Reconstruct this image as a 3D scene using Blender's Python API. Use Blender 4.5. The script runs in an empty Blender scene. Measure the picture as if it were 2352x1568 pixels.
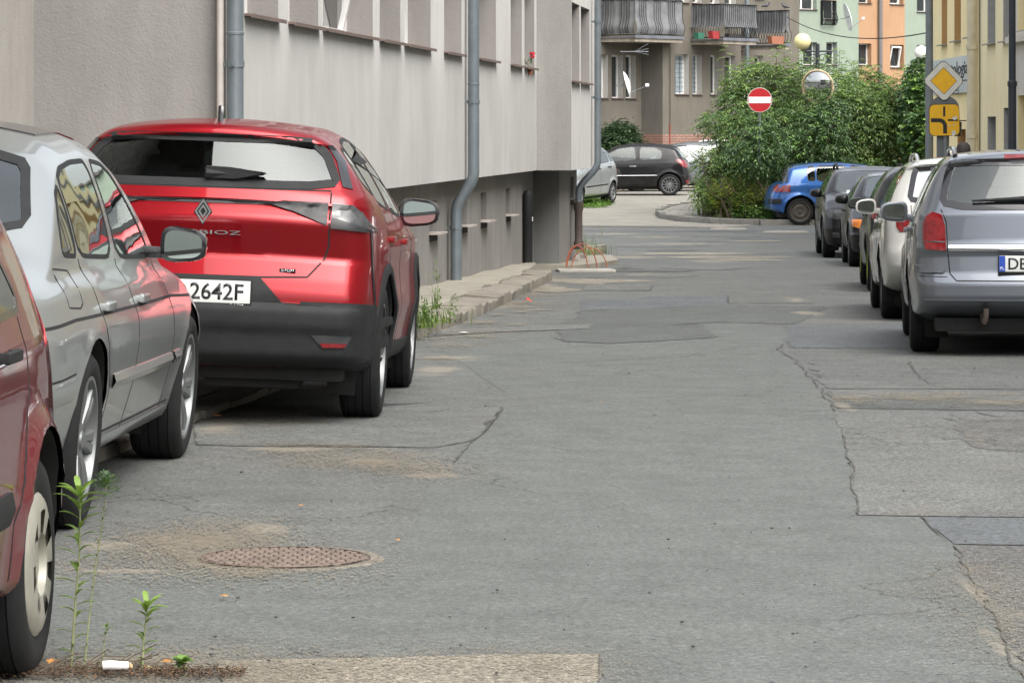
import bpy, bmesh, math, random
import numpy as np
from mathutils import Vector, Matrix
from mathutils.bvhtree import BVHTree

# ---------------------------------------------------------------- camera, sky, sun
scene = bpy.context.scene
COL = scene.collection
CAM_H = 1.47
FPX = 8000.0            # focal length in units of a 2352 px wide picture
HZ = 300.0              # horizon row in the same units
cam_d = bpy.data.cameras.new('camera')
cam = bpy.data.objects.new('camera', cam_d)
COL.objects.link(cam)
cam.location = (0, 0, CAM_H)
cam.rotation_euler = (math.radians(90), 0, 0)
cam_d.sensor_width = 36.0
cam_d.lens = 36.0 * FPX / 2352.0
cam_d.shift_y = -(784.0 - HZ) / 2352.0
cam_d.clip_start = 0.2
cam_d.clip_end = 3000
scene.camera = cam

SUN_EL, SUN_AZ = math.radians(55), math.radians(148)
world = bpy.data.worlds.new('World')
scene.world = world
world.use_nodes = True
wn = world.node_tree
bg = wn.nodes['Background']
sky = wn.nodes.new('ShaderNodeTexSky')
sky.sky_type = 'NISHITA'
sky.sun_disc = False
sky.sun_elevation = SUN_EL
sky.sun_rotation = SUN_AZ
sky.dust_density = 6.0
sky.air_density = 1.2
sky.ozone_density = 1.0
hs = wn.nodes.new('ShaderNodeHueSaturation')
hs.inputs['Saturation'].default_value = 0.30
wn.links.new(sky.outputs[0], hs.inputs['Color'])
wn.links.new(hs.outputs[0], bg.inputs['Color'])
bg.inputs['Strength'].default_value = 0.15
sun_d = bpy.data.lights.new('sun', 'SUN')
sun_d.energy = 0.65
sun_d.angle = math.radians(60)
sun_d.color = (1.0, 0.955, 0.89)
sun = bpy.data.objects.new('sun', sun_d)
COL.objects.link(sun)
# direction towards the sun
sv = Vector((math.sin(SUN_AZ) * math.cos(SUN_EL), math.cos(SUN_AZ) * math.cos(SUN_EL), math.sin(SUN_EL)))
sun.rotation_euler = sv.to_track_quat('Z', 'Y').to_euler()
scene.view_settings.view_transform = 'Standard'
scene.view_settings.look = 'None'
scene.view_settings.gamma = 1.0
scene.view_settings.exposure = 1.32
scene.cycles.max_bounces = 8
scene.cycles.transparent_max_bounces = 16
scene.cycles.caustics_reflective = False
scene.cycles.caustics_refractive = False

# ---------------------------------------------------------------- terrain profile
GY = [-60, 17, 21, 25, 32, 40, 50, 57, 70, 82, 90, 97, 103, 130, 900]
GZ = [0, 0, -.07, -.13, -.24, -.36, -.50, -.62, -.72, -.76, -.56, -.40, -.36, -.30, -.30]
def g_raw(y):
    return float(np.interp(y, GY, GZ))
YL = [-60, -20, 0] + [i * 0.5 for i in range(2, 270)] + [140, 150, 170, 200, 260, 400, 900]
def g_smooth(y):
    return sum(g_raw(y + o) for o in (-3, -1.5, 0, 1.5, 3)) / 5.0
ZL = [g_smooth(y) for y in YL]
def g(y):
    return float(np.interp(y, YL, ZL))

def ray_t(x):
    return (x - 1176.0) / FPX
def gpt(x, y, dz=0.0):
    """point of the ground (plus dz) seen at picture row y, column x"""
    k = (y - HZ) / FPX
    a, b = 3.0, 135.0
    for _ in range(50):
        m = (a + b) / 2
        if (CAM_H - g(m) - dz) / m > k: a = m
        else: b = m
    return Vector((ray_t(x) * a, a, g(a) + dz))
def apt(x, y, Y):
    return Vector((ray_t(x) * Y, Y, CAM_H - (y - HZ) * Y / FPX))

# ---------------------------------------------------------------- materials
MATS = {}
def newmat(name):
    m = bpy.data.materials.new(name)
    m.use_nodes = True
    return m, m.node_tree, m.node_tree.nodes['Principled BSDF']
def N(nt, typ, **kw):
    n = nt.nodes.new(typ)
    for k, v in kw.items():
        if k in n.inputs: n.inputs[k].default_value = v
        else: setattr(n, k, v)
    return n
def coords(nt, scale=(1, 1, 1), kind='Object'):
    tc = nt.nodes.new('ShaderNodeTexCoord')
    mp = nt.nodes.new('ShaderNodeMapping')
    mp.inputs['Scale'].default_value = scale
    nt.links.new(tc.outputs[kind], mp.inputs[0])
    return mp.outputs[0]
def noise(nt, vec, scale, detail=4, rough=0.55, dist=0.0):
    n = N(nt, 'ShaderNodeTexNoise')
    n.inputs['Scale'].default_value = scale
    n.inputs['Detail'].default_value = detail
    n.inputs['Roughness'].default_value = rough
    n.inputs['Distortion'].default_value = dist
    nt.links.new(vec, n.inputs['Vector'])
    return n.outputs[0]
def ramp(nt, fac, stops):
    r = nt.nodes.new('ShaderNodeValToRGB')
    el = r.color_ramp.elements
    while len(el) > 1: el.remove(el[-1])
    el[0].position = stops[0][0]; el[0].color = tuple(stops[0][1]) + (1,)
    for p, c in stops[1:]:
        e = el.new(p); e.color = tuple(c) + (1,)
    nt.links.new(fac, r.inputs[0])
    return r.outputs[0]
def fl(v): return (v, v, v)
def mix(nt, fac, a, b, mode='MIX'):
    m = nt.nodes.new('ShaderNodeMix'); m.data_type = 'RGBA'; m.blend_type = mode
    for s, v in ((0, fac), (6, a), (7, b)):
        if hasattr(v, 'links'): nt.links.new(v, m.inputs[s])
        elif s == 0: m.inputs[0].default_value = v
        else: m.inputs[s].default_value = tuple(v) + (1,)
    return m.outputs[2]
def math_(nt, op, a, b=None):
    m = nt.nodes.new('ShaderNodeMath'); m.operation = op
    for i, v in enumerate((a, b)):
        if v is None: continue
        if hasattr(v, 'links'): nt.links.new(v, m.inputs[i])
        else: m.inputs[i].default_value = v
    return m.outputs[0]
def bump(nt, b, height, strength, dist=0.01):
    n = nt.nodes.new('ShaderNodeBump')
    n.inputs['Strength'].default_value = strength
    n.inputs['Distance'].default_value = dist
    nt.links.new(height, n.inputs['Height'])
    nt.links.new(n.outputs[0], b.inputs['Normal'])
    return n

def simple(name, col, rough=0.5, metal=0.0, var=0.12, scale=9.0, bmp=0.0, coat=0.0, spec=0.5, bscale=None):
    if name in MATS: return MATS[name]
    m, nt, b = newmat(name)
    v = coords(nt)
    f = noise(nt, v, scale, 5, 0.6)
    c = ramp(nt, f, [(0.25, [x * (1 - var) for x in col]), (0.75, [min(1, x * (1 + var)) for x in col])])
    nt.links.new(c, b.inputs['Base Color'])
    b.inputs['Roughness'].default_value = rough
    b.inputs['Metallic'].default_value = metal
    b.inputs['Coat Weight'].default_value = coat
    b.inputs['Specular IOR Level'].default_value = spec
    if bmp: bump(nt, b, noise(nt, v, bscale or scale * 6, 4), bmp, 0.004)
    MATS[name] = m
    return m

def paint(name, col, metal=0.5, rough=0.32, coat=1.0, dirt=0.25):
    """car paint: flake base under clear coat, faint dust low down, dark lining on the inside"""
    m, nt, b = newmat(name)
    v = coords(nt)
    f = noise(nt, v, 700, 1)
    base = ramp(nt, f, [(0.3, [x * .86 for x in col]), (0.7, [min(1, x * 1.12) for x in col])])
    d = noise(nt, v, 3.5, 6, 0.65)
    dm = ramp(nt, d, [(0.42, fl(0)), (0.72, fl(1))])
    sep = nt.nodes.new('ShaderNodeSeparateXYZ'); nt.links.new(v, sep.inputs[0])
    low = nt.nodes.new('ShaderNodeMapRange')
    low.inputs[1].default_value = 0.75; low.inputs[2].default_value = 0.15
    low.inputs[3].default_value = 0.12; low.inputs[4].default_value = 1.0
    nt.links.new(sep.outputs[2], low.inputs[0])
    fac = math_(nt, 'MULTIPLY', dm, math_(nt, 'MULTIPLY', low.outputs[0], dirt))
    c = mix(nt, fac, base, (.20, .18, .15))
    geo = nt.nodes.new('ShaderNodeNewGeometry')
    c2 = mix(nt, geo.outputs['Backfacing'], c, (.035, .035, .037))
    nt.links.new(c2, b.inputs['Base Color'])
    b.inputs['Metallic'].default_value = metal
    nt.links.new(math_(nt, 'MULTIPLY', math_(nt, 'SUBTRACT', 1.0, geo.outputs['Backfacing']), metal), b.inputs['Metallic'])
    nt.links.new(math_(nt, 'ADD', math_(nt, 'MULTIPLY', fac, .5), rough), b.inputs['Roughness'])
    nt.links.new(math_(nt, 'MULTIPLY', math_(nt, 'SUBTRACT', 1.0, geo.outputs['Backfacing']), coat), b.inputs['Coat Weight'])
    b.inputs['Coat Roughness'].default_value = 0.035
    b.inputs['Specular IOR Level'].default_value = .18
    wob = noise(nt, v, 2.2, 2)
    bn = nt.nodes.new('ShaderNodeBump'); bn.inputs['Strength'].default_value = .07; bn.inputs['Distance'].default_value = .02
    nt.links.new(wob, bn.inputs['Height']); nt.links.new(bn.outputs[0], b.inputs['Coat Normal'])
    return m

def glass(name, tint=(.35, .40, .38), refl=1.0):
    m = bpy.data.materials.new(name); m.use_nodes = True
    nt = m.node_tree; nt.nodes.clear()
    o = nt.nodes.new('ShaderNodeOutputMaterial')
    mx = nt.nodes.new('ShaderNodeMixShader')
    tr = nt.nodes.new('ShaderNodeBsdfTransparent'); tr.inputs[0].default_value = tuple(tint) + (1,)
    gl = nt.nodes.new('ShaderNodeBsdfGlossy'); gl.inputs['Roughness'].default_value = 0.015
    gl.inputs['Color'].default_value = (.95, 1, .98, 1)
    fr = nt.nodes.new('ShaderNodeFresnel'); fr.inputs[0].default_value = 1.55
    v = coords(nt)
    bn = nt.nodes.new('ShaderNodeBump'); bn.inputs['Strength'].default_value = .06; bn.inputs['Distance'].default_value = .02
    nt.links.new(noise(nt, v, 2.5, 1), bn.inputs['Height'])
    nt.links.new(bn.outputs[0], gl.inputs['Normal'])
    f = math_(nt, 'MULTIPLY', fr.outputs[0], 1.7 * refl)
    f = math_(nt, 'MINIMUM', f, 1.0)
    nt.links.new(f, mx.inputs[0]); nt.links.new(tr.outputs[0], mx.inputs[1]); nt.links.new(gl.outputs[0], mx.inputs[2])
    nt.links.new(mx.outputs[0], o.inputs[0])
    return m

# ---------------------------------------------------------------- object helpers
def link(o, parent=None):
    COL.objects.link(o)
    if parent is not None: o.parent = parent
    return o
def tag(o, label=None, cat=None, group=None, kind=None):
    if label: o['label'] = label
    if cat: o['category'] = cat
    if group: o['group'] = group
    if kind: o['kind'] = kind
    return o
def thing(name, label, cat, loc=(0, 0, 0), rz=0.0, group=None):
    o = bpy.data.objects.new(name, None)
    o.empty_display_size = 0.3
    COL.objects.link(o)
    o.location = loc; o.rotation_euler = (0, 0, rz)
    return tag(o, label, cat, group)
def obj(name, bm, m, parent=None, smooth=True, angle=40):
    me = bpy.data.meshes.new(name)
    bmesh.ops.recalc_face_normals(bm, faces=bm.faces) if getattr(bm, 'is_valid', True) and not KEEPN[0] else None
    bm.to_mesh(me); bm.free()
    me.materials.append(m) if not isinstance(m, (list, tuple)) else [me.materials.append(q) for q in m]
    o = bpy.data.objects.new(name, me)
    link(o, parent)
    if smooth:
        me.polygons.foreach_set('use_smooth', [True] * len(me.polygons))
        try: me.set_sharp_from_angle(angle=math.radians(angle))
        except Exception: pass
    return o
KEEPN = [False]
def copy_tree(o, parent=None):
    c = o.copy(); COL.objects.link(c)
    c.parent = parent
    for ch in list(o.children): copy_tree(ch, c)
    return c

def box(bm, c, s, rot=None, bev=0.0, seg=2):
    r = bmesh.ops.create_cube(bm, size=1.0)
    vs = r['verts']
    bmesh.ops.scale(bm, vec=s, verts=vs)
    if bev > 0:
        es = list({e for v in vs for e in v.link_edges})
        rr = bmesh.ops.bevel(bm, geom=es, offset=bev, segments=seg, affect='EDGES', profile=0.7)
        vs = list({v for f in rr['faces'] for v in f.verts} | {v for v in vs if v.is_valid})
    if rot is not None: bmesh.ops.rotate(bm, verts=vs, cent=(0, 0, 0), matrix=rot)
    bmesh.ops.translate(bm, vec=c, verts=vs)
    return vs
def tube(bm, pts, r, seg=10, caps=True):
    """swept tube through pts; r a number or a list"""
    pts = [Vector(p) for p in pts]
    rr = r if isinstance(r, (list, tuple)) else [r] * len(pts)
    rings = []
    up = None
    for i, p in enumerate(pts):
        a = pts[max(0, i - 1)]; b = pts[min(len(pts) - 1, i + 1)]
        d = (b - a).normalized()
        if up is None:
            up = Vector((0, 0, 1)) if abs(d.z) < .9 else Vector((0, 1, 0))
        x = up.cross(d)
        if x.length < 1e-4: x = Vector((1, 0, 0)).cross(d)
        x.normalize(); y = d.cross(x).normalized(); up = y
        rings.append([bm.verts.new(p + (x * math.cos(t) + y * math.sin(t)) * rr[i])
                      for t in [2 * math.pi * k / seg for k in range(seg)]])
    for a, b in zip(rings, rings[1:]):
        for k in range(seg):
            bm.faces.new((a[k], a[(k + 1) % seg], b[(k + 1) % seg], b[k]))
    if caps:
        bm.faces.new(rings[0][::-1]); bm.faces.new(rings[-1])
    return rings
def lathe(bm, prof, seg=32, M=None):
    """revolve prof [(r, h)] about local z, transformed by M"""
    M = M or Matrix.Identity(4)
    rings = []
    for r, h in prof:
        if r < 1e-5: rings.append([bm.verts.new(M @ Vector((0, 0, h)))])
        else: rings.append([bm.verts.new(M @ Vector((r * math.cos(2 * math.pi * k / seg), r * math.sin(2 * math.pi * k / seg), h))) for k in range(seg)])
    for a, b in zip(rings, rings[1:]):
        for k in range(seg):
            k2 = (k + 1) % seg
            if len(a) == 1 and len(b) == 1: continue
            if len(a) == 1: bm.faces.new((a[0], b[k], b[k2]))
            elif len(b) == 1: bm.faces.new((a[k], a[k2], b[0]))
            else: bm.faces.new((a[k], a[k2], b[k2], b[k]))
def prism(bm, poly, y0, y1, M=None, bev=0):
    """extrude polygon [(a,b)] placed at (a, y, b) from y0 to y1"""
    M = M or Matrix.Identity(4)
    A = [bm.verts.new(M @ Vector((p[0], y0, p[1]))) for p in poly]
    B = [bm.verts.new(M @ Vector((p[0], y1, p[1]))) for p in poly]
    n = len(poly)
    bm.faces.new(A); bm.faces.new(B[::-1])
    for i in range(n):
        bm.faces.new((A[i], B[i], B[(i + 1) % n], A[(i + 1) % n]))
def text_bm(s, h, width=None, depth=0.002, M=None, bold=0.0):
    """a bmesh of the words, standing in the local x-z plane, facing -y, centred; h = capital height"""
    cu = bpy.data.curves.new('lettering', 'FONT')
    cu.body = s; cu.size = 1.0; cu.extrude = 0.0; cu.offset = bold
    cu.resolution_u = 3
    o = bpy.data.objects.new('lettering', cu); COL.objects.link(o)
    bpy.context.view_layer.update()
    dg = bpy.context.evaluated_depsgraph_get()
    me = bpy.data.meshes.new_from_object(o.evaluated_get(dg))
    bm = bmesh.new(); bm.from_mesh(me)
    bpy.data.objects.remove(o); bpy.data.curves.remove(cu); bpy.data.meshes.remove(me)
    xs = [v.co.x for v in bm.verts]; ys = [v.co.y for v in bm.verts]
    x0, x1 = min(xs), max(xs)
    sy = h / 0.70
    sx = (width / (x1 - x0)) if width else sy
    for v in bm.verts:
        v.co = Vector(((v.co.x - (x0 + x1) / 2) * sx, 0, v.co.y * sy - h / 2))
    r = bmesh.ops.extrude_face_region(bm, geom=list(bm.faces))
    for v in r['geom']:
        if isinstance(v, bmesh.types.BMVert): v.co.y -= depth
    if M is not None: bmesh.ops.transform(bm, matrix=M, verts=bm.verts)
    return bm

def interp(tab, x):
    return float(np.interp(x, [p[0] for p in tab], [p[1] for p in tab]))

# common materials
M_rubber = simple('rubber', (.014, .0145, .015), .85, 0, .35, 6, .25, 0, .25)
M_black = simple('black_plastic', (.018, .019, .020), .62, 0, .2, 12, .1, 0, .22)
M_gloss = simple('gloss_black', (.012, .012, .014), .12, 0, .1, 12, 0, .6)
M_seam = simple('seam', (.008, .008, .009), .8)
M_chrome = simple('chrome', (.75, .76, .77), .12, 1.0, .05)
M_alloy = simple('alloy', (.17, .18, .18), .42, .55, .12, 14)
M_steel = simple('dirty_steel', (.07, .06, .052), .6, .3, .35, 10, .2)
M_cap = simple('wheel_cover', (.31, .30, .255), .42, .25, .2, 7)
M_mirror = simple('mirror_glass', (.40, .44, .42), .03, 1.0, .02)
M_white = simple('white_plastic', (.74, .74, .72), .4, 0, .06)
M_plate = simple('plate_white', (.62, .64, .62), .35, 0, .05)
M_ink = simple('ink', (.012, .013, .015), .5)
M_redl = simple('red_lens', (.17, .010, .013), .10, 0, .45, 26, 0, .5)
M_clearl = simple('clear_lens', (.050, .052, .054), .25, .0, .55, 16, 0, .2)
M_smoke = simple('smoked_lens', (.022, .022, .024), .6, .0, .5, 14, 0, .1)
M_orange = simple('orange_lens', (.55, .16, .015), .15, 0, .2, 14, 0, 1.0)
M_seat = simple('seat_cloth', (.11, .115, .12), .85, 0, .2, 20)
M_under = simple('underbody', (.016, .016, .016), .9, 0, .3)
M_zinc = simple('zinc_pipe', (.17, .20, .22), .38, .35, .16, 5)
M_rust = simple('rust_iron', (.075, .058, .050), .75, .2, .45, 8, .3)
M_glass = glass('car_glass', (.42, .50, .47))
M_glassc = glass('clear_glass', (.80, .87, .85), 1.25)
M_screen_g = glass('windscreen_glass', (.82, .92, .88), 1.5)
M_glassd = glass('privacy_glass', (.10, .11, .115))
M_pane = simple('window_pane', (.03, .035, .037), .04, 0, .3, 3, 0, 0, .9)
# ---------------------------------------------------------------- ground and paving
BLOTS = []
def asphalt_mat(name, base, var=.16, agg=.35, warm=.0, sand=.35, seed=0.0, bumpk=.5):
    m, nt, b = newmat(name)
    v = coords(nt)
    mp = nt.nodes.new('ShaderNodeMapping'); mp.inputs['Location'].default_value = (seed, seed * 1.7, 0)
    nt.links.new(v, mp.inputs[0]); v = mp.outputs[0]
    big = noise(nt, v, .55, 6, .62, .6)
    mid = noise(nt, v, 4.0, 6, .65)
    fine = noise(nt, v, 38.0, 4, .75)
    grit = noise(nt, v, 120.0, 3, .7)
    c = ramp(nt, big, [(.30, [x * (1 - var) for x in base]), (.5, base), (.70, [x * (1 + var) for x in base])])
    c = mix(nt, .55, c, ramp(nt, mid, [(.30, fl(.36)), (.70, fl(.64))]), 'OVERLAY')
    c = mix(nt, agg, c, ramp(nt, fine, [(.32, fl(.15)), (.50, fl(.48)), (.68, fl(.88))]), 'OVERLAY')
    c = mix(nt, agg * .8, c, ramp(nt, grit, [(.32, fl(.08)), (.50, fl(.48)), (.66, fl(.95))]), 'OVERLAY')
    # sand and dust collected in shapes
    sn = noise(nt, v, .85, 7, .68, 1.2)
    sm = ramp(nt, sn, [(.60 - sand * .12, fl(0)), (.72 - sand * .06, fl(1))])
    sm2 = math_(nt, 'MULTIPLY', sm, ramp(nt, fine, [(.35, fl(.25)), (.6, fl(1))]))
    c = mix(nt, math_(nt, 'MULTIPLY', sm2, min(.9, sand * 1.6)), c, (.17, .155, .125))
    if BLOTS:
        acc = None
        wob = N(nt, 'ShaderNodeTexNoise'); wob.inputs['Scale'].default_value = 3.2; wob.inputs['Detail'].default_value = 7; wob.inputs['Roughness'].default_value = .7
        raw = nt.nodes.new('ShaderNodeTexCoord').outputs['Object']; nt.links.new(raw, wob.inputs['Vector'])
        for (bx, by, rx, ry, st) in BLOTS:
            q = nt.nodes.new('ShaderNodeMapping'); q.vector_type = 'TEXTURE'
            q.inputs['Location'].default_value = (bx, by, 0); q.inputs['Scale'].default_value = (rx, ry, 1)
            nt.links.new(raw, q.inputs[0])
            fl_ = nt.nodes.new('ShaderNodeVectorMath'); fl_.operation = 'MULTIPLY'; fl_.inputs[1].default_value = (1, 1, 0); nt.links.new(q.outputs[0], fl_.inputs[0])
            ln = nt.nodes.new('ShaderNodeVectorMath'); ln.operation = 'LENGTH'; nt.links.new(fl_.outputs[0], ln.inputs[0])
            dd = math_(nt, 'MAXIMUM', math_(nt, 'SUBTRACT', 1.25, ln.outputs['Value']), 0.0)
            dd = math_(nt, 'MULTIPLY', dd, st)
            acc = dd if acc is None else math_(nt, 'MAXIMUM', acc, dd)
        e = math_(nt, 'ADD', acc, math_(nt, 'MULTIPLY', math_(nt, 'SUBTRACT', wob.outputs[0], .5), 1.9))
        e = math_(nt, 'MULTIPLY', ramp(nt, e, [(.38, fl(0)), (.75, fl(1))]), ramp(nt, acc, [(.0, fl(0)), (.12, fl(1))]))
        e = math_(nt, 'MULTIPLY', e, ramp(nt, grit, [(.34, fl(.25)), (.52, fl(1))]))
        c = mix(nt, math_(nt, 'MULTIPLY', e, .85), c, (.225, .205, .165))
    # dark pinholes and lost stones
    vo = N(nt, 'ShaderNodeTexVoronoi'); vo.inputs['Scale'].default_value = 5.0
    nt.links.new(v, vo.inputs['Vector'])
    hole = ramp(nt, vo.outputs['Distance'], [(.035, fl(1)), (.06, fl(0))])
    c = mix(nt, math_(nt, 'MULTIPLY', hole, .8), c, (.02, .02, .02))
    # fine cracks
    vc = N(nt, 'ShaderNodeTexVoronoi'); vc.feature = 'DISTANCE_TO_EDGE'; vc.inputs['Scale'].default_value = .55
    wv = nt.nodes.new('ShaderNodeVectorMath'); wv.operation = 'ADD'
    nz = N(nt, 'ShaderNodeTexNoise'); nz.inputs['Scale'].default_value = 2.2; nz.inputs['Detail'].default_value = 6
    nt.links.new(v, nz.inputs['Vector']); nt.links.new(v, wv.inputs[0]); nt.links.new(nz.outputs['Color'], wv.inputs[1])
    nt.links.new(wv.outputs[0], vc.inputs['Vector'])
    cm = ramp(nt, vc.outputs['Distance'], [(.002, fl(1)), (.007, fl(0))])
    cmask = math_(nt, 'MULTIPLY', cm, ramp(nt, noise(nt, v, .5, 3), [(.50, fl(0)), (.58, fl(.75))]))
    c = mix(nt, cmask, c, (.03, .03, .028))
    nt.links.new(c, b.inputs['Base Color'])
    b.inputs['Roughness'].default_value = .82
    b.inputs['Specular IOR Level'].default_value = .35
    hgt = math_(nt, 'ADD', math_(nt, 'MULTIPLY', fine, .6), math_(nt, 'ADD', math_(nt, 'MULTIPLY', grit, .35), math_(nt, 'MULTIPLY', mid, 1.2)))
    hgt = math_(nt, 'SUBTRACT', hgt, math_(nt, 'MULTIPLY', cmask, .6))
    bump(nt, b, hgt, bumpk, .012)
    return m

for (x_, y_, rx_, ry_, st_) in ((430, 1240, 170, 16, 1.0), (600, 1212, 90, 15, 1.0), (250, 1250, 100, 14, .8), (650, 1286, 262, 37, .62), (300, 1311, 190, 7, .9),
        (660, 1030, 130, 7, .9), (850, 1060, 70, 10, 1.0), (985, 1092, 95, 10, .95), (480, 1150, 190, 14, .45), (500, 980, 80, 34, .6), (1000, 850, 70, 16, .8), (1040, 822, 110, 8, .8),
        (1010, 752, 80, 14, .7), (1140, 702, 90, 12, .7), (1240, 655, 60, 8, .8), (1590, 957, 45, 10, .35), (1440, 590, 120, 5, .8), (1560, 560, 160, 4, .7), (1640, 600, 90, 4, .8), (1830, 690, 40, 9, .7),
        (1860, 720, 50, 6, .9), (2240, 1360, 26, 50, .7), (2310, 1500, 40, 70, .7), (1940, 935, 30, 14, .8), (2280, 925, 90, 9, .7), (1300, 640, 70, 6, .7), (1480, 630, 150, 5, .5), (1500, 545, 120, 3, .8), (1400, 537, 90, 3, .8),
        (700, 1500, 300, 10, .35), (300, 1520, 260, 22, .7), (1280, 1010, 90, 10, .25)):
    c_ = gpt(x_, y_); k_ = c_.y / FPX
    far_, near_ = gpt(x_, y_ - ry_), gpt(x_, y_ + ry_)
    BLOTS.append((c_.x, (far_.y + near_.y) / 2, rx_ * k_, (far_.y - near_.y) / 2, st_))
A_main = asphalt_mat('asphalt', (.101, .106, .101), .12, .62, sand=.30)
A_smooth = asphalt_mat('asphalt_smooth', (.101, .109, .103), .07, .50, sand=.10, seed=13.0, bumpk=.5)
A_dark = asphalt_mat('asphalt_dark', (.080, .086, .082), .12, .60, sand=.16, seed=31.0)
A_blue = asphalt_mat('asphalt_bluish', (.090, .098, .103), .10, .65, sand=.12, seed=47.0)
A_coarse = asphalt_mat('asphalt_coarse', (.116, .120, .114), .14, .80, sand=.35, seed=5.0, bumpk=.8)
A_rough = asphalt_mat('asphalt_old', (.100, .100, .095), .20, .85, sand=.65, seed=77.0, bumpk=.9)
A_sand = asphalt_mat('sandy_concrete', (.20, .185, .15), .14, .85, sand=.5, seed=91.0, bumpk=.9)
M_crack = simple('crack', (.062, .061, .056), .9, 0, .4, 20)
M_dust = asphalt_mat('dust', (.165, .150, .122), .15, .6, sand=.4, seed=19.0)

def ground_sheet(name, xs, m, z_off=0.0, y0=None, y1=None):
    bm = bmesh.new()
    ys = [y for y in YL if (y0 is None or y >= y0) and (y1 is None or y <= y1)]
    rows = [[bm.verts.new((x, y, g(y) + z_off)) for x in xs] for y in ys]
    for a, b in zip(rows, rows[1:]):
        for i in range(len(xs) - 1): bm.faces.new((a[i], a[i + 1], b[i + 1], b[i]))
    return tag(obj(name, bm, m), kind='structure')
ground_sheet('ground', [-400, -60, -12, -4, 4, 14, 60, 400], A_main)

rng = random.Random(4)
def jag(pts, step=.12, amp=.02, seed=1, closed=True):
    r = random.Random(seed)
    P = [Vector((p[0], p[1])) for p in pts]
    if closed: P.append(P[0])
    out = []
    for a, b in zip(P, P[1:]):
        L = (b - a).length
        n = max(1, int(L / step))
        nrm = Vector((-(b - a).y, (b - a).x)).normalized() if L > 0 else Vector((0, 0))
        o = 0
        for i in range(n):
            o = o * .55 + r.uniform(-amp, amp)
            out.append(a + (b - a) * (i / n) + nrm * (o if 0 < i else 0))
    if not closed: out.append(P[-1])
    return out
def sheet(name, pts, m, lift, label=None, cat=None, parent=None):
    """a flat piece of paving with outline pts, following the ground"""
    bm = bmesh.new()
    f = bm.faces.new([bm.verts.new((p[0], p[1], 0)) for p in pts])
    bmesh.ops.triangulate(bm, faces=[f], quad_method='BEAUTY', ngon_method='EAR_CLIP')
    y0, y1 = min(p[1] for p in pts), max(p[1] for p in pts)
    for y in YL:
        if y0 < y < y1: bmesh.ops.bisect_plane(bm, geom=bm.verts[:] + bm.edges[:] + bm.faces[:], plane_co=(0, y, 0), plane_no=(0, 1, 0))
    for v in bm.verts: v.co.z = g(v.co.y) + lift
    bmesh.ops.recalc_face_normals(bm, faces=bm.faces)
    for f in bm.faces:
        if f.normal.z < 0: f.normal_flip()
    o = obj(name, bm, m, parent, False)
    return tag(o, label, cat, kind=None if cat else 'structure')
def pix(pts): return [gpt(x, y).xy for x, y in pts]
cracks = bmesh.new()
def crack(pts, w=.012, amp=.03, seed=1, lift=.0065, bmx=None, step=.10):
    bm_ = bmx or cracks
    P = jag(pts, step, amp * .55, seed, False)
    r = random.Random(seed + 5)
    prev = None
    for i, p in enumerate(P):
        a = P[max(0, i - 1)]; b = P[min(len(P) - 1, i + 1)]
        d = (b - a).normalized(); n = Vector((-d.y, d.x))
        ww = w * .42 * r.uniform(.3, 1.6) / 2 * (0.2 if i in (0, len(P) - 1) else 1)
        cur = [bm_.verts.new((p.x + n.x * s * ww, p.y + n.y * s * ww, g(p.y) + lift)) for s in (-1, 1)]
        if prev: bm_.faces.new((prev[0], cur[0], cur[1], prev[1]))
        prev = cur
L1, L2, L3 = .0015, .0030, .0050
# the smooth newer lane down the middle
lane = pix([(1378, 1700), (1378, 1500), (1120, 1515), (700, 1530), (430, 1530), (120, 1540), (110, 1310), (420, 1305), (900, 1290), (1000, 1110), (1080, 1020), (1115, 990), (1155, 935), (1160, 900), (1010, 800), (1140, 790), (1290, 770), (1700, 740), (1830, 760), (1800, 790), (1830, 830), (1890, 900), (1920, 945), (1960, 1090), (1972, 1185), (2115, 1187), (2190, 1250), (2230, 1330), (2290, 1430), (2352, 1560), (2420, 1700)])
sheet('road', jag(lane, .15, .012, 3), A_smooth, L1)
crack(pix([(1080, 1020), (1115, 990), (1155, 935)]), .022, .02, 8)
crack(pix([(1040, 1065), (1080, 1020)]), .015, .02, 9)
crack(pix([(1800, 790), (1785, 805), (1830, 830), (1890, 900), (1920, 945)]), .020, .03, 10)
crack(pix([(1935, 1000), (1960, 1090), (1972, 1185)]), .014, .02, 11)
crack(pix([(2080, 1187), (2115, 1187), (2180, 1250)]), .012, .008, 12)
crack(pix([(2190, 1250), (2352, 1254)]), .008, .004, 13)
crack(pix([(2190, 1250), (2230, 1330), (2290, 1430), (2352, 1560)]), .014, .025, 14)
crack(pix([(1130, 840), (1350, 830), (1660, 815), (1830, 812)]), .03, .03, 15)
crack(pix([(1378, 1500), (1376, 1568)]), .010, .004, 16)
crack(pix([(550, 1516), (900, 1508), (1378, 1500)]), .006, .006, 17)
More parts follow.
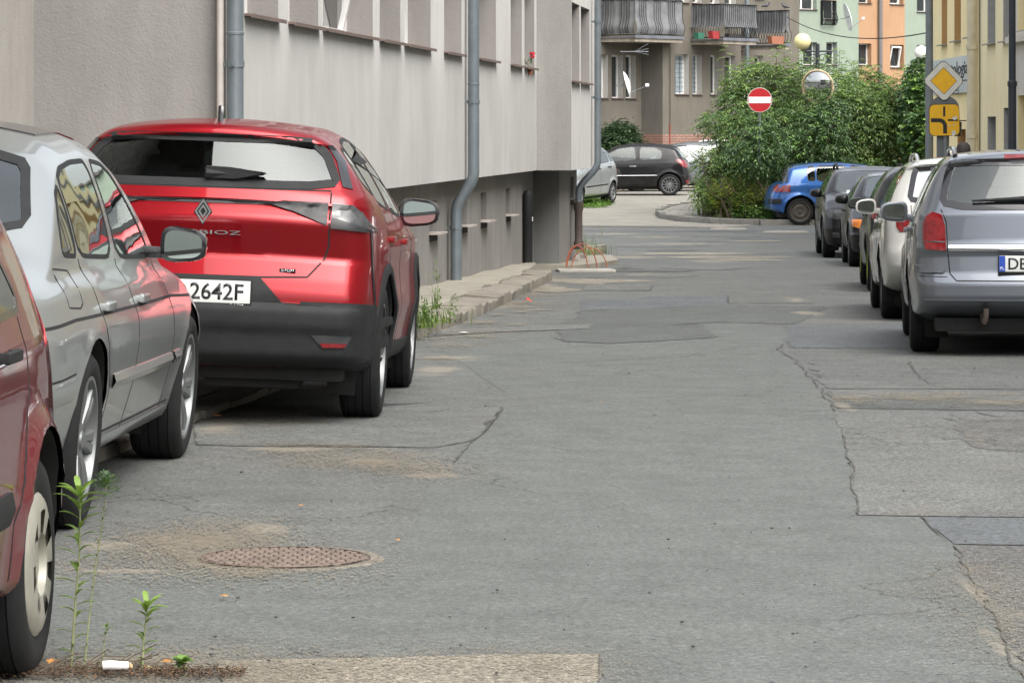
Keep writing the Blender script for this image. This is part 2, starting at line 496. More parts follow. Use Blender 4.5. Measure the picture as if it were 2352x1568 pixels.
# patches: right-hand side
sheet('asphalt_patch', jag(pix([(1912, 945), (2352, 950), (2500, 952), (2520, 1190), (2352, 1188), (1972, 1183), (1958, 1090), (1935, 1000)]), .15, .015, 21), A_coarse, L2)
sheet('asphalt_patch', jag(pix([(2117, 1188), (2420, 1190), (2430, 1254), (2192, 1250)]), .15, .006, 22), A_blue, L2)
sheet('asphalt_patch', jag(pix([(2196, 1256), (2440, 1257), (2500, 1700), (2425, 1700), (2356, 1560), (2294, 1430), (2234, 1330)]), .10, .02, 23), A_rough, L2)
sheet('asphalt_patch', jag(pix([(1905, 900), (2300, 905), (2420, 915), (2420, 945), (1925, 938)]), .12, .02, 24), A_dark, L2)
sheet('asphalt_patch', jag(pix([(1900, 898), (2420, 900), (2420, 925), (2200, 915), (1912, 917)]), .12, .03, 25), A_coarse, L3 - .001)
crack(pix([(1930, 932), (2180, 939), (2190, 928), (2352, 936)]), .03, .012, 26, .0066)
crack(pix([(2085, 830), (2110, 868), (2150, 890), (2250, 893)]), .02, .03, 27)
sheet('asphalt_patch', jag(pix([(1812, 748), (2150, 742), (2420, 760), (2420, 800), (1818, 800), (1800, 780)]), .12, .04, 28), A_blue, L2)
sheet('asphalt_patch', jag(pix([(1860, 832), (2420, 835), (2420, 895), (1905, 893)]), .12, .03, 29), A_main, L2)
sheet('asphalt_patch', jag(pix([(2180, 965), (2420, 962), (2420, 1045), (2240, 1030)]), .12, .03, 30), A_rough, L3)
crack(pix([(2240, 948), (2290, 958), (2352, 957)]), .025, .015, 31, .0066)
# middle distance repairs
sheet('asphalt_patch', jag(pix([(1330, 715), (1670, 700), (1900, 705), (1830, 745), (1640, 740), (1300, 770), (1280, 765)]), .15, .04, 41), A_dark, L2)
sheet('asphalt_patch', jag(pix([(1335, 690), (1500, 682), (1672, 680), (1672, 700), (1330, 715)]), .15, .02, 42), A_blue, L2)
sheet('asphalt_patch', jag(pix([(1674, 678), (1870, 677), (1870, 697), (1674, 697)]), .15, .02, 43), A_main, L2)
crack(pix([(1674, 697), (1870, 697)]), .03, .01, 44); crack(pix([(1674, 678), (1674, 697)]), .02, .01, 45)
sheet('asphalt_patch', jag(pix([(1120, 652), (1495, 652), (1490, 668), (1335, 668), (1110, 664)]), .15, .01, 46), A_main, L2)
sheet('concrete_patch', jag(pix([(1345, 655), (1498, 655), (1494, 667), (1335, 667)]), .15, .01, 47), A_coarse, L3)
crack(pix([(1335, 667), (1494, 668), (1498, 655), (1345, 655), (1335, 667)]), .035, .01, 48, .0066)
sheet('asphalt_patch', jag(pix([(960, 765), (1130, 752), (1362, 745), (1345, 756), (1130, 764), (965, 775)]), .12, .02, 49), A_coarse, L3)
sheet('asphalt_patch', jag(pix([(1280, 770), (1350, 758), (1600, 745), (1650, 775), (1400, 790), (1290, 785)]), .12, .03, 50), A_dark, L3)
crack(pix([(1285, 765), (1295, 782), (1310, 792)]), .02, .02, 51, .0066); crack(pix([(965, 775), (1130, 764), (1345, 756)]), .03, .02, 52, .0066)
r_ = random.Random(11)
for i in range(30):
    y = r_.uniform(530, 665); x = r_.uniform(1400 if y < 600 else 1250, 1870)
    hw, hh = r_.uniform(60, 170), r_.uniform(1.2, 5.0) * (y - 420) / 160
    c0 = [(x - hw, y), (x - hw * .4, y - hh), (x + hw * .5, y - hh * .8), (x + hw, y + hh * .1), (x + hw * .3, y + hh), (x - hw * .6, y + hh * .7)]
    if max(p[0] for p in c0) > 1940 - (y > 560) * 60: continue
    sheet('asphalt_patch', jag(pix(c0), .3, .10, 60 + i), r_.choice([A_dark, A_coarse, A_coarse, A_blue, A_sand, A_main]), L2 + .00006 * i)
for i in range(22):
    y = r_.uniform(520, 820); x = r_.uniform(1240, 1850); hw = r_.uniform(30, 130)
    crack(pix([(x - hw, y + r_.uniform(-5, 5)), (x, y + r_.uniform(-4, 4)), (x + hw, y + r_.uniform(-5, 5))]), .025, .08, 100 + i, .0066, None, .15)
# left foreground: worn, sandy ground
sheet('asphalt_patch', jag(pix([(450, 1022), (600, 1025), (760, 1022), (1000, 1028), (1075, 1015), (1110, 990), (1150, 935), (1000, 925), (880, 935), (450, 940)]), .1, .02, 71), A_main, L2)
sheet('asphalt_patch', jag(pix([(500, 1518), (900, 1510), (1376, 1502), (1374, 1640), (500, 1640)]), .08, .012, 72), A_sand, L2)
def blotch(name, pts, m, lift, seed, amp=.05):
    """loose sand drifted into an irregular shape"""
    return sheet(name, jag(pix(pts), .05, amp, seed), m, lift)
crack(pix([(450, 1020), (560, 1022), (760, 1020), (1000, 1030)]), .02, .03, 73)
crack(pix([(130, 1308), (420, 1300), (600, 1312), (720, 1312)]), .010, .012, 74)

# thin sand drifts, as many small grains so that their edges break up
M_sandg = simple('sand', (.21, .185, .14), .95, 0, .3, 30)
sandb = bmesh.new()
def grains(poly, n, seed, smin=.003, smax=.010, fall=None, bmx=None):
    r = random.Random(seed); bq = bmx or sandb
    P = pix(poly)
    xs = [p.x for p in P]; ys = [p.y for p in P]
    cx, cy = sum(xs) / len(xs), sum(ys) / len(ys)
    def inside(x, y):
        c = False
        for i in range(len(P)):
            a, b = P[i], P[i - 1]
            if (a.y > y) != (b.y > y) and x < (b.x - a.x) * (y - a.y) / (b.y - a.y) + a.x: c = not c
        return c
    # clumps inside the outline, so coverage varies
    cl = []
    while len(cl) < max(6, n // 160):
        x, y = r.uniform(min(xs), max(xs)), r.uniform(min(ys), max(ys))
        if inside(x, y): cl.append((x, y, r.uniform(.03, .16)))
    for _ in range(int(n * 1.6)):
        c = r.choice(cl)
        x = c[0] + r.gauss(0, c[2]) * 1.3; y = c[1] + r.gauss(0, c[2]) * 2.2
        s = r.uniform(smin, smax) * .6; a = r.uniform(0, 6.28)
        z = g(y) + .007 + r.uniform(0, .002)
        vs = [bq.verts.new((x + s * math.cos(a + k) * q, y + s * math.sin(a + k) * 1.6, z)) for k, q in ((0, 1), (2.1, 1.3), (4.2, .9))]
        bq.faces.new(vs)
grains([(250, 1240), (400, 1215), (560, 1195), (640, 1230), (600, 1270), (430, 1290), (260, 1270)], 9000, 1)
grains([(560, 1020), (800, 1025), (1000, 1060), (1070, 1100), (900, 1090), (700, 1060)], 7000, 2)
grains([(140, 1310), (500, 1305), (880, 1320), (600, 1325)], 3000, 3)
grains([(560, 1525), (1370, 1510), (1370, 1545), (560, 1568)], 9000, 4, .002, .006)
grains([(60, 1520), (560, 1510), (620, 1568), (60, 1568)], 9000, 5, .002, .007)
grains([(950, 800), (1100, 730), (1240, 660), (1300, 690), (1100, 790), (1000, 830)], 6000, 6, .006, .02)
grains([(470, 930), (760, 930), (760, 960), (450, 1010)], 3000, 7, .004, .012)
grains([(2200, 1300), (2240, 1300), (2352, 1500), (2352, 1568)], 5000, 8, .002, .007)
grains([(1900, 905), (1960, 925), (2352, 930), (2352, 905)], 3500, 9, .004, .012)
tag(obj('sand', sandb, M_sandg, None, False), 'loose pale sand lying on the worn asphalt', 'sand', kind='stuff')
tag(obj('road_cracks', cracks, M_crack, None, False), kind='structure')

# paved yard beyond the asphalt and the kerbed island
def pave_mat(name, base, sx, sy, rot=0.0, vert=False):
    m, nt, b = newmat(name)
    tc = nt.nodes.new('ShaderNodeTexCoord'); mp = nt.nodes.new('ShaderNodeMapping')
    mp.inputs['Rotation'].default_value = (math.pi / 2 if vert else 0, 0, rot)
    nt.links.new(tc.outputs['Object'], mp.inputs[0]); v = mp.outputs[0]
    br = nt.nodes.new('ShaderNodeTexBrick')
    br.inputs['Scale'].default_value = 1.0; br.inputs['Brick Width'].default_value = sx; br.inputs['Row Height'].default_value = sy
    br.inputs['Mortar Size'].default_value = .02; br.inputs['Mortar Smooth'].default_value = .4
    for k, q in (('Color1', .9), ('Color2', 1.1), ('Mortar', .55)): br.inputs[k].default_value = tuple(x * q for x in base) + (1,)
    nt.links.new(v, br.inputs['Vector'])
    c = mix(nt, .5, br.outputs[0], ramp(nt, noise(nt, v, 1.2, 6, .65), [(.3, fl(.32)), (.7, fl(.68))]), 'OVERLAY')
    c = mix(nt, .3, c, ramp(nt, noise(nt, v, 40, 3), [(.3, fl(.3)), (.7, fl(.7))]), 'OVERLAY')
    nt.links.new(c, b.inputs['Base Color']); b.inputs['Roughness'].default_value = .85
    bump(nt, b, br.outputs[1], -.4, .01)
    return m
M_pave = pave_mat('pavers', (.235, .222, .188), .20, .10, .25)
M_pave2 = pave_mat('flagstones', (.23, .215, .185), .50, .50, .1)
yb = 81.0
sheet('paved_yard', [Vector(p) for p in ((-40, yb + 1), (1.5, yb), (3.4, yb - .2), (4.8, 79.8), (6, 82), (7, 86), (8, 96), (14, 112), (14, 128), (-40, 128))], M_pave, L2)
# kerb island carrying the shrubs
isl = [(1540, 489), (1515, 493), (1517, 501), (1560, 508), (1640, 513), (1740, 517), (1850, 517)]
P_isl = [gpt(x, y).xy for x, y in [(1512, 493), (1522, 502), (1565, 509), (1640, 514), (1745, 517)]]
M_kerb = simple('kerb_concrete', (.17, .165, .15), .9, 0, .3, 5, .3)
kb = bmesh.new()
kp = [Vector((P_isl[0].x + 1.6, P_isl[0].y + 6)), Vector((P_isl[0].x + .4, P_isl[0].y + 2.5))] + [Vector(p) for p in P_isl] + [Vector((9.2, P_isl[-1].y + .2)), Vector((12, P_isl[-1].y + .5))]
for a, b in zip(kp, kp[1:]):
    n = max(1, int((b - a).length / 1.0))
    for i in range(n):
        p, q = a + (b - a) * (i / n), a + (b - a) * ((i + 1) / n)
        d = (q - p); L = d.length; c = (p + q) / 2
        box(kb, (c.x, c.y, g(c.y) + .035), (L - .02, .16, .19), Matrix.Rotation(math.atan2(d.y, d.x), 3, 'Z'), .015)
tag(obj('kerb', kb, M_kerb), kind='structure')
isle = kp[:] + [Vector((14, 84)), Vector((14, 99)), Vector((9, 98)), Vector((6.6, 92))]
sheet('traffic_island', isle, M_pave2, .10)
soil = [Vector((5.0, P_isl[3].y + 1.0)), Vector((8.4, P_isl[4].y + .35)), Vector((13, P_isl[4].y + .4)), Vector((13, 96)), Vector((9, 96)), Vector((5.6, 88))]
sheet('soil', soil, simple('soil', (.055, .045, .032), .95, 0, .4, 3, .5), .13)
# far lawn beyond the yard, strip of grass by the small silver car
M_grass0 = simple('grass_ground', (.085, .14, .035), .95, 0, .35, 6, .6)
sheet('lawn', [Vector(p) for p in ((-40, 90), (1.6, 90.5), (2.6, 92.5), (2.2, 97), (-40, 97))], M_grass0, .02)

# the raised strip and its stone kerb along the grey house
M_walk = simple('worn_concrete', (.235, .22, .18), .92, 0, .28, 2.2, .45)
M_stone = simple('kerb_stone', (.185, .17, .14), .93, 0, .35, 4, .7, 0, .5, 9)
wk = [Vector((.1 * Y - 4.72, Y)) for Y in range(12, 50)] 
inner = [Vector((-2.75, 8)), Vector((-2.05, 16)), Vector((-1.10, 26.5)), Vector((-.84, 30)), Vector((-.34, 37.2)), Vector((.10, 43.0)), Vector((.30, 47.5)), Vector((.36, 49))]
sw = bmesh.new()
ys = [8 + .5 * i for i in range(83)]
rows = []
for Y in ys:
    xi = float(np.interp(Y, [p.y for p in inner], [p.x for p in inner])) + .02 * math.sin(Y * 3.1) + .015 * math.sin(Y * 7.7)
    if Y > 48.9: break
    xw = .1 * Y - 4.78 if Y > 25 else -3.6 - .1 * (25 - Y)
    hk = float(np.interp(Y, [24, 28], [.055, .125]))
    r1 = []
    for k in range(6):
        x = xw + (xi - xw) * k / 5
        r1.append(sw.verts.new((x, Y, g(Y) + hk + .012 * math.sin(Y * 1.9 + k) - .004 * k)))
    r1.append(sw.verts.new((xi + .01, Y, g(Y) - .02)))
    rows.append(r1)
for a, b in zip(rows, rows[1:]):
    for i in range(len(a) - 1): sw.faces.new((a[i], a[i + 1], b[i + 1], b[i]))
tag(obj('pavement', sw, M_walk), kind='structure')
r_ = random.Random(3)
outer = [Vector((-2.50, 8)), Vector((-1.75, 16.5)), Vector((-.785, 26.9)), Vector((-.28, 32.4)), Vector((.353, 41.5)), Vector((.52, 44.2))]
oy = [p.y for p in outer]; ox = [p.x for p in outer]
Y = 8.1
kb = bmesh.new()
while Y < 44:
    L = r_.uniform(.45, .95)
    Ym = Y + L / 2
    xo = float(np.interp(Ym, oy, ox)); xi = float(np.interp(Ym, [p.y for p in inner], [p.x for p in inner])) + .045
    w_ = xo - xi
    t = math.atan2(float(np.interp(Ym + .5, oy, ox)) - xo, .5)
    vs = box(kb, ((xo + xi) / 2, Ym, g(Ym) + .02 - (.065 if Ym < 24.5 else 0) + r_.uniform(-.012, .01)), (w_, L - .03, .17 + r_.uniform(-.01, .02)), Matrix.Rotation(-t + r_.uniform(-.03, .03), 3, 'Z') @ Matrix.Rotation(r_.uniform(-.04, .10), 3, 'Y'), .022)
    for v in vs: v.co += Vector((r_.uniform(-.006, .006), r_.uniform(-.006, .006), r_.uniform(-.006, .006)))
    Y += L
for (x, y, s) in [(1312, 606, .30), (1335, 597, .32), (1352, 590, .34), (1364, 584, .36)]:
    p = gpt(x, y)
    vs = box(kb, (p.x - .15, p.y + .2, p.z + .05), (.5, .9, .18), Matrix.Rotation(-.35, 3, 'Z'), .03)
    for v in vs: v.co += Vector((r_.uniform(-.012, .012), r_.uniform(-.02, .02), r_.uniform(-.012, .012)))
tag(obj('kerb_stones', kb, M_stone), kind='structure')
# crumbled white concrete at the corner
kb = bmesh.new()
p = gpt(1283, 606)
for i in range(26):
    c = (p.x + r_.uniform(-.27, .27), p.y + r_.uniform(-.4, 1.2), p.z + r_.uniform(.0, .08))
    vs = box(kb, c, (r_.uniform(.08, .24), r_.uniform(.1, .4), r_.uniform(.06, .14)), Matrix.Rotation(r_.uniform(0, 3), 3, 'Z') @ Matrix.Rotation(r_.uniform(-.2, .2), 3, 'X'), .02)
    for v in vs: v.co += Vector((r_.uniform(-.015, .015), r_.uniform(-.015, .015), r_.uniform(-.01, .01)))
tag(obj('concrete_rubble', kb, simple('pale_concrete', (.33, .32, .29), .9, 0, .25, 6, .5)), 'crumbled pale concrete at the end of the narrow pavement', 'rubble')
cs = bmesh.new(); cp = ((.12, 48.6), (.9, 48.7), (1.25, 50.2), (1.6, 52.4), (1.6, 56), (.7, 56), (.1, 50))
for a_ in (cs.faces.new([cs.verts.new((x, y, g(y) + .07)) for x, y in cp]),): pass
rr_ = bmesh.ops.extrude_face_region(cs, geom=cs.faces[:])
for v_ in rr_['geom']:
    if isinstance(v_, bmesh.types.BMVert): v_.co.z -= .25
tag(obj('corner_paving', cs, M_walk, None, False), kind='structure')

# manhole cover in the foreground
def manhole():
    a = gpt(430, 1284); b = gpt(874, 1284)
    c = (a + b) / 2; R = (b - a).length / 2
    root = thing('manhole_cover', 'round rusty cast-iron manhole cover in the foreground asphalt', 'manhole cover', (c.x, c.y, g(c.y)))
    bm = bmesh.new(); lathe(bm, [(R * .86, .004), (R * .95, .006), (R * 1.0, .006), (R * 1.04, .0)], 64)
    obj('ring', bm, M_dust, root)
    mi = simple('manhole_iron', (.150, .115, .094), .7, .25, .45, 16, .5)
    bm = bmesh.new(); lathe(bm, [(0, .006), (R * .90, .006), (R * .90, .0)], 64)
    obj('lid', bm, simple('manhole_base', (.055, .045, .038), .85, 0, .4, 14), root)  # base tone darker than the studs, seen in the gaps between them
    bm = bmesh.new()
    n = 10
    for i in range(-n, n):
        for j in range(-n, n):
            s = R / n * 1.02
            x = (i + .5 + .25 * (j % 2)) * s; y = (j + .5) * s
            if math.hypot(x, y) > R * .85: continue
            box(bm, (x, y, .0075), (s * .84, s * .66, .007), Matrix.Rotation(0, 3, 'Z'), .002, 1)
    bmesh.ops.rotate(bm, verts=bm.verts, cent=(0, 0, 0), matrix=Matrix.Rotation(.3, 3, 'Z'))
    obj('studs', bm, mi, root)
    bm = bmesh.new(); lathe(bm, [(R * .82, .012), (R * .83, .0066), (R * .86, .0066), (R * .87, .010)], 64); obj('rim', bm, mi, root)
manhole()
def small_lid(x, y, R, label):
    p = gpt(x, y)
    bm = bmesh.new(); lathe(bm, [(0, .03), (R * .9, .03), (R, .022), (R * 1.02, .0)], 32)
    o = tag(obj('manhole_cover', bm, simple('lid_concrete', (.24, .225, .195), .9, 0, .2, 5, .3)), label, 'manhole cover'); o.location = (p.x, p.y, g(p.y))
small_lid(1805, 534, .50, 'pale round concrete lid in the far road short of the blue hatchback')
small_lid(1672, 527, .42, 'pale thin lid in the far road near the kerbed island')
# ---------------------------------------------------------------- buildings
def plaster(name, col, grain=.5, streak=.35, rough=.9, gs=60, var=.10, stain=False):
    m, nt, b = newmat(name)
    v = coords(nt)
    vs = coords(nt, (.9, .9, .22))
    c = ramp(nt, noise(nt, v, .7, 6, .6), [(.3, [x * (1 - var) for x in col]), (.7, [x * (1 + var) for x in col])])
    c = mix(nt, streak, c, ramp(nt, noise(nt, vs, 3.2, 7, .68), [(.32, fl(.33)), (.68, fl(.66))]), 'OVERLAY')
    c = mix(nt, streak * .6, c, ramp(nt, noise(nt, vs, 9, 5, .6), [(.32, fl(.40)), (.68, fl(.58))]), 'OVERLAY')
    if stain:
        at = nt.nodes.new('ShaderNodeAttribute'); at.attribute_name = 'stain'
        f = math_(nt, 'MULTIPLY', at.outputs['Fac'], ramp(nt, noise(nt, vs, 5, 5, .6), [(.25, fl(.35)), (.65, fl(1))]))
        c = mix(nt, f, c, [min(1, x * 1.30) for x in col])
    nt.links.new(c, b.inputs['Base Color'])
    b.inputs['Roughness'].default_value = rough
    b.inputs['Specular IOR Level'].default_value = .25
    h = math_(nt, 'ADD', noise(nt, v, gs, 4, .65), math_(nt, 'MULTIPLY', noise(nt, v, gs * .25, 3), .7))
    bump(nt, b, h, grain, .008)
    return m
def wall(bm, s0, s1, z0, z1, ops=(), y=0.0, r=.25, step=None, rbm=None):
    """wall face looking to local -y with real openings and reveals"""
    ss = sorted({s0, s1} | {o[k] for o in ops for k in (0, 1)})
    zs = sorted({z0, z1} | {o[k] for o in ops for k in (2, 3)})
    if step:
        def fine(t):
            o = []
            for a, b in zip(t, t[1:]):
                n = max(1, int((b - a) / step)); o += [a + (b - a) * i / n for i in range(n)]
            return o + [t[-1]]
        ss, zs = fine(ss), fine(zs)
    V = {}
    def P(a, b):
        k = (round(a, 4), round(b, 4))
        if k not in V: V[k] = bm.verts.new((a, y, b))
        return V[k]
    for i in range(len(ss) - 1):
        for j in range(len(zs) - 1):
            a, b = (ss[i] + ss[i + 1]) / 2, (zs[j] + zs[j + 1]) / 2
            if any(o[0] < a < o[1] and o[2] < b < o[3] for o in ops): continue
            bm.faces.new((P(ss[i], zs[j]), P(ss[i + 1], zs[j]), P(ss[i + 1], zs[j + 1]), P(ss[i], zs[j + 1])))
    for o in ops:
        a, b, c, d = o[:4]
        q = bmesh.new() if rbm is not None else bm
        for (p1, p2) in (((a, c), (a, d)), ((a, d), (b, d)), ((b, d), (b, c)), ((b, c), (a, c))):
            q.faces.new([q.verts.new(t) for t in ((p1[0], y, p1[1]), (p2[0], y, p2[1]), (p2[0], y + r, p2[1]), (p1[0], y + r, p1[1]))])
        if rbm is not None: rbm.append(q)
def reveals(lst, m, root):
    for q in lst: obj('window_reveal', q, m, root, False)
def quad(bm, *p): bm.faces.new([bm.verts.new(t) for t in p])
def window(root, a, b, c, d, y, r, sill=None, sillm=None, leaves=1, fm=None, curtain=False, pane=None, sill_out=.05, tilt=False):
    fw = .055
    bm = bmesh.new()
    yy = y + r
    box(bm, ((a + b) / 2, yy, c + fw / 2), (b - a, .06, fw)); box(bm, ((a + b) / 2, yy, d - fw / 2), (b - a, .06, fw))
    for s in [a + fw / 2, b - fw / 2]: box(bm, (s, yy, (c + d) / 2), (fw, .058, d - c - 2 * fw + .002))
    for i in range(1, leaves): box(bm, (a + (b - a) * i / leaves, yy, (c + d) / 2), (.09, .066, d - c - .12))
    w = obj('window', bm, fm or M_white, root, False)
    bm = bmesh.new(); quad(bm, (a + fw, yy + .01, c + fw), (b - fw, yy + .01, c + fw), (b - fw, yy + .01, d - fw), (a + fw, yy + .01, d - fw))
    obj('pane', bm, pane or M_pane, w, False)
    if tilt:
        bm = bmesh.new(); cc = (a + b) / 2
        R_ = Matrix.Rotation(.22, 3, 'X')
        for sx in (-1, 1): box(bm, (sx * .33 * (b - a), 0, (d - c) / 2), (.06, .05, d - c - .1))
        box(bm, (0, 0, .05), (.66 * (b - a), .05, .07)); box(bm, (0, 0, d - c - .08), (.66 * (b - a), .05, .07))
        bmesh.ops.rotate(bm, verts=bm.verts, cent=(0, 0, 0), matrix=R_)
        bmesh.ops.translate(bm, verts=bm.verts, vec=(cc, yy - .03, c))
        obj('casement', bm, fm or M_white, w, False)
    if sill:
        bm = bmesh.new()
        box(bm, ((a + b) / 2, y + r / 2 - sill_out / 2 - .03, c + .012), (b - a + .06, r + sill_out - .06, .02), Matrix.Rotation(.0, 3, 'X'), .004)
        box(bm, ((a + b) / 2, y - sill_out - .003, c + .004), (b - a + .06, .012, .026))
        obj('sill', bm, sillm, w, False)
    return w

# ---- grey house on the left, its long front running away to the right
AL = math.atan2(.995, .0995)
P0 = Vector((-1.955, 25.25, 0))
def s_of(x, off=0.0):        # distance along the front seen at column x; off = local inward offset
    t = ray_t(x); ox, oy = P0.x - .995 * off, P0.y + .0995 * off
    return (t * oy - ox) / (.0995 - t * .995)
def z_at(x, y, off=0.0):
    Y = P0.y + .995 * s_of(x, off) + .0995 * off
    return CAM_H - (y - HZ) * Y / FPX
gh = thing('apartment_house', 'long grey rendered house on the left with raised ground floor over a dark plinth', 'building', P0, AL)
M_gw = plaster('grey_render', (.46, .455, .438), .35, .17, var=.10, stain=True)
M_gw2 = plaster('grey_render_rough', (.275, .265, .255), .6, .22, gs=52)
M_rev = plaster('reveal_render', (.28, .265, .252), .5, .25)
M_pl = plaster('plinth_render', (.225, .217, .205), .4, .35)
M_pl2 = plaster('plinth_dark', (.175, .178, .175), .5, .4)
M_sill = simple('copper_sill', (.17, .125, .112), .5, .2, .25, 10)
M_sillg = simple('stone_sill', (.38, .34, .31), .7, 0, .2, 10)
ZB, ZS, ZT = .92, 2.30, 3.42
wx = [(562, 639, 1), (663, 731, 1), (742, 856, 2), (872, 919.5, 1), (929, 989, 2), (1020, 1060, 1), (1098, 1139, 2), (1173, 1198.6, 1), (1204.6, 1227, 1)]
wins1 = [(s_of(a), s_of(b), lv) for a, b, lv in wx]
S2, S3 = 23.05, 27.75
OUT = -.485
ops = [(a, b, ZS, ZT) for a, b, _ in wins1] + [(a, b, ZS + 2.8, ZT + 2.8) for a, b, _ in wins1]
bm = bmesh.new(); rv = []
S0 = -.66
wall(bm, S0, S2, ZB, 9.5, ops, 0, .27, .22, rv)
lay = bm.verts.layers.float_color.new('stain')
for v in bm.verts:
    s, z = v.co.x, v.co.z
    k = 0.0
    for i, (a, b, _) in enumerate(wins1):
        nx = wins1[i + 1][0] if i + 1 < len(wins1) else S2
        # the pier between two sills is washed pale, and the run-off below it too
        mid, hwid = (b + nx) / 2, max(.10, (nx - b) / 2)
        dd = abs(s - mid) / hwid
        if z >= ZS: kk = 1.0 if dd <= 1.05 else 0
        else: kk = max(0, 1.25 - dd * .8) * math.exp(-(ZS - z) / .42)
        k = max(k, min(1, kk))
    v[lay] = (k * .75, k * .75, k * .75, 1)
# plain stretches of the same render
quad(bm, (S2, OUT, ZB), (S3, OUT, ZB), (S3, .0, ZB), (S2, .0, ZB))
quad(bm, (S0, 0, ZB), (S2, 0, ZB), (S2, .25, ZB), (S0, .25, ZB))
f2 = [(s_of(1313, OUT) , s_of(1331, OUT), z_at(1320, 190, OUT), z_at(1320, 8, OUT)), (s_of(1334, OUT), s_of(1354, OUT), z_at(1340, 195, OUT), z_at(1340, 25, OUT))]
wall(bm, S2, S3, ZB, 9.5, [(a, b, f2[0][2], f2[0][3]) for a, b, _, _ in f2], OUT, .27, None, rv)
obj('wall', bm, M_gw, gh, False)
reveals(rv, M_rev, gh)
bm = bmesh.new()
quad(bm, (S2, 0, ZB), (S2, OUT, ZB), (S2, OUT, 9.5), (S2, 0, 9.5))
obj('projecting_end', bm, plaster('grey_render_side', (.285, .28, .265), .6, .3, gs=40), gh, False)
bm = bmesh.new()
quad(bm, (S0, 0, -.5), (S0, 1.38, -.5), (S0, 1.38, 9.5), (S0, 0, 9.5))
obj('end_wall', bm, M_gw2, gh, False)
bm = bmesh.new()
wall(bm, -24, S0, -.5, 9.5, [], 1.38, .27)
obj('set_back_wall', bm, plaster('pale_render', (.35, .335, .31), .5, .3), gh, False)
bm = bmesh.new()
for (y, s0, s1) in ((12, -24, S3),):
    quad(bm, (-24, 12, -1), (S3, 12, -1), (S3, 12, 9.5), (-24, 12, 9.5))
quad(bm, (S3, OUT, ZB), (S3, 12, ZB), (S3, 12, 9.5), (S3, OUT, 9.5)); quad(bm, (-24, 1.38, -.5), (-24, 12, -.5), (-24, 12, 9.5), (-24, 1.38, 9.5))
obj('back_wall', bm, M_gw2, gh, False)
bm = bmesh.new(); box(bm, ((S3 - 24) / 2, 6, 9.6), (S3 + 24 + .8, 13.4, .25)); obj('roof', bm, simple('roof_felt', (.10, .09, .085), .9), gh, False)
for (a, b, lv) in wins1:
    for dz in (0, 2.8):
        window(gh, a, b, ZS + dz, ZT + dz, 0, .27, True, M_sill, lv, None, False, None, .055, (lv == 2 and a < 8 and dz == 0))
for (a, b, _, _) in f2: window(gh, a, b, f2[0][2], f2[0][3], OUT, .27, True, M_sill, 1, None, False, None, .05)
# plinth
PY, SP = .205, s_of(1225, .205)
bw = []
for (a, b, t, u) in ((916, 931, 505, 540), (985.6, 1003.5, 461.6, 539), (1060, 1072.6, 450, 520), (1104, 1118, 438.8, 507), (1162, 1172.5, 431, 493)):
    sa, sb = s_of(a, PY), s_of(b, PY)
    bw.append((sa, sb, .34, .70))
bm = bmesh.new()
wall(bm, -.6, SP, -1.3, ZB, bw, PY, .22)
PY2 = -.17
s1, s2 = s_of(1310.5, PY2), s_of(1318, PY2)
wall(bm, SP, S3 + .1, -1.3, ZB, [(s1, s2, z_at(1315, 458, PY2), z_at(1315, 406, PY2))], PY2, .22)
quad(bm, (S3 + .1, PY2, -1.3), (S3 + .1, 3, -1.3), (S3 + .1, 3, ZB), (S3 + .1, PY2, ZB))
obj('plinth', bm, M_pl, gh, False)
bm = bmesh.new(); quad(bm, (SP, PY, -1.3), (SP, PY2, -1.3), (SP, PY2, ZB), (SP, PY, ZB)); obj('plinth_end', bm, M_pl2, gh, False)
for (a, b, c, d) in bw + [(s1, s2, z_at(1315, 458, PY2), z_at(1315, 406, PY2))]:
    y = PY if (a, b, c, d) in bw else PY2
    bm = bmesh.new(); quad(bm, (a, y + .2, c), (b, y + .2, c), (b, y + .2, d), (a, y + .2, d))
    w = obj('cellar_window', bm, M_pane, gh, False)
    bm = bmesh.new(); box(bm, ((a + b) / 2, y + .03, c + .005), (b - a + .04, .30, .018)); obj('sill', bm, M_sillg, w, False)
    bm = bmesh.new(); box(bm, ((a + b) / 2, y - .002, c - .045), (b - a, .012, .07)); obj('under_sill_strip', bm, M_under, w, False)  # dark strip just below each cellar sill

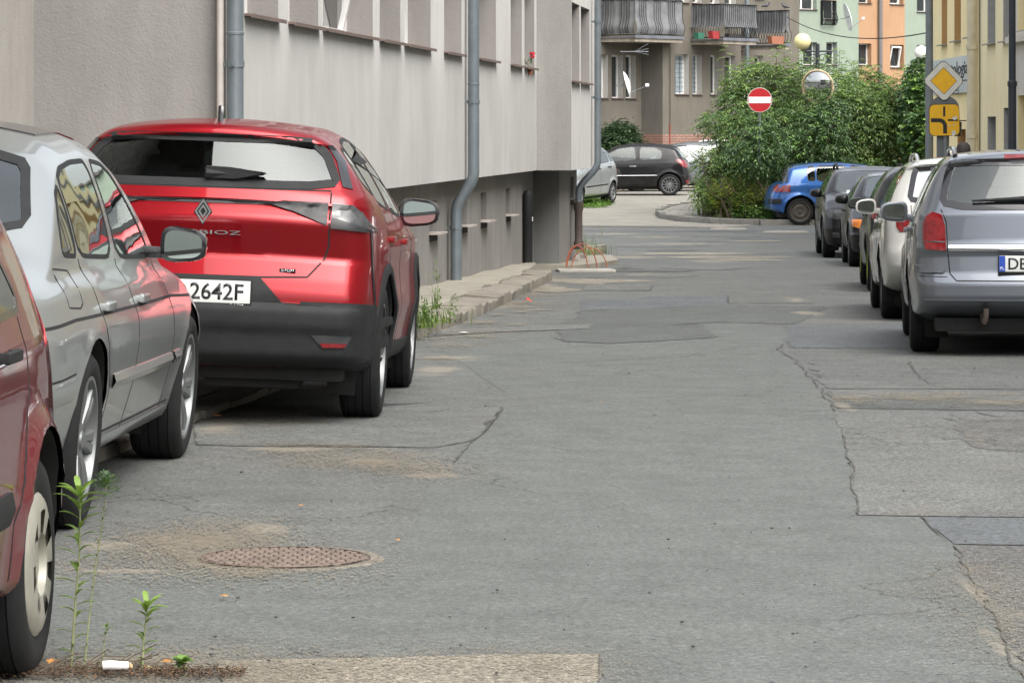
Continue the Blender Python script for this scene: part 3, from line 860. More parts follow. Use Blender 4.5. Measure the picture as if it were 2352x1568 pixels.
# downpipes
def downpipe(label, x, off, s, z_top, zbend, lower_off, z_bot, r=.062, cast_iron=None, clamps=(), seam=()):
    root = thing('downpipe', label, 'downpipe', gh.matrix_basis @ Vector((s, off, 0)) if False else (Matrix.Translation(P0) @ Matrix.Rotation(AL, 4, 'Z')) @ Vector((s, off, 0)), AL, 'zinc downpipes on the grey house')
    bm = bmesh.new()
    if zbend is None:
        tube(bm, [(0, 0, z_top), (0, 0, z_bot)], r, 20)
    else:
        dy = lower_off - off
        pts = [(0, 0, z_top), (0, 0, zbend + .30)]
        for k in range(9):
            a = k / 8; sm_ = a * a * (3 - 2 * a)
            pts.append((0, dy * sm_, zbend + .22 - .44 * a))
        pts += [(0, dy, zbend - .32), (0, dy, z_bot)]
        tube(bm, pts, r, 20)
    obj('pipe', bm, M_zinc, root)
    for z in clamps:
        bm = bmesh.new(); yy = 0 if (zbend is None or z > zbend) else dy
        lathe(bm, [(r, -.022), (r + .006, -.022), (r + .006, .022), (r, .022)], 20, Matrix.Translation((0, yy, z)))
        box(bm, (0, yy + .06, z), (.015, .12, .03)); box(bm, (-r - .012, yy, z), (.03, .012, .03))
        obj('clamp', bm, M_zinc, root)
    for z in seam:
        bm = bmesh.new(); yy = 0 if (zbend is None or z > zbend) else dy
        lathe(bm, [(r, -.012), (r + .0045, -.008), (r + .0045, .008), (r, .012)], 20, Matrix.Translation((0, yy, z)))
        obj('joint', bm, M_zinc, root)
    if cast_iron:
        z0, z1 = cast_iron
        bm = bmesh.new(); yy = dy
        R = r * 1.15
        lathe(bm, [(R, z0), (R * 1.28, z0 + .0), (R * 1.28, z0 + .10), (R, z0 + .13), (R, z1 - .14), (R * 1.25, z1 - .10), (R * 1.3, z1), (R * .9, z1 + .01)], 20, Matrix.Translation((0, yy, 0)))
        obj('cast_iron_foot', bm, M_rust, root)
    return root
z1_ = lambda y, Y: CAM_H - (y - HZ) * Y / FPX
downpipe('thick zinc downpipe on the grey corner above the red crossover', 544, -.085, -.76, 9.3, None, 0, -.1, .0595, None, (z1_(148, 24.5),), (z1_(77, 24.5),))
sB = s_of(1088, -.10)
downpipe('zinc downpipe bending back to the dark plinth beside the cellar windows', 1088, -.10, sB, 9.3, z1_(440, 40), .10, g(40) + .1, .064, None, (z1_(235, 40), z1_(520, 40)), (z1_(195, 40),))
sC = s_of(1372, -.60)
downpipe('slim zinc downpipe at the far house corner with a rusty cast-iron foot', 1372, OUT - .10, s_of(1373, OUT - .10), 9.3, z1_(405, 52.5), PY2 - .13, z1_(470, 52.5), .050, (z1_(568, 52.5), z1_(462, 52.5)), (z1_(52, 52), z1_(225, 52)), ())
# pink conduit beside the first pipe
bm = bmesh.new(); tube(bm, [(0, 0, -.1), (0, 0, 9.3)], .026, 12)
o = tag(obj('conduit', bm, simple('pale_conduit', (.46, .43, .41), .6, 0, .1)), 'pale vertical conduit beside the first zinc downpipe', 'conduit'); o.location = apt(506, 300, 24.50) * 1.0; o.location.z = 0
bm = bmesh.new(); tube(bm, [(0, 0, 0), (0, 0, 8.4)], .012, 8)
o = tag(obj('lightning_wire', bm, M_seam), 'thin black cable running down beside the middle downpipe', 'cable'); o.location = apt(1066, 300, 39.6); o.location.z = .93
# black post against the plinth
p = gpt(1212, 590, .12); p = Vector((ray_t(1212) * 48.3, 48.3, g(48.3) + .10))
root = thing('black_post', 'black domed pipe post standing against the plinth', 'post', p)
bm = bmesh.new(); lathe(bm, [(0, 1.02), (.035, 1.015), (.060, .985), (.070, .945), (.072, .90), (.072, .56), (.067, .55), (.067, 0), (0, 0)], 24); obj('tube', bm, M_black, root)
bm = bmesh.new(); box(bm, (.068, -.02, .62), (.012, .03, .06), None, .004); obj('sticker', bm, M_white, root)
# red geranium on the sill
p = apt(1212, 132, 47.0)
root = thing('potted_geranium', 'red geranium on the window sill near the far end of the grey house', 'plant', (p.x + .02, p.y, p.z - .12))
bm = bmesh.new(); lathe(bm, [(0, -.12), (.04, -.12), (.055, -.02), (0, -.02)], 12); obj('pot', bm, simple('terracotta', (.30, .12, .07), .8), root)
bm = bmesh.new(); r_ = random.Random(2)
tube(bm, [(0, 0, -.03), (-.03, 0, .05), (.02, 0, .14)], .004, 5)
for i in range(22):
    a = r_.uniform(0, 6.28); c = Vector((-.03 + .06 * math.cos(a), .05 * math.sin(a), r_.uniform(-.02, .10)))
    lathe(bm, [(0, .003), (.016, .0)], 6, Matrix.Translation(c) @ Matrix.Rotation(r_.uniform(-1, 1), 4, 'X'))
obj('leaves', bm, simple('leaf_green', (.05, .12, .03), .6), root, False)
bm = bmesh.new()
for i in range(34):
    d = Vector((r_.gauss(0, 1), r_.gauss(0, 1), r_.gauss(0, 1))).normalized() * .035
    lathe(bm, [(0, .004), (.014, 0)], 6, Matrix.Translation(Vector((.04, 0, .15)) + d) @ Matrix.Rotation(r_.uniform(-2, 2), 4, 'X'))
obj('flower', bm, simple('petal_red', (.55, .01, .03), .6), root, False)

# ---- generic frame for the far fronts
class Front:
    def __init__(s, x, y, ang, z):
        s.P = Vector((x, y, 0)); s.a = ang; s.d = (math.cos(ang), math.sin(ang)); s.n = (-math.sin(ang), math.cos(ang)); s.z = z
    def s(s, px, off=0.0):
        t = ray_t(px); ox, oy = s.P.x + s.n[0] * off, s.P.y + s.n[1] * off
        return (t * oy - ox) / (s.d[0] - t * s.d[1])
    def Y(s, px, off=0.0): return s.P.y + s.n[1] * off + s.d[1] * s.s(px, off)
    def zz(s, px, py, off=0.0): return CAM_H - (py - HZ) * s.Y(px, off) / FPX
    def w(s, a, off, z): return Vector((s.P.x + s.d[0] * a + s.n[0] * off, s.P.y + s.d[1] * a + s.n[1] * off, z))

# ---- beige block with balconies
bf = Front(2.35, 111.5, math.radians(50), 0)
bb = thing('balcony_block', 'beige block of flats with bar-fronted balconies and a brick base behind the yard', 'building', bf.P, bf.a)
M_be = plaster('beige_render', (.148, .135, .112), .4, .35)
M_be2 = plaster('beige_render_dark', (.135, .127, .112), .4, .3)
M_wr = simple('white_reveal', (.44, .43, .40), .8, 0, .08)
M_brick = pave_mat('brick_base', (.27, .16, .125), .26, .085, 0, True)
zg = -.45; OUT2 = -.88
sS = bf.s(1473)
zf = lambda py: CAM_H - (py - HZ) * 115 / FPX
wz0, wz1 = bf.zz(1440, 227), bf.zz(1440, 127)
opsA = [(bf.s(a), bf.s(b), wz0, wz1) for a, b in ((1372, 1396), (1405, 1430.5), (1437.5, 1460))]
bm = bmesh.new(); rv = []
up = lambda o, k=1: [(a, b, c + 3 * i, d + 3 * i) for (a, b, c, d) in o for i in range(k + 1)]
wall(bm, -7, sS, 1.0, 12, up(opsA, 2), 0, .24, None, rv)
sS2 = bf.s(1519, OUT2); sE = bf.s(1702, OUT2)
opsB = [(bf.s(a, OUT2), bf.s(b, OUT2), bf.zz(1600, 218, OUT2), bf.zz(1600, 126, OUT2)) for a, b in ((1551, 1582), (1591, 1612), (1632, 1652), (1664, 1690))]
wall(bm, sS, sE, 1.0, 12, up(opsB, 2), OUT2, .24, None, rv)
sR = bf.s(1722, .0); sR2 = bf.s(1800, -.3)
opsC = [(bf.s(1733, 0), bf.s(1754, 0), bf.zz(1740, 200), bf.zz(1740, 128))]
wall(bm, sE, sE + 4.6, 1.0, 12, up(opsC, 2), 0, .24, None, rv)
quad(bm, (sE + 4.6, 0, zg - .5), (sE + 4.6, 8, zg - .5), (sE + 4.6, 8, 12), (sE + 4.6, 0, 12))
quad(bm, (-7, 0, zg - .5), (-7, 8, zg - .5), (-7, 8, 12), (-7, 0, 12))
obj('wall', bm, M_be, bb, False); reveals(rv, M_wr, bb)
bm = bmesh.new(); quad(bm, (sS, 0, 1.35), (sS, OUT2, 1.35), (sS, OUT2, 12), (sS, 0, 12)); obj('step_wall', bm, M_be2, bb, False)
bm = bmesh.new()
zbk = bf.zz(1500, 309)
quad(bm, (-7, -.02, zg - .5), (sS, -.02, zg - .5), (sS, -.02, zbk), (-7, -.02, zbk))
quad(bm, (sS - .02, OUT2 - .02, zg - .5), (sE + .02, OUT2 - .02, zg - .5), (sE + .02, OUT2 - .02, zbk), (sS - .02, OUT2 - .02, zbk))
quad(bm, (sS - .02, OUT2 - .02, zg - .5), (sS - .02, 0, zg - .5), (sS - .02, 0, zbk), (sS - .02, OUT2 - .02, zbk))
quad(bm, (sE, -.02, zg - .5), (sE + 4.62, -.02, zg - .5), (sE + 4.62, -.02, zbk), (sE, -.02, zbk))
obj('brick_base', bm, M_brick, bb, False)
bm = bmesh.new(); box(bm, ((sE + 4.6 - 7) / 2, 4, 12.1), (sE + 12.4, 9.5, .3)); obj('roof', bm, MATS['roof_felt'], bb, False)
M_bars_pane = simple('barred_pane', (.30, .36, .40), .3, 0, .2, 5)
for (o, off) in [(q, 0) for q in opsA] + [(q, OUT2) for q in opsB] + [(q, 0) for q in opsC]:
    for k in range(3):
        w = window(bb, o[0], o[1], o[2] + 3 * k, o[3] + 3 * k, off, .24, True, M_sill, 1, None, False, M_bars_pane if (off == OUT2 and k == 0 and o in opsB[:2]) else None, .06)
        if off == OUT2 and k == 0 and o in opsB[:2]:
            gm = bmesh.new()
            for i in range(8): box(gm, ((o[0] + o[1]) / 2, off + .19, o[2] + .1 + i * (o[3] - o[2] - .1) / 8), (o[1] - o[0] - .12, .012, .012))
            for i in (1, 2): box(gm, (o[0] + (o[1] - o[0]) * i / 3, off + .185, (o[2] + o[3]) / 2), (.012, .012, o[3] - o[2] - .1))
            obj('window_bars', gm, M_black, w, False)
M_screen = simple('balcony_screen', (.15, .155, .16), .8, 0, .3, 3, .3)
M_slab = simple('slab_edge', (.33, .29, .24), .85, 0, .4, 3, .3)
M_slabm = simple('slab_metal', (.17, .18, .20), .5, .3, .3, 3)
def balcony(s0, s1, off, proud, z, seed, hh=1.12, full=True, groups=None):
    r_ = random.Random(seed)
    bm = bmesh.new()
    box(bm, ((s0 + s1) / 2, off - proud / 2, z - .10), (s1 - s0, proud, .12)); b = obj('balcony', bm, M_slab, bb, False)
    bm = bmesh.new(); box(bm, ((s0 + s1) / 2, off - proud / 2, z - .02), (s1 - s0 + .08, proud + .08, .05)); box(bm, ((s0 + s1) / 2, off - proud - .045, z + .0), (s1 - s0 + .1, .02, .10)); obj('slab_edging', bm, M_slabm, b, False)
    # pot-bellied bars along end and front
    def belly(t): return .10 * math.exp(-((t - .22) / .16) ** 2)
    bm = bmesh.new()
    n = int((s1 - s0) / .105); m = int(proud / .105)
    path = [(s0, off - proud * i / m, (-1, 0)) for i in range(1, m)] + [(s0 + (s1 - s0) * i / n, off - proud, (0, -1)) for i in range(n + 1)] + [(s1, off - proud + proud * i / m, (1, 0)) for i in range(1, m)]
    for k, (a, y, nn) in enumerate(path):
        if groups and (k % groups[1]) >= groups[0]: continue
        tube(bm, [(a + nn[0] * (belly(t) + .02), y + nn[1] * (belly(t) + .02), z + .04 + t * hh) for t in (0, .06, .14, .22, .30, .42, .6, 1)], .009, 5, False)
    for zt in (hh + .04, .06):
        for (p, q) in (((s0, off), (s0, off - proud)), ((s0, off - proud), (s1, off - proud)), ((s1, off - proud), (s1, off))):
            tube(bm, [(p[0], p[1] - .02, z + zt), (q[0], q[1] - .02, z + zt)], .018, 6)
    obj('railing', bm, M_black, b, False)
    bm = bmesh.new()
    zl = z + (.06 if full else .36); zh = z + hh * (1.0 if full else .98)
    def sheet_(p, q, nn):
        N_ = 22; rows = []
        for i in range(N_ + 1):
            f = i / N_; row = []
            for j in range(9):
                t = (zl - z) / hh + j / 8 * (zh - zl) / hh
                w_ = .014 * math.sin(f * 31 + seed) + .01 * r_.uniform(-1, 1)
                o_ = belly(t) * .9 - .012 + w_
                row.append(bm.verts.new((p[0] + (q[0] - p[0]) * f + nn[0] * o_, p[1] + (q[1] - p[1]) * f + nn[1] * o_, z + .04 + t * hh)))
            rows.append(row)
        for a, c in zip(rows, rows[1:]):
            for j in range(8): bm.faces.new((a[j], c[j], c[j + 1], a[j + 1]))
    sheet_((s0, off), (s0, off - proud), (-1, 0)); sheet_((s0, off - proud), (s1, off - proud), (0, -1)); sheet_((s1, off - proud), (s1, off), (1, 0))
    obj('privacy_screen', bm, M_screen, b)
    return b, path
zb1 = bf.zz(1456, 84, -1.4); zb2 = bf.zz(1655, 90, OUT2 - 1.3)
balcony(bf.s(1380), bf.s(1567, -1.4), 0, 1.4, zb1, 1, 1.15, True, (4, 7))
balcony(bf.s(1588, OUT2), bf.s(1737, OUT2 - 1.3), OUT2, 1.3, zb2, 2, 1.10, False)
balcony(bf.s(1737, OUT2 + .2), bf.s(1806, OUT2 - .9), 0, 1.0 - OUT2 + .0, zb2 - .10, 3, 1.10, False)
def on_far(fr, s, off, z): return fr.w(s, off, z)
# things kept on the balconies
r_ = random.Random(8)
def potbox(s, off, z, label, w, h, m, nm='planter', cat='planter'):
    bm = bmesh.new(); prism(bm, [(-w / 2 * .85, 0), (w / 2 * .85, 0), (w / 2, h), (-w / 2, h)], -.09, .09)
    o = tag(obj(nm, bm, m, None, False), label, cat); o.location = bf.w(s, off, z); o.rotation_euler = (0, 0, bf.a)
sF = bf.s(1655, OUT2 - 1.3)
potbox(bf.s(1640, OUT2 - 1.1), OUT2 - 1.1, zb2 + .01, 'red box low on the middle balcony', .40, .24, simple('red_box', (.30, .03, .03), .6))
potbox(sF + .9, OUT2 - 1.15, zb2 + .01, 'dark flower trough low on the middle balcony', .7, .18, simple('trough', (.06, .05, .05), .7))
potbox(bf.s(1785, OUT2 - .9), OUT2 - .85, zb2 - .09, 'terracotta flower trough low on the right balcony', .75, .26, MATS['terracotta'])
potbox(bf.s(1600, OUT2 - .5), OUT2 - .6, zb2 + .01, 'green planter low on the middle balcony', .35, .2, simple('green_box', (.04, .16, .10), .6))
# pigeons on the rail
def pigeon(p, rz, label):
    root = thing('pigeon', label, 'bird', p, rz)
    bm = bmesh.new()
    tube(bm, [(-.17, 0, .07), (-.10, 0, .085), (-.03, 0, .10), (.04, 0, .115), (.075, 0, .15), (.09, 0, .19), (.105, 0, .205), (.125, 0, .20), (.148, 0, .192)], [.012, .030, .052, .050, .032, .026, .026, .012, .003], 12)
    tube(bm, [(.0, .015, .06), (.005, .015, .0)], .004, 5); tube(bm, [(.0, -.015, .06), (.005, -.015, .0)], .004, 5)
    obj('body', bm, simple('pigeon_grey', (.05, .05, .06), .6, 0, .4, 30), root)
    for sg in (1, -1):
        bm = bmesh.new(); tube(bm, [(.05, sg * .04, .12), (-.04, sg * .055, .105), (-.15, sg * .025, .085)], [.012, .024, .004], 8); obj('wing', bm, simple('wing_grey', (.085, .085, .10), .6), root)
zr = zb2 + 1.15
for px, rz, lb in ((1760, 0, 'dark pigeon perched on the balcony rail, facing right'), (1803, math.pi * .9, 'dark pigeon perched at the right end of the balcony rail, head down')):
    a = bf.s(px, OUT2 - 1.02); pigeon(bf.w(a, OUT2 - 1.02, zr - .08), rz, lb)
# aerial and dish by the left windows
def dish(p, rz, label, R=.42):
    root = thing('satellite_dish', label, 'satellite dish', p, rz)
    bm = bmesh.new(); M_ = Matrix.Rotation(-math.pi / 2 + .25, 4, 'Y')
    lathe(bm, [(0, 0), (R * .3, -.008), (R * .6, -.035), (R * .85, -.075), (R, -.11), (R, -.12), (R * .85, -.088), (0, -.015)], 32, M_)
    obj('reflector', bm, M_white, root)
    bm = bmesh.new(); tube(bm, [(.10, 0, -R * .95), (-.20, 0, -R * .6), (-.52, 0, -.12)], .013, 6); tube(bm, [(.03, 0, 0), (.30, 0, -.10), (.42, 0, -.10)], .02, 6)
    obj('arm', bm, M_slabm, root)
    bm = bmesh.new(); box(bm, (-.55, 0, -.08), (.12, .07, .10), None, .02); obj('receiver', bm, M_white, root)
dish(apt(1447, 190, 111.2), math.pi * .97, 'white satellite dish seen edge-on on the beige wall', .40)
p = apt(1450, 119, 111.0)
root = thing('aerial', 'thin rod television aerial on the beige wall under the balcony', 'aerial', p)
bm = bmesh.new()
tube(bm, [(-.35, 0, 0), (.55, 0, .0)], .012, 6)
for i in range(7):
    x = -.3 + i * .13; tube(bm, [(x, -.25, -.03), (x, .25, .03)], .006, 5)
for z in (.22, .08, -.08): tube(bm, [(.1, 0, 0), (.55, 0, z * 1.2)], .008, 5)
tube(bm, [(-.25, 0, 0), (-.25, .4, -.05)], .014, 6)
obj('rods', bm, M_slabm, root)
# grey downpipe on the beige block, and a rusty wire
bm = bmesh.new(); tube(bm, [(0, 0, -.4), (0, 0, 12)], .075, 14); o = tag(obj('downpipe', bm, M_zinc), 'grey downpipe on the beige block behind the shrubs', 'downpipe'); q = bf.w(bf.s(1713, OUT2) , OUT2 - .05, 0); o.location = q
q = bf.w(bf.s(1539, OUT2 - .04), OUT2 - .04, 0)
bm = bmesh.new(); tube(bm, [(0, 0, .2), (0, 0, z1_(285, 114))], .022, 6); tag(obj('rusty_pipe', bm, simple('rusty_red', (.25, .06, .035), .8)), 'thin rusty pipe rising from the brick base', 'pipe').location = q
bm = bmesh.new(); tube(bm, [(0, 0, z1_(285, 114)), (0, 0, 5.0)], .010, 5); tag(obj('cable', bm, M_seam), 'thin cable down the beige wall above the rusty pipe', 'cable').location = q

# ---- green and orange block
gf = Front(9.0, 148, math.radians(45), 0)
gb_ = thing('striped_block', 'pale green block of flats with a tall orange band', 'building', gf.P, gf.a)
M_gr = plaster('green_render', (.26, .31, .25), .2, .12, var=.05)
M_or = plaster('orange_render', (.40, .24, .14), .2, .12, var=.05)
def gband(a, b, m, wins, nm):
    bm = bmesh.new(); rv = []
    o = [(gf.s(x0), gf.s(x1), gf.zz(x0, y1), gf.zz(x0, y0)) for (x0, x1, y0, y1, *_) in wins]
    zz = sorted({round(q[2], 3) for q in o})
    bm2 = bmesh.new()
    # overlapping columns allowed: use all openings
    wall(bm, a, b, -1, 15, o, 0, .27, None, rv)
    obj(nm, bm, m, gb_, False); reveals(rv, m if m is M_or else simple('pale_green_reveal', (.30, .35, .30), .85), gb_)
    for q, w in zip(o, wins): window(gb_, q[0], q[1], q[2], q[3], 0, .27, True, simple('brown_sill', (.09, .05, .045), .6), w[4] if len(w) > 4 else 1, None, False, None, .06, len(w) > 5)
s0g = gf.s(1792)
gband(s0g, gf.s(1972), M_gr, [(1823, 1876, -38, 22, 2), (1892, 1922, -38, 45), (1845, 1877, 97, 150, 1), (1898, 1923, 97, 150, 1)], 'green_wall')
gband(gf.s(1972), gf.s(2078), M_or, [(1961 + 11, 2001.5, 100, 150, 1), (2045, 2076, 103, 156, 1, 1), (1972.5, 2001, -38, 8, 1), (2044, 2075, -40, 11, 1, 1)], 'orange_wall')
gband(gf.s(2078), gf.s(2078) + 14, M_gr, [(2106, 2134, 104, 156, 1), (2106, 2134, -38, 28, 1)], 'green_wall')
bm = bmesh.new(); quad(bm, (s0g, 0, -1), (s0g, 9, -1), (s0g, 9, 15), (s0g, 0, 15)); s9 = gf.s(2078) + 14; quad(bm, (s9, 0, -1), (s9, 9, -1), (s9, 9, 15), (s9, 0, 15))
obj('side_walls', bm, M_gr, gb_, False)
bm = bmesh.new(); box(bm, ((s0g + s9) / 2, 4.5, 15.1), (s9 - s0g + .6, 10, .3)); obj('roof', bm, MATS['roof_felt'], gb_, False)
bm = bmesh.new(); tube(bm, [(0, 0, -1), (0, 0, 15)], .10, 14); o = tag(obj('downpipe', bm, simple('brown_grey_pipe', (.16, .15, .15), .5, .2)), 'dark downpipe down the orange band', 'downpipe'); q = gf.w(gf.s(2022, -.1), -.1, 0); o.location = q
dish(apt(1953, 38, 146.5), math.pi * 1.03, 'white satellite dish beside the barred window on the green wall', .62)
# barred window cage
a0, a1 = gf.s(1893, -.2), gf.s(1921, -.2)
cg = thing('window_cage', 'curved black bars before a window of the green wall, pale trough on top', 'window guard', gf.w(a0, 0, gf.zz(1905, 58)), gf.a)
bm = bmesh.new(); n = 11; W_ = a1 - a0; hh = 1.05
for i in range(n + 1):
    x = W_ * i / n
    tube(bm, [(x, -.16 - .14 * math.exp(-((t - .25) / .2) ** 2), t * hh) for t in (0, .12, .25, .4, .6, 1)], .016, 5)
for i in range(4):
    for x in (0, W_): tube(bm, [(x, -.04 * i, t * hh) for t in (0, 1)], .016, 5)
tube(bm, [(0, 0, 0), (0, -.17, 0), (W_, -.17, 0), (W_, 0, 0)], .02, 5); tube(bm, [(0, 0, hh), (0, -.17, hh), (W_, -.17, hh), (W_, 0, hh)], .02, 5)
obj('bars', bm, M_black, cg, False)
bm = bmesh.new(); box(bm, (W_ / 2, -.2, hh + .10), (W_, .24, .16), None, .02); obj('flower_trough', bm, simple('trough_pale', (.6, .5, .36), .7), cg, False)

# ---- yellow buildings on the right: the line of fronts is parallel to the road
rf = Front(9.2, 76.2, -math.pi / 2, 0)        # s grows towards the viewer
M_ye = plaster('yellow_render', (.95, .80, .46), .3, .30, var=.06)
M_ye2 = plaster('cream_render', (.88, .77, .50), .3, .35, var=.06)
M_yr = plaster('ochre_reveal', (.52, .31, .13), .3, .2)
M_gy = plaster('pale_grey_render', (.62, .58, .50), .3, .25)
def rz_(px, py): return rf.zz(px, py)
yb_ = thing('yellow_house', 'yellow corner house with ochre window recesses and a pale dental sign', 'building', rf.P, rf.a)
sA = rf.s(2247)
o1 = [(rf.s(2172), rf.s(2185), rz_(2178, 103), 6.2), (rf.s(2202), rf.s(2218), rz_(2210, 96), 6.2), (rf.s(2237) - 1.35, rf.s(2237) + .0, rz_(2230, 88), 6.2)]
bm = bmesh.new(); rv = []
o1 = [(rf.s(2163), rf.s(2175.5), rz_(2170, 105), 6.0), (rf.s(2192), rf.s(2207), rz_(2199, 97), 6.0), (rf.s(2223), rf.s(2238), rz_(2231, 88), 6.0)]
od = [(rf.s(2199), rf.s(2218), -1.2, rz_(2209, 297)), (rf.s(2223), rf.s(2235), rz_(2229, 338), rz_(2229, 290))]
wall(bm, 0, sA, -1.4, 10.5, o1 + od, 0, .38, None, rv)
quad(bm, (0, 0, -1.4), (0, 9, -1.4), (0, 9, 10.5), (0, 0, 10.5))
obj('wall', bm, M_ye, yb_, False); reveals(rv, M_yr, yb_)
for o in o1: window(yb_, *o, 0, .38, True, simple('grey_sill', (.30, .28, .25), .7), 1, None, False, None, .10)
bm = bmesh.new(); a, b, c, d = od[0]; box(bm, ((a + b) / 2, .30, (c + d) / 2), (b - a, .06, d - c)); dd = obj('door', bm, simple('brown_door', (.16, .07, .035), .5), yb_, False)
bm = bmesh.new(); box(bm, ((a + b) / 2, .262, d - .7), (b - a - .4, .012, .7)); obj('door_pane', bm, M_pane, dd, False)
bm = bmesh.new(); a, b, c, d = od[1]; box(bm, ((a + b) / 2, .30, (c + d) / 2), (b - a, .06, d - c)); obj('window', bm, simple('brown_frame', (.12, .07, .045), .5), yb_, False)
bm = bmesh.new(); box(bm, (sA / 2, 4.5, 10.6), (sA + .6, 9.8, .3)); obj('roof', bm, MATS['roof_felt'], yb_, False)
cb = thing('cream_house', 'cream house beyond the dark lamp post at the right edge', 'building', rf.w(sA + .02, 0, 0), rf.a)
L2_ = rf.s(2334) - sA
oo = [(rf.s(2268) - sA, rf.s(2286) - sA, rz_(2277, 103), 6.0), (rf.s(2304) - sA, rf.s(2321) - sA, rz_(2310, 98), 6.0), (rf.s(2268) - sA, rf.s(2287) - sA, rz_(2277, 345), rz_(2277, 268)), (rf.s(2305) - sA, rf.s(2325) - sA, -1.2, rz_(2310, 248))]
bm = bmesh.new(); rv = []; wall(bm, 0, L2_, -1.4, 9.5, oo, 0, .36, None, rv)
obj('wall', bm, M_ye2, cb, False); reveals(rv, simple('grey_reveal', (.36, .36, .34), .85), cb)
for o in oo[:2]: window(cb, *o, 0, .36, True, MATS['grey_sill'], 1, None, False, None, .10)
window(cb, *oo[2], 0, .36, False, None, 1)
bm = bmesh.new(); a, b, c, d = oo[3]; box(bm, ((a + b) / 2, .30, (c + d) / 2), (b - a, .06, d - c)); obj('door', bm, simple('dark_door', (.05, .045, .04), .5), cb, False)
bm = bmesh.new(); box(bm, (L2_ / 2, 4.5, 9.6), (L2_ + .3, 9.6, .3)); obj('roof', bm, MATS['roof_felt'], cb, False)
s2 = sA + L2_ + .04
lb_ = thing('pale_house', 'pale grey house with a ledge cut off by the right edge', 'building', rf.w(s2, 0, 0), rf.a)
oo = [(.5 + 3.0 * i, 1.9 + 3.0 * i, zlo, zlo + 1.6) for i in range(17) for zlo in (rz_(2345, 75) + 0, .5)]
bm = bmesh.new(); rv = []; wall(bm, 0, 52, -1.4, 9.0, oo, -.05, .3, None, rv)
quad(bm, (52, -.05, -1.4), (52, 9, -1.4), (52, 9, 9), (52, -.05, 9))
obj('wall', bm, M_gy, lb_, False); reveals(rv, M_ye, lb_)
for o in oo: window(lb_, *o, -.05, .3, True, MATS['grey_sill'], 1)
bm = bmesh.new(); zc = rz_(2345, 92); box(bm, (26, -.13, zc), (52, .16, .12)); box(bm, (26, -.10, zc + .09), (52, .10, .06)); obj('ledge', bm, M_gy, lb_, False)
bm = bmesh.new(); box(bm, (26, 4.5, 9.1), (52.3, 9.6, .3)); obj('roof', bm, MATS['roof_felt'], lb_, False)
# pavement in front of the right-hand houses
bm = bmesh.new()
rows = []
for Y in [4 + i for i in range(73)]:
    rows.append([bm.verts.new((x, Y, g(Y) + z)) for x, z in ((6.9, .004), (6.9, .12), (7.02, .12), (9.3, .14))])
for a, b in zip(rows, rows[1:]):
    for i in range(3): bm.faces.new((a[i], a[i + 1], b[i + 1], b[i]))
tag(obj('pavement', bm, M_pave2, None, False), kind='structure')
# downpipe between the yellow and cream houses
bm = bmesh.new(); tube(bm, [(0, 0, -1), (0, 0, 9.5)], .095, 16)
for z in (rz_(2247, 108), rz_(2247, 312)): lathe(bm, [(.095, -.05), (.115, -.05), (.115, .05), (.095, .05)], 16, Matrix.Translation((0, 0, z)))
o = tag(obj('downpipe', bm, simple('cream_pipe', (.56, .50, .36), .5, 0, .2, 4)), 'cream downpipe between the yellow and cream houses', 'downpipe'); o.location = rf.w(sA - .05, -.12, 0)
bm = bmesh.new(); tube(bm, [(0, 0, 0), (0, 0, 9.5)], .012, 6); o = tag(obj('cable', bm, M_seam), 'thin dark cable beside the cream downpipe', 'cable'); o.location = rf.w(sA + .45, -.03, 0)
# sign board
sa, sb = rf.s(2150), rf.s(2237)
zt_, zb__ = rf.zz(2237, 126), rf.zz(2237, 212)
sg_ = thing('wall_sign', 'pale grey signboard on the yellow wall reading Stomatologia', 'sign', rf.w((sa + sb) / 2, 0, (zt_ + zb__) / 2), rf.a)
Ls, Hs = sb - sa, zt_ - zb__
bm = bmesh.new(); box(bm, (0, -.05, 0), (Ls, .06, Hs), None, .01); obj('board', bm, simple('sign_grey', (.55, .60, .58), .5, 0, .10, 2), sg_)
bm = text_bm('Stomatologia', .42 * Hs / .75 * .62, Ls * .84, .006, Matrix.Translation((Ls * .035, -.081, Hs * .19)), .012); obj('lettering', bm, M_ink, sg_, False)
bm = bmesh.new(); box(bm, (Ls * .16, -.083, -Hs * .17), (Ls * .58, .006, .022)); obj('rule', bm, M_ink, sg_, False)
bm = bmesh.new()
cx, cz = Ls * .14, -Hs * .36
for (x0, x1, z0, z1) in ((-.5, .5, -.12, -.10), (-.5, .5, .10, .12), (-.5, -.48, -.12, .12), (.48, .5, -.12, .12), (-.1, .3, -.06, -.04), (.28, .3, -.06, .05), (-.1, -.08, -.06, .02)):
    box(bm, (cx + (x0 + x1) / 2, -.083, cz + (z0 + z1) / 2), (max(.014, x1 - x0), .006, max(.014, z1 - z0)))
obj('emblem', bm, M_ink, sg_, False)
# small lantern by the yellow door
p = rf.w(rf.s(2222), -.2, rz_(2222, 300))
root = thing('wall_lantern', 'small glass lantern on the yellow wall near the door', 'lantern', p)
bm = bmesh.new(); lathe(bm, [(0, .18), (.09, .14), (.09, .12), (.07, -.12), (0, -.12)], 12); obj('glass', bm, M_clearl, root)
bm = bmesh.new(); lathe(bm, [(0, .22), (.11, .15), (0, .15)], 12); tube(bm, [(0, 0, .2), (.18, 0, .2)], .012, 6); obj('cap', bm, M_black, root)
# ---------------------------------------------------------------- cars
def axis_lines(h, r, n):
    """coordinates -1..1 with extra lines in the rounded edge zone"""
    k = 5
    e = max(0.0, 1 - r / h)
    edge = [1 - (r / h) * (1 - math.tan(math.radians(45 * i / k))) for i in range(k + 1)]  # e .. 1
    mid = [e * (-1 + 2 * i / n) for i in range(n + 1)]
    return [-q for q in reversed(edge[1:])] + mid + edge[1:]

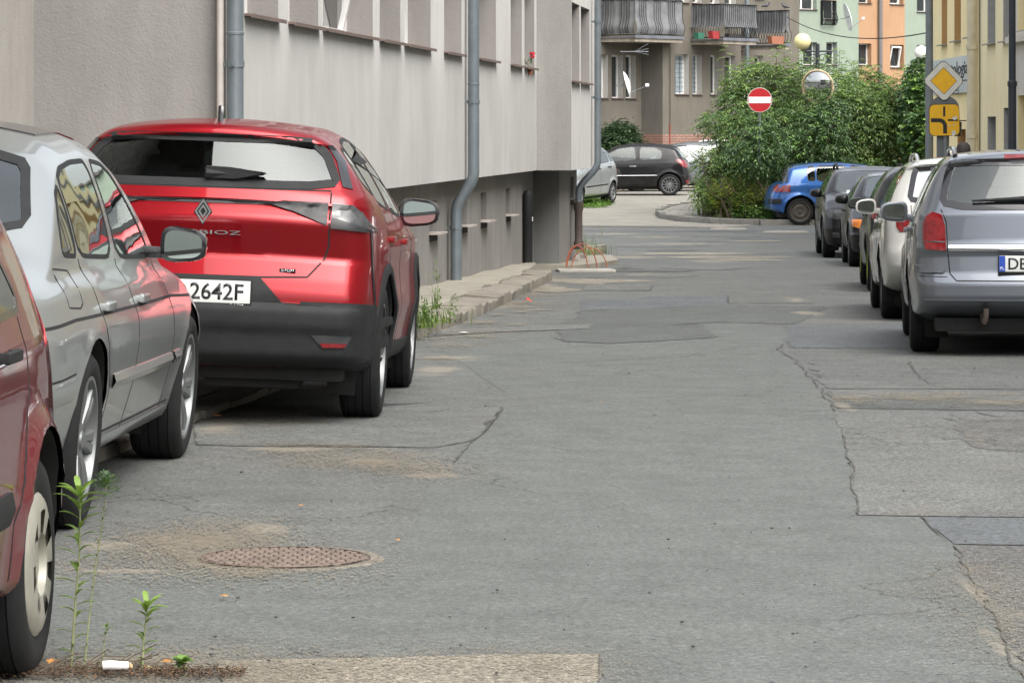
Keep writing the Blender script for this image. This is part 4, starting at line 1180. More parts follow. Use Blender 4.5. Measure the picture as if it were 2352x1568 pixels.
def car_body(S):
    L = S['ro'] + S['wb'] + S['fo']; H = S['H']; W = S['W']
    ru, rv, rw = S.get('rad', (.22, .13, .10))
    hu, hv, hw_ = L / 2, W / 2, (H - .2) / 2
    U = axis_lines(hu, ru, S.get('nu', 64)); V = axis_lines(hv, rv, S.get('nv', 20)); Wl = axis_lines(hw_, rw, S.get('nw', 34))
    cache = {}
    bm = bmesh.new()
    Ra = S['Ra']
    def F(u, v, w):
        p = (u * hu / ru, v * hv / rv, w * hw_ / rw)
        d = (hu / ru - 1, hv / rv - 1, hw_ / rw - 1)
        q = [max(-d[i], min(d[i], p[i])) for i in range(3)]
        dd = [p[i] - q[i] for i in range(3)]
        l = math.sqrt(sum(a * a for a in dd)) or 1
        p = [q[i] + dd[i] / l for i in range(3)]
        u, v, w = p[0] * ru / hu, p[1] * rv / hv, p[2] * rw / hw_
        y0 = -S['ro'] + (u + 1) / 2 * L
        zt = interp(S['top'], y0); zb = interp(S['bot'], y0)
        wn_ = (w + 1) / 2
        z = zb + wn_ * (zt - zb)
        br = max(0, 1 - (u + 1) / 2 / .34) ** 1.4
        bf = max(0, 1 - (1 - u) / 2 / .34) ** 1.4
        y = y0 + interp(S['rear'], z) * br - interp(S['front'], z) * bf
        y += S.get('rc', .10) * v * v * br - S.get('fc', .16) * v * v * bf
        b = interp(S['belt'], y)
        if z < b:
            f = interp(S['side'], (z - .18) / (b - .18))
        else:
            t = min(1, (z - b) / (H - b))
            f = interp(S['side'], 1.0) * (1 - t) + S['rw'] * t + .022 * math.sin(t * math.pi)
        x = v * W / 2 * f * interp(S['plan'], y)
        z -= S.get('crown', .045) * v * v * wn_
        # arch flares
        for ya in (0, S['wb']):
            dist = math.hypot(y - ya, z - S['wr'])
            if z < b and abs(v) > .8:
                x += math.copysign(S.get('flare', .018) * math.exp(-((dist - Ra) / .05) ** 2), v)
        for (zc, a, s) in S.get('crease', []):
            if abs(v) > .8: x += math.copysign(a * math.exp(-((z - zc) / s) ** 2), v)
        if 'mod' in S: x, y, z = S['mod'](x, y, z, u, v, w)
        return (x, y, z)
    def P(u, v, w):
        k = (round(u, 6), round(v, 6), round(w, 6))
        if k not in cache: cache[k] = bm.verts.new(F(u, v, w))
        return cache[k]
    def face_grid(A, B, fn, flip):
        for i in range(len(A) - 1):
            for j in range(len(B) - 1):
                q = [fn(A[i], B[j]), fn(A[i + 1], B[j]), fn(A[i + 1], B[j + 1]), fn(A[i], B[j + 1])]
                bm.faces.new(q[::-1] if flip else q)
    face_grid(U, V, lambda a, b: P(a, b, 1.0), False)
    face_grid(U, V, lambda a, b: P(a, b, -1.0), True)
    face_grid(U, Wl, lambda a, b: P(a, -1.0, b), False)
    face_grid(U, Wl, lambda a, b: P(a, 1.0, b), True)
    face_grid(V, Wl, lambda a, b: P(-1.0, a, b), True)
    face_grid(V, Wl, lambda a, b: P(1.0, a, b), False)
    bmesh.ops.recalc_face_normals(bm, faces=bm.faces)
    return bm

# projections: 'R' right side (+x), 'L' left side (-x), 'B' back (-y), 'F' front (+y), 'T' top
def to2(ax, co):
    return (co.y, co.z) if ax in 'RL' else ((co.x, co.z) if ax in 'BF' else (co.x, co.y))
DIRS = {'R': Vector((-1, 0, 0)), 'L': Vector((1, 0, 0)), 'B': Vector((0, 1, 0)), 'F': Vector((0, -1, 0)), 'T': Vector((0, 0, -1))}
def cast(bvh, ax, a, b, S=None):
    if ax in 'RL': o = Vector((3 if ax == 'R' else -3, a, b))
    elif ax in 'BF': o = Vector((a, -9 if ax == 'B' else 9, b))
    else: o = Vector((a, b, 4))
    d = DIRS[ax]
    h = bvh.ray_cast(o, d)
    if h[0] is None:
        tgt = o + d * (2.2 if ax in 'RL' else (8.1 if ax in 'BF' else 2.6))
        n = bvh.find_nearest(tgt)
        return n[0], n[1]
    return h[0], h[1]
def cutout(bm, ax, poly, cond=None, remove=True):
    """cut a convex outline out of the shell, seen along axis ax; returns the cut faces as a new bmesh"""
    area = sum(poly[i][0] * poly[(i + 1) % len(poly)][1] - poly[(i + 1) % len(poly)][0] * poly[i][1] for i in range(len(poly)))
    if area < 0: poly = poly[::-1]
    a0, a1 = min(p[0] for p in poly), max(p[0] for p in poly)
    b0, b1 = min(p[1] for p in poly), max(p[1] for p in poly)
    D = DIRS[ax]
    cand = []
    for f in bm.faces:
        if cond is not None:
            if not cond(f): continue
        elif f.normal.dot(D) > -.08: continue
        q = [to2(ax, v.co) for v in f.verts]
        if max(p[0] for p in q) < a0 or min(p[0] for p in q) > a1 or max(p[1] for p in q) < b0 or min(p[1] for p in q) > b1: continue
        cand.append(f)
    n = len(poly)
    for i in range(n):
        p, q = poly[i], poly[(i + 1) % n]
        nx, ny = (q[1] - p[1]), -(q[0] - p[0])       # outward for CCW
        l = math.hypot(nx, ny)
        if l < 1e-7: continue
        nx /= l; ny /= l
        if ax in 'RL': co = Vector((0, p[0], p[1])); no = Vector((0, nx, ny))
        elif ax in 'BF': co = Vector((p[0], 0, p[1])); no = Vector((nx, 0, ny))
        else: co = Vector((p[0], p[1], 0)); no = Vector((nx, ny, 0))
        geom = set(cand)
        for f in cand:
            geom.update(f.edges); geom.update(f.verts)
        r = bmesh.ops.bisect_plane(bm, geom=list(geom), dist=1e-6, plane_co=co, plane_no=no)
        fs = {x for x in r['geom'] if isinstance(x, bmesh.types.BMFace)} | {f for f in cand if f.is_valid}
        cand = [f for f in fs if f.is_valid and (f.calc_center_median() - co).dot(no) < 0]
    out = bmesh.new()
    vm = {}
    for f in cand:
        vs = []
        for v in f.verts:
            if v not in vm: vm[v] = out.verts.new(v.co)
            vs.append(vm[v])
        try: out.faces.new(vs)
        except ValueError: pass
    if remove: bmesh.ops.delete(bm, geom=cand, context='FACES')
    bm.normal_update() if hasattr(bm, 'normal_update') else None
    return out
def inset_push(bm, d):
    bm.normal_update()
    for v in bm.verts: v.co += v.normal * d

def patch(bvh, ax, poly, h=.003, step=.05, skirt=.012, bm=None):
    """a raised piece with outline poly laid on the shell"""
    t = bmesh.new()
    def mk(a, b):
        return Vector((0, a, b)) if ax in 'RL' else (Vector((a, 0, b)) if ax in 'BF' else Vector((a, b, 0)))
    f = t.faces.new([t.verts.new(mk(*p)) for p in poly])
    bmesh.ops.triangulate(t, faces=[f])
    a0, a1 = min(p[0] for p in poly), max(p[0] for p in poly)
    b0, b1 = min(p[1] for p in poly), max(p[1] for p in poly)
    ea, eb = mk(1, 0), mk(0, 1)
    k = math.floor(a0 / step) + 1
    while k * step < a1:
        bmesh.ops.bisect_plane(t, geom=t.verts[:] + t.edges[:] + t.faces[:], plane_co=ea * (k * step), plane_no=ea); k += 1
    k = math.floor(b0 / step) + 1
    while k * step < b1:
        bmesh.ops.bisect_plane(t, geom=t.verts[:] + t.edges[:] + t.faces[:], plane_co=eb * (k * step), plane_no=eb); k += 1
    nn = {}
    for v in t.verts:
        a, b = to2(ax, v.co)
        p, no = cast(bvh, ax, a, b)
        if no.dot(DIRS[ax]) > 0: no = -no
        if ax in 'BF': no = (no - DIRS[ax] * 1.6).normalized()
        nn[v] = no
        v.co = p + no * h
    if skirt:
        be = [e for e in t.edges if e.is_boundary]
        vm = {}
        for e in be:
            for v in e.verts:
                if v not in vm: vm[v] = t.verts.new(v.co - nn[v] * skirt)
        for e in be:
            a, b = e.verts
            t.faces.new((a, b, vm[b], vm[a]))
    bmesh.ops.recalc_face_normals(t, faces=t.faces)
    if bm is not None:
        me = bpy.data.meshes.new('tmp'); t.to_mesh(me); bm.from_mesh(me); bpy.data.meshes.remove(me); t.free()
        return bm
    return t
def resample(path, step):
    out = [path[0]]
    for p, q in zip(path, path[1:]):
        n = max(1, int(math.ceil(math.dist(p, q) / step)))
        for i in range(1, n + 1): out.append((p[0] + (q[0] - p[0]) * i / n, p[1] + (q[1] - p[1]) * i / n))
    return out
def ribbon(bm, bvh, ax, path, w, h=.0015, step=.04, closed=False, dome=0.0):
    """a narrow raised strip along a path on the shell"""
    if closed: path = path + [path[0]]
    pts = resample(path, step)
    L_, R_, C_ = [], [], []
    n = len(pts)
    for i, p in enumerate(pts):
        if closed: a = pts[(i - 1) % (n - 1)]; b = pts[(i + 1) % (n - 1)] if i < n - 1 else pts[1]
        else: a = pts[max(0, i - 1)]; b = pts[min(n - 1, i + 1)]
        dx, dy = b[0] - a[0], b[1] - a[1]
        l = math.hypot(dx, dy) or 1
        nx, ny = -dy / l * w / 2, dx / l * w / 2
        for s, lst, hh in ((1, L_, h), (-1, R_, h), (0, C_, h + dome)):
            q, no = cast(bvh, ax, p[0] + nx * s, p[1] + ny * s)
            if no.dot(DIRS[ax]) > 0: no = -no
            lst.append((bm.verts.new(q + no * hh), bm.verts.new(q - no * .004) if s else None))
    for i in range(n - 1):
        a, b, c, d = L_[i][0], L_[i + 1][0], C_[i + 1][0], C_[i][0]
        e, f = R_[i + 1][0], R_[i][0]
        bm.faces.new((a, b, c, d)); bm.faces.new((d, c, e, f))
        bm.faces.new((L_[i][1], L_[i + 1][1], b, a)); bm.faces.new((f, e, R_[i + 1][1], R_[i][1]))

def circle_poly(c, r, n=40):
    return [(c[0] + r * math.cos(2 * math.pi * i / n), c[1] + r * math.sin(2 * math.pi * i / n)) for i in range(n)]
def smooth_poly(poly, it=2):
    """corner cutting (keeps convexity)"""
    for _ in range(it):
        o = []
        n = len(poly)
        for i in range(n):
            p, q = poly[i], poly[(i + 1) % n]
            k = .12
            o += [(p[0] * (1 - k) + q[0] * k, p[1] * (1 - k) + q[1] * k), (p[0] * k + q[0] * (1 - k), p[1] * k + q[1] * (1 - k))]
        poly = o
    return poly

TYRES = {}
def wheel_meshes(kind, R, wd, rr, rimmat):
    """tyre and rim meshes; axle along x, outside towards +x"""
    key = (kind, R, wd, rr, rimmat.name)
    if key in TYRES: return TYRES[key]
    M = Matrix.Rotation(math.pi / 2, 4, 'Y')      # z -> x
    bm = bmesh.new()
    h = wd / 2
    prof = [(rr - .015, -h * .78), (rr + .01, -h * .92), (rr + (R - rr) * .45, -h), (R - .028, -h * .95), (R - .008, -h * .80)]
    for c in (-.55, -.18, .18, .55):
        gx = c * h
        prof += [(R, gx - .012), (R, gx - .0035), (R - .005, gx - .0025), (R - .005, gx + .0025), (R, gx + .0035)]
    prof += [(R - .008, h * .80), (R - .028, h * .95), (rr + (R - rr) * .45, h), (rr + .012, h * .93), (rr + .004, h * .90), (rr - .015, h * .80)]
    lathe(bm, prof, 64, M)
    bmesh.ops.recalc_face_normals(bm, faces=bm.faces)
    t = bpy.data.meshes.new('tyre'); bm.to_mesh(t); bm.free()
    t.materials.append(M_rubber)
    t.polygons.foreach_set('use_smooth', [True] * len(t.polygons)); t.set_sharp_from_angle(angle=math.radians(35))
    bm = bmesh.new()
    x1 = h * .88
    # barrel
    lathe(bm, [(rr - .002, -h * .8), (rr - .002, x1 - .002), (rr + .003, x1 + .004), (rr - .012, x1 + .004), (rr - .022, x1 - .02), (rr - .03, -h * .8)], 48, M)
    def spoke(a, w0, w1, r0=.06, r1=None, z0=-.022, z1=-.006, th=.03, tw=0.0):
        r1 = r1 or rr - .012
        Rm = Matrix.Rotation(a, 4, 'X')
        pr = []
        for r, w_, z in ((r0, w0, z0), ((r0 + r1) / 2, (w0 * .8 + w1 * .9) / 2, (z0 + z1) / 2 + .004), (r1, w1, z1)):
            for sgn in (-1, 1):
                pr.append(((x1 + z - .010, sgn * w_ / 2 + tw * r, r), (x1 + z, sgn * w_ * .36 + tw * r, r), (x1 + z - th, sgn * w_ / 2 + tw * r, r)))
        rows = []
        for k in range(3):
            a_, b_ = pr[2 * k], pr[2 * k + 1]
            rows.append([bm.verts.new(Rm @ Vector(c)) for c in (a_[2], a_[0], a_[1], b_[1], b_[0], b_[2])])
        for p, q in zip(rows, rows[1:]):
            for i in range(5): bm.faces.new((p[i], p[i + 1], q[i + 1], q[i]))
            bm.faces.new((p[5], p[0], q[0], q[5]))
        bm.faces.new(rows[0]); bm.faces.new(rows[-1][::-1])
    if kind == 'double':      # seven pairs of curved spokes
        for i in range(7):
            a = 2 * math.pi * i / 7
            spoke(a - .13, .030, .050, tw=-.02); spoke(a + .13, .030, .050, tw=.02)
    elif kind == 'five':
        for i in range(5): spoke(2 * math.pi * i / 5, .085, .10)
    elif kind == 'multi':
        for i in range(13): spoke(2 * math.pi * i / 13, .026, .036)
    elif kind == 'split':
        for i in range(5):
            a = 2 * math.pi * i / 5
            spoke(a - .16, .04, .035); spoke(a + .16, .04, .035)
    if kind in ('double', 'five', 'multi', 'split'):
        lathe(bm, [(0, x1 - .01), (.032, x1 - .012), (.036, x1 - .02), (.066, x1 - .022), (.075, x1 - .05), (0, x1 - .05)], 24, M)
        lathe(bm, [(0, -h * .3), (rr * .62, -h * .3), (rr * .62, -h * .45), (0, -h * .45)], 32, M)   # brake disc
    if kind == 'cover':       # plastic wheel cover with slots
        lathe(bm, [(rr + .004, x1 + .002), (rr - .008, x1 + .012), (rr * .78, x1 + .020), (rr * .45, x1 + .016), (rr * .40, x1 - .004), (rr * .2, x1 - .006), (0, x1 - .004)], 64, M)
        bmesh.ops.recalc_face_normals(bm, faces=bm.faces)
        for i in range(7):
            a = 2 * math.pi * (i + .5) / 7
            for f in list(bm.faces):
                c = f.calc_center_median()
                if c.x > x1 - .003:
                    r = math.hypot(c.y, c.z); an = math.atan2(c.z, c.y)
                    d = (an - a + math.pi) % (2 * math.pi) - math.pi
                    if rr * .80 > r > rr * .44 and abs(d) < .23: bm.faces.remove(f)
        lathe(bm, [(rr * .9, x1 - .03), (0, x1 - .03)], 32, M)
    if kind == 'steel':
        lathe(bm, [(rr - .02, x1 - .02), (rr * .82, x1 - .045), (rr * .62, x1 - .03), (rr * .52, x1 - .022), (rr * .38, x1 - .035), (.045, x1 - .04), (.04, x1 - .01), (0, x1 - .005)], 64, M)
        for i in range(16):
            a = 2 * math.pi * i / 16
            c = Matrix.Rotation(a, 4, 'X') @ Vector((x1 - .027, 0, rr * .67))
            lathe(bm, [(.013, .006), (0, .006)], 8, Matrix.Translation(c) @ M)
    bmesh.ops.recalc_face_normals(bm, faces=bm.faces)
    r_ = bpy.data.meshes.new('rim'); bm.to_mesh(r_); bm.free()
    r_.materials.append(rimmat)
    r_.polygons.foreach_set('use_smooth', [True] * len(r_.polygons)); r_.set_sharp_from_angle(angle=math.radians(35))
    TYRES[key] = (t, r_)
    return TYRES[key]

def mirror_part(root, S, mat, side, y, z, x):
    """wing mirror on an arm; glass looks backwards"""
    sx = 1 if side == 'R' else -1
    sc = S.get('mir', (.20, .14, .11))
    bm = bmesh.new()
    w, h, d = sc
    n = 18
    rings = []
    for yy, k in ((-d * .32, .90), (-d * .30, .98), (-d * .05, 1.0), (d * .25, .93), (d * .5, .72), (d * .62, .40)):
        ring = []
        for i in range(n):
            t = 2 * math.pi * i / n
            cx, cz = math.cos(t), math.sin(t)
            e = 2 / 3.4
            px = math.copysign(abs(cx) ** e, cx) * w / 2 * k
            pz = math.copysign(abs(cz) ** e, cz) * h / 2 * k * (1.0 - .16 * (px / (w / 2)))
            ring.append(bm.verts.new((sx * (px + w / 2), yy - sx * 0 - px * .15, pz)))
        rings.append(ring)
    for a, b in zip(rings, rings[1:]):
        for i in range(n): bm.faces.new((a[i], a[(i + 1) % n], b[(i + 1) % n], b[i]))
    bm.faces.new(rings[-1]); bm.faces.new(rings[0])
    box(bm, (-sx * .02, .02, -h * .28), (.14, .045, .05), None, .015)
    bmesh.ops.recalc_face_normals(bm, faces=bm.faces)
    o = obj('mirror', bm, mat, root)
    o.location = (sx * x, y, z)
    bm = bmesh.new()
    ring = []
    for i in range(24):
        t = 2 * math.pi * i / 24
        cx, cz = math.cos(t), math.sin(t); e = 2 / 3.4
        px = math.copysign(abs(cx) ** e, cx) * w / 2 * .80
        pz = math.copysign(abs(cz) ** e, cz) * h / 2 * .78 * (1.0 - .16 * (px / (w / 2)))
        ring.append(bm.verts.new((sx * (px + w / 2), -d * .33 - .004 - px * .15, pz)))
    bm.faces.new(ring)
    obj('mirror_glass', bm, M_mirror, o)
    return o

def make_car(name, label, S, loc, heading, roll=0.0, group='parked cars'):
    """origin on the ground under the middle of the rear axle, +y forwards"""
    root = thing(name, label, 'car', loc, heading, group)
    root.rotation_mode = 'XYZ'; 
    ax_, ay_ = -math.sin(heading), math.cos(heading)
    pitch = math.atan((g(loc[1] + ay_ * S['wb']) - g(loc[1])) / S['wb'])
    root.location.z = g(loc[1]); root.rotation_euler = (pitch, roll, heading); root.location.z += abs(roll) * .80
    P = S['paint']
    S.setdefault('wr', .315); S.setdefault('Ra', S['wr'] + .045)
    S.setdefault('side', [(0, .90), (.15, .965), (.45, 1.0), (.8, .985), (.93, .972), (1, .95)])
    S.setdefault('plan', [(-S['ro'], .93), (-S['ro'] + .45, .985), (0, .995), (1.4, 1.0), (S['wb'], .99), (S['wb'] + S['fo'] - .35, .955), (S['wb'] + S['fo'], .88)])
    bm = car_body(S)
    shell = bm.copy()
    bvh = BVHTree.FromBMesh(shell)
    S['bvh'] = bvh
    wx = S['W'] / 2 - S.get('tw', .205) / 2 - .012
    # wheel arches
    for ya in (0, S['wb']):
        poly = circle_poly((ya, S['wr'] + .005), S['Ra'], 36)
        poly = [p for p in poly if p[1] > .12] 
        poly = [(p[0], p[1]) for p in poly]
        lo = [(ya - S['Ra'] * .92, -.1), (ya + S['Ra'] * .92, -.1)]
        i0 = max(range(len(poly)), key=lambda i: (poly[i][0], -poly[i][1])) 
        pts = sorted([p for p in poly if p[1] >= S['wr'] - .02], key=lambda p: -p[0])
        poly = pts + [(ya - S['Ra'] * .96, -.1), (ya + S['Ra'] * .96, -.1)]
        xin = wx - S.get('tw', .205) / 2 - .05
        for sg in (1, -1):
            cutout(bm, 'R' if sg > 0 else 'L', poly, cond=lambda f, sg=sg: f.calc_center_median().x * sg > xin).free()
            am = bmesh.new()
            n = 20
            rings = []
            for i in range(n + 1):
                t = math.radians(-35 + 250 * i / n)
                ca, sa = math.cos(t), math.sin(t)
                py, pz = ya + ca * (S['Ra'] - .004), S['wr'] + .005 + sa * (S['Ra'] - .004)
                hit, _ = cast(bvh, 'R', py, max(pz, .2))
                xo = max(min(abs(hit.x) - .012, S['W'] / 2), xin + .1)
                rings.append((am.verts.new((sg * xin, py, pz)), am.verts.new((sg * xo, py, pz))))
            for a, b in zip(rings, rings[1:]): am.faces.new((a[0], b[0], b[1], a[1]))
            am.faces.new([r[0] for r in rings])
            obj('wheel_arch', am, M_under, root)
    KEEPN[0] = False
    # windows
    wins = []
    fr = bmesh.new()
    for k, wd in enumerate(S['windows']):
        poly = smooth_poly(wd['poly'], wd.get('sm', 2))
        for ax in ('R', 'L'):
            gb = cutout(bm, ax, poly, cond=lambda f, ax=ax: f.normal.dot(DIRS[ax]) < -.08 and (f.calc_center_median().x > .3) == (ax == 'R') and abs(f.calc_center_median().x) > .3)
            gb.normal_update(); bmesh.ops.recalc_face_normals(gb, faces=gb.faces)
            wins.append(('side_window', gb, wd.get('mat', S.get('glass', M_glass))))
            ribbon(fr, bvh, ax, poly, .018, .002, .06, True)
    for key, nm, ax in (('rearglass', 'rear_window', 'B'), ('windshield', 'windscreen', 'F')):
        if key in S:
            poly = smooth_poly(S[key], 2)
            gb = cutout(bm, ax, poly, cond=lambda f, ax=ax: f.normal.dot(DIRS[ax]) < -.33)
            wins.append((nm, gb, S.get(key + '_mat', M_glassc if key == 'rearglass' else M_screen_g)))
            ribbon(fr, bvh, ax, poly, S.get('seal', .03), .003, .06, True)
    obj('window_trim', fr, S.get('trim', M_gloss), root)
    for nm, gb, m in wins:
        if len(gb.faces) == 0: gb.free(); continue
        obj(nm, gb, m, root)
    KEEPN[0] = True
    bm.normal_update()
    body = obj('body', bm, P, root, angle=50)
    KEEPN[0] = False
    S['body'] = body
    # underbody
    ub = bmesh.new()
    box(ub, (0, (S['wb'] + S['fo'] - S['ro']) / 2, S['zb'] + .02), (S['W'] * .80, (S['wb'] + S['fo'] + S['ro']) - .5, .10), None, .03)
    box(ub, (0, 0, S['wr']), (S['W'] - .5, .09, .09), None, .02)
    box(ub, (.25, -S['ro'] + .45, S['zb'] - .0), (.5, .26, .16), None, .05)
    obj('underbody', ub, M_under, root)
    # seams
    for ax, path, *w in S.get('seams_and_folds', []):
        sm = bmesh.new()
        ribbon(sm, bvh, ax, path, w[0] if w else .007, .0012, .03)
        obj('shut_or_fold_line', sm, M_seam, root)
    # wheels
    tm, rm = wheel_meshes(S['rim'], S['wr'], S.get('tw', .205), S.get('rr', .21), S.get('rimmat', M_alloy))
    for ya in (0, S['wb']):
        for sg in (1, -1):
            w_ = bpy.data.objects.new('wheel', tm); link(w_, root)
            w_.location = (sg * wx, ya, S['wr'] - .004)
            a = (ya * 7 + sg) % 3
            w_.rotation_euler = (a, 0, 0) if sg > 0 else (a, 0, math.pi)
            r_ = bpy.data.objects.new('rim', rm); link(r_, w_)
    # interior: floor pan top, seats, dashboard, steering wheel
    bl = interp(S['belt'], S['wb'] * .5)
    it = bmesh.new()
    y0, y1 = S.get('cabin', (.1, 2.05))
    box(it, (0, (y0 + y1) / 2, bl - .34), (S['W'] - .22, y1 - y0, .12))
    box(it, (0, y1 + .05, bl - .13), (S['W'] - .24, .35, .24), None, .06)
    obj('dashboard', it, M_black, root)
    def seat(x, y, w, hh=0.0):
        st = bmesh.new()
        box(st, (x, y, bl - .06), (w, .14, .62), Matrix.Rotation(.22, 3, 'X'), .05)
        box(st, (x, y + .24, bl - .28), (w, .46, .16), None, .05)
        obj('seat', st, M_seat, root)
        return y - .09
    def rest(x, y, dz=0.0):
        st = bmesh.new()
        box(st, (x, y, bl + .33 + dz), (.25, .10, .17), Matrix.Rotation(.15, 3, 'X'), .045, 3)
        box(st, (x, y, bl + .25), (.12, .03, .12))
        obj('headrest', st, M_seat, root)
    for x in (-.36, .36):
        yy = seat(x, S['wb'] * .47, .50); rest(x, yy)
    yy = seat(0, S['wb'] * .14, 1.15, 0)
    for x in (-.38, .38): rest(x, yy + .02, -.14)
    st = bmesh.new()
    lx = -.36
    tube(st, [Vector((lx + .18 * math.cos(t), y1 - .28 + .06 * math.sin(t), bl - .02 + .17 * math.sin(t))) for t in [2 * math.pi * i / 20 for i in range(21)]], .014, 8, False)
    obj('steering_wheel', st, M_black, root)
    st = bmesh.new()
    box(st, (0, y1 - .42, S['H'] - .16), (.22, .03, .07), None, .02)
    obj('rearview_mirror', st, M_black, root)
    # mirrors
    mz = S.get('mirz', bl + .05); my = S.get('miry', S['wb'] - .62)
    hit, _ = cast(bvh, 'R', my, mz - .02)
    for sd in ('R', 'L'):
        mirror_part(root, S, S.get('mirmat', P), sd, my, mz, abs(hit.x) + S.get('mirx', .03))
    # door handles
    for (y, z) in S.get('handles', []):
        for sd, sg in (('R', 1), ('L', -1)):
            hit, no = cast(bvh, sd, y, z)
            hb = bmesh.new()
            box(hb, (sg * .022, 0, 0), (.020, .19, .032), None, .009, 3)
            box(hb, (sg * .008, .08, 0), (.03, .03, .028), None, .008)
            box(hb, (sg * .008, -.08, 0), (.03, .03, .028), None, .008)
            o = obj('door_handle', hb, S.get('handlemat', P), root)
            o.location = hit
    for extra in S.get('extra', []): extra(root, S, bvh)
    shell.free()
    return root

def lens(nm, ax, poly, m, h=.006, step=.04, both=True):
    def f(root, S, bvh):
        obj(nm, patch(bvh, ax, poly, h, step), m, root)
        if both:
            if ax in 'BF': obj(nm, patch(bvh, ax, [(-a, b) for a, b in poly], h, step), m, root)
            elif ax == 'R': obj(nm, patch(bvh, 'L', poly, h, step), m, root)
    return f
def strip(nm, ax, path, w, m, h=.004, dome=.004, both=True):
    def f(root, S, bvh):
        bm = bmesh.new(); ribbon(bm, bvh, ax, path, w, h, .04, False, dome); obj(nm, bm, m, root)
        if both and ax == 'R':
            bm = bmesh.new(); ribbon(bm, bvh, 'L', path, w, h, .04, False, dome); obj(nm, bm, m, root)
    return f
def plate(y_face, z, words, dealer=None, x=0.0, front=False, blue=True):
    def f(root, S, bvh):
        hit, no = cast(bvh, 'F' if front else 'B', x, z)
        yy = hit.y + (.02 if front else -.02)
        R_ = Matrix.Rotation(math.pi, 4, 'Z') if front else Matrix.Identity(4)
        T = Matrix.Translation((x, yy, z)) @ R_
        bm = bmesh.new(); box(bm, (0, .006, -.004), (.535, .02, .135), None, .004)
        h = obj('plate_holder', bm, M_black, root); h.matrix_basis = T
        bm = bmesh.new(); box(bm, (0, -.006, .003), (.52, .004, .112), None, .0015)
        p = obj('number_plate', bm, M_plate, h)
        bm = bmesh.new(); box(bm, (-.238, -.0095, .003), (.042, .003, .108))
        obj('country_band', bm, simple('plate_blue', (.015, .06, .35), .4), p)
        b2 = text_bm('PL', .020, .026, .001, Matrix.Translation((-.238, -.0112, -.028)))
        obj('lettering', b2, M_white, p, False)
        b2 = text_bm(words[0], .08, words[1], .0012, Matrix.Translation((words[2], -.0085, .004)), .012)
        obj('lettering', b2, M_ink, p, False)
        if dealer:
            for s, w_, x_ in dealer:
                b2 = text_bm(s, .013, w_, .001, Matrix.Translation((x_, -.0045, -.0625)), .01)
                obj('lettering', b2, M_white, h, False)
    return f
def wiper(ax, path):
    def f(root, S, bvh):
        bm = bmesh.new()
        pts = []
        for i, p in enumerate(resample(path, .08)):
            q, no = cast(bvh, ax, *p)
            if no.dot(DIRS[ax]) > 0: no = -no
            pts.append(q + no * .022)
        k = len(pts)
        tube(bm, pts, [.030 - .022 * (i / (k - 1)) ** .6 for i in range(k)], 8)
        obj('wiper', bm, M_black, root)
    return f
def roof_rails(y0, y1, m, xr=None, h=.045):
    def f(root, S, bvh):
        for sg in (1, -1):
            bm = bmesh.new()
            pts = []
            for i in range(13):
                t = i / 12
                y = y0 + (y1 - y0) * t
                x = (xr or S['W'] / 2 * S['rw'] * .88) * sg
                p, _ = cast(bvh, 'T', x, y)
                pts.append(Vector((x, y, p.z + h * min(1, 5 * min(t, 1 - t)) ** .5 * 1.0 + .004)))
            tube(bm, pts, .019, 10)
            obj('roof_rail', bm, m, root)
    return f
def aerial(x, y, kind='fin', m=None):
    def f(root, S, bvh):
        p, _ = cast(bvh, 'T', x, y)
        bm = bmesh.new()
        if kind == 'fin':
            prism(bm, [(-.07, -.01), (.075, -.01), (.05, .015), (.0, .03), (-.035, .075), (-.055, .078), (-.062, .03)], -.014, .014, Matrix.Rotation(math.pi / 2, 4, 'Z'))
            bmesh.ops.bevel(bm, geom=bm.edges[:], offset=.004, segments=1, affect='EDGES')
        else:
            box(bm, (0, 0, .008), (.04, .06, .03), None, .01)
            tube(bm, [(0, 0, .01), (0, -.10, .12), (0, -.19, .22)], [.006, .004, .003], 6)
        o = obj('aerial', bm, m or M_gloss, root); o.location = p
    return f
# ---------------------------------------------------------------- the parked cars
def head(s): return -math.atan(s)
def place(px, Y, halfw, s):
    """rear-axle midpoint for a wheel seen at column px, depth Y; halfw signed offset from that wheel to the middle"""
    X = ray_t(px) * Y
    return X
# --- red crossover -------------------------------------------------------------
P_red = paint('metallic_red', (.235, .005, .010), .55, .36, .5, .10)
RB = [(0, .612), (.42, .612), (.60, .605), (.79, .585), (.90, .52), (.90, .290), (0, .290)]
def mirror_x(h): return h + [(-a, b) for a, b in reversed(h) if abs(a) > 1e-6]
def red_badge(root, S, bvh):
    z = 1.055; hit, _ = cast(bvh, 'B', 0, z)
    y = hit.y - .004
    bm = bmesh.new(); prism(bm, [(0, .068), (.045, 0), (0, -.068), (-.045, 0)], .012, 0)
    b = obj('badge', bm, M_black, root, False); b.location = (0, y - .008, z)
    bm = bmesh.new()
    for k0, k1, dx in ((.92, .70, 0), (.52, .32, 0)):
        for i in range(4):
            P4 = [(0, .068), (.045, 0), (0, -.068), (-.045, 0)]
            a, c = P4[i], P4[(i + 1) % 4]
            prism(bm, [(a[0] * k0, a[1] * k0), (c[0] * k0, c[1] * k0), (c[0] * k1, c[1] * k1), (a[0] * k1, a[1] * k1)], -.002, -.007)
    e = obj('emblem', bm, M_alloy, b, False)
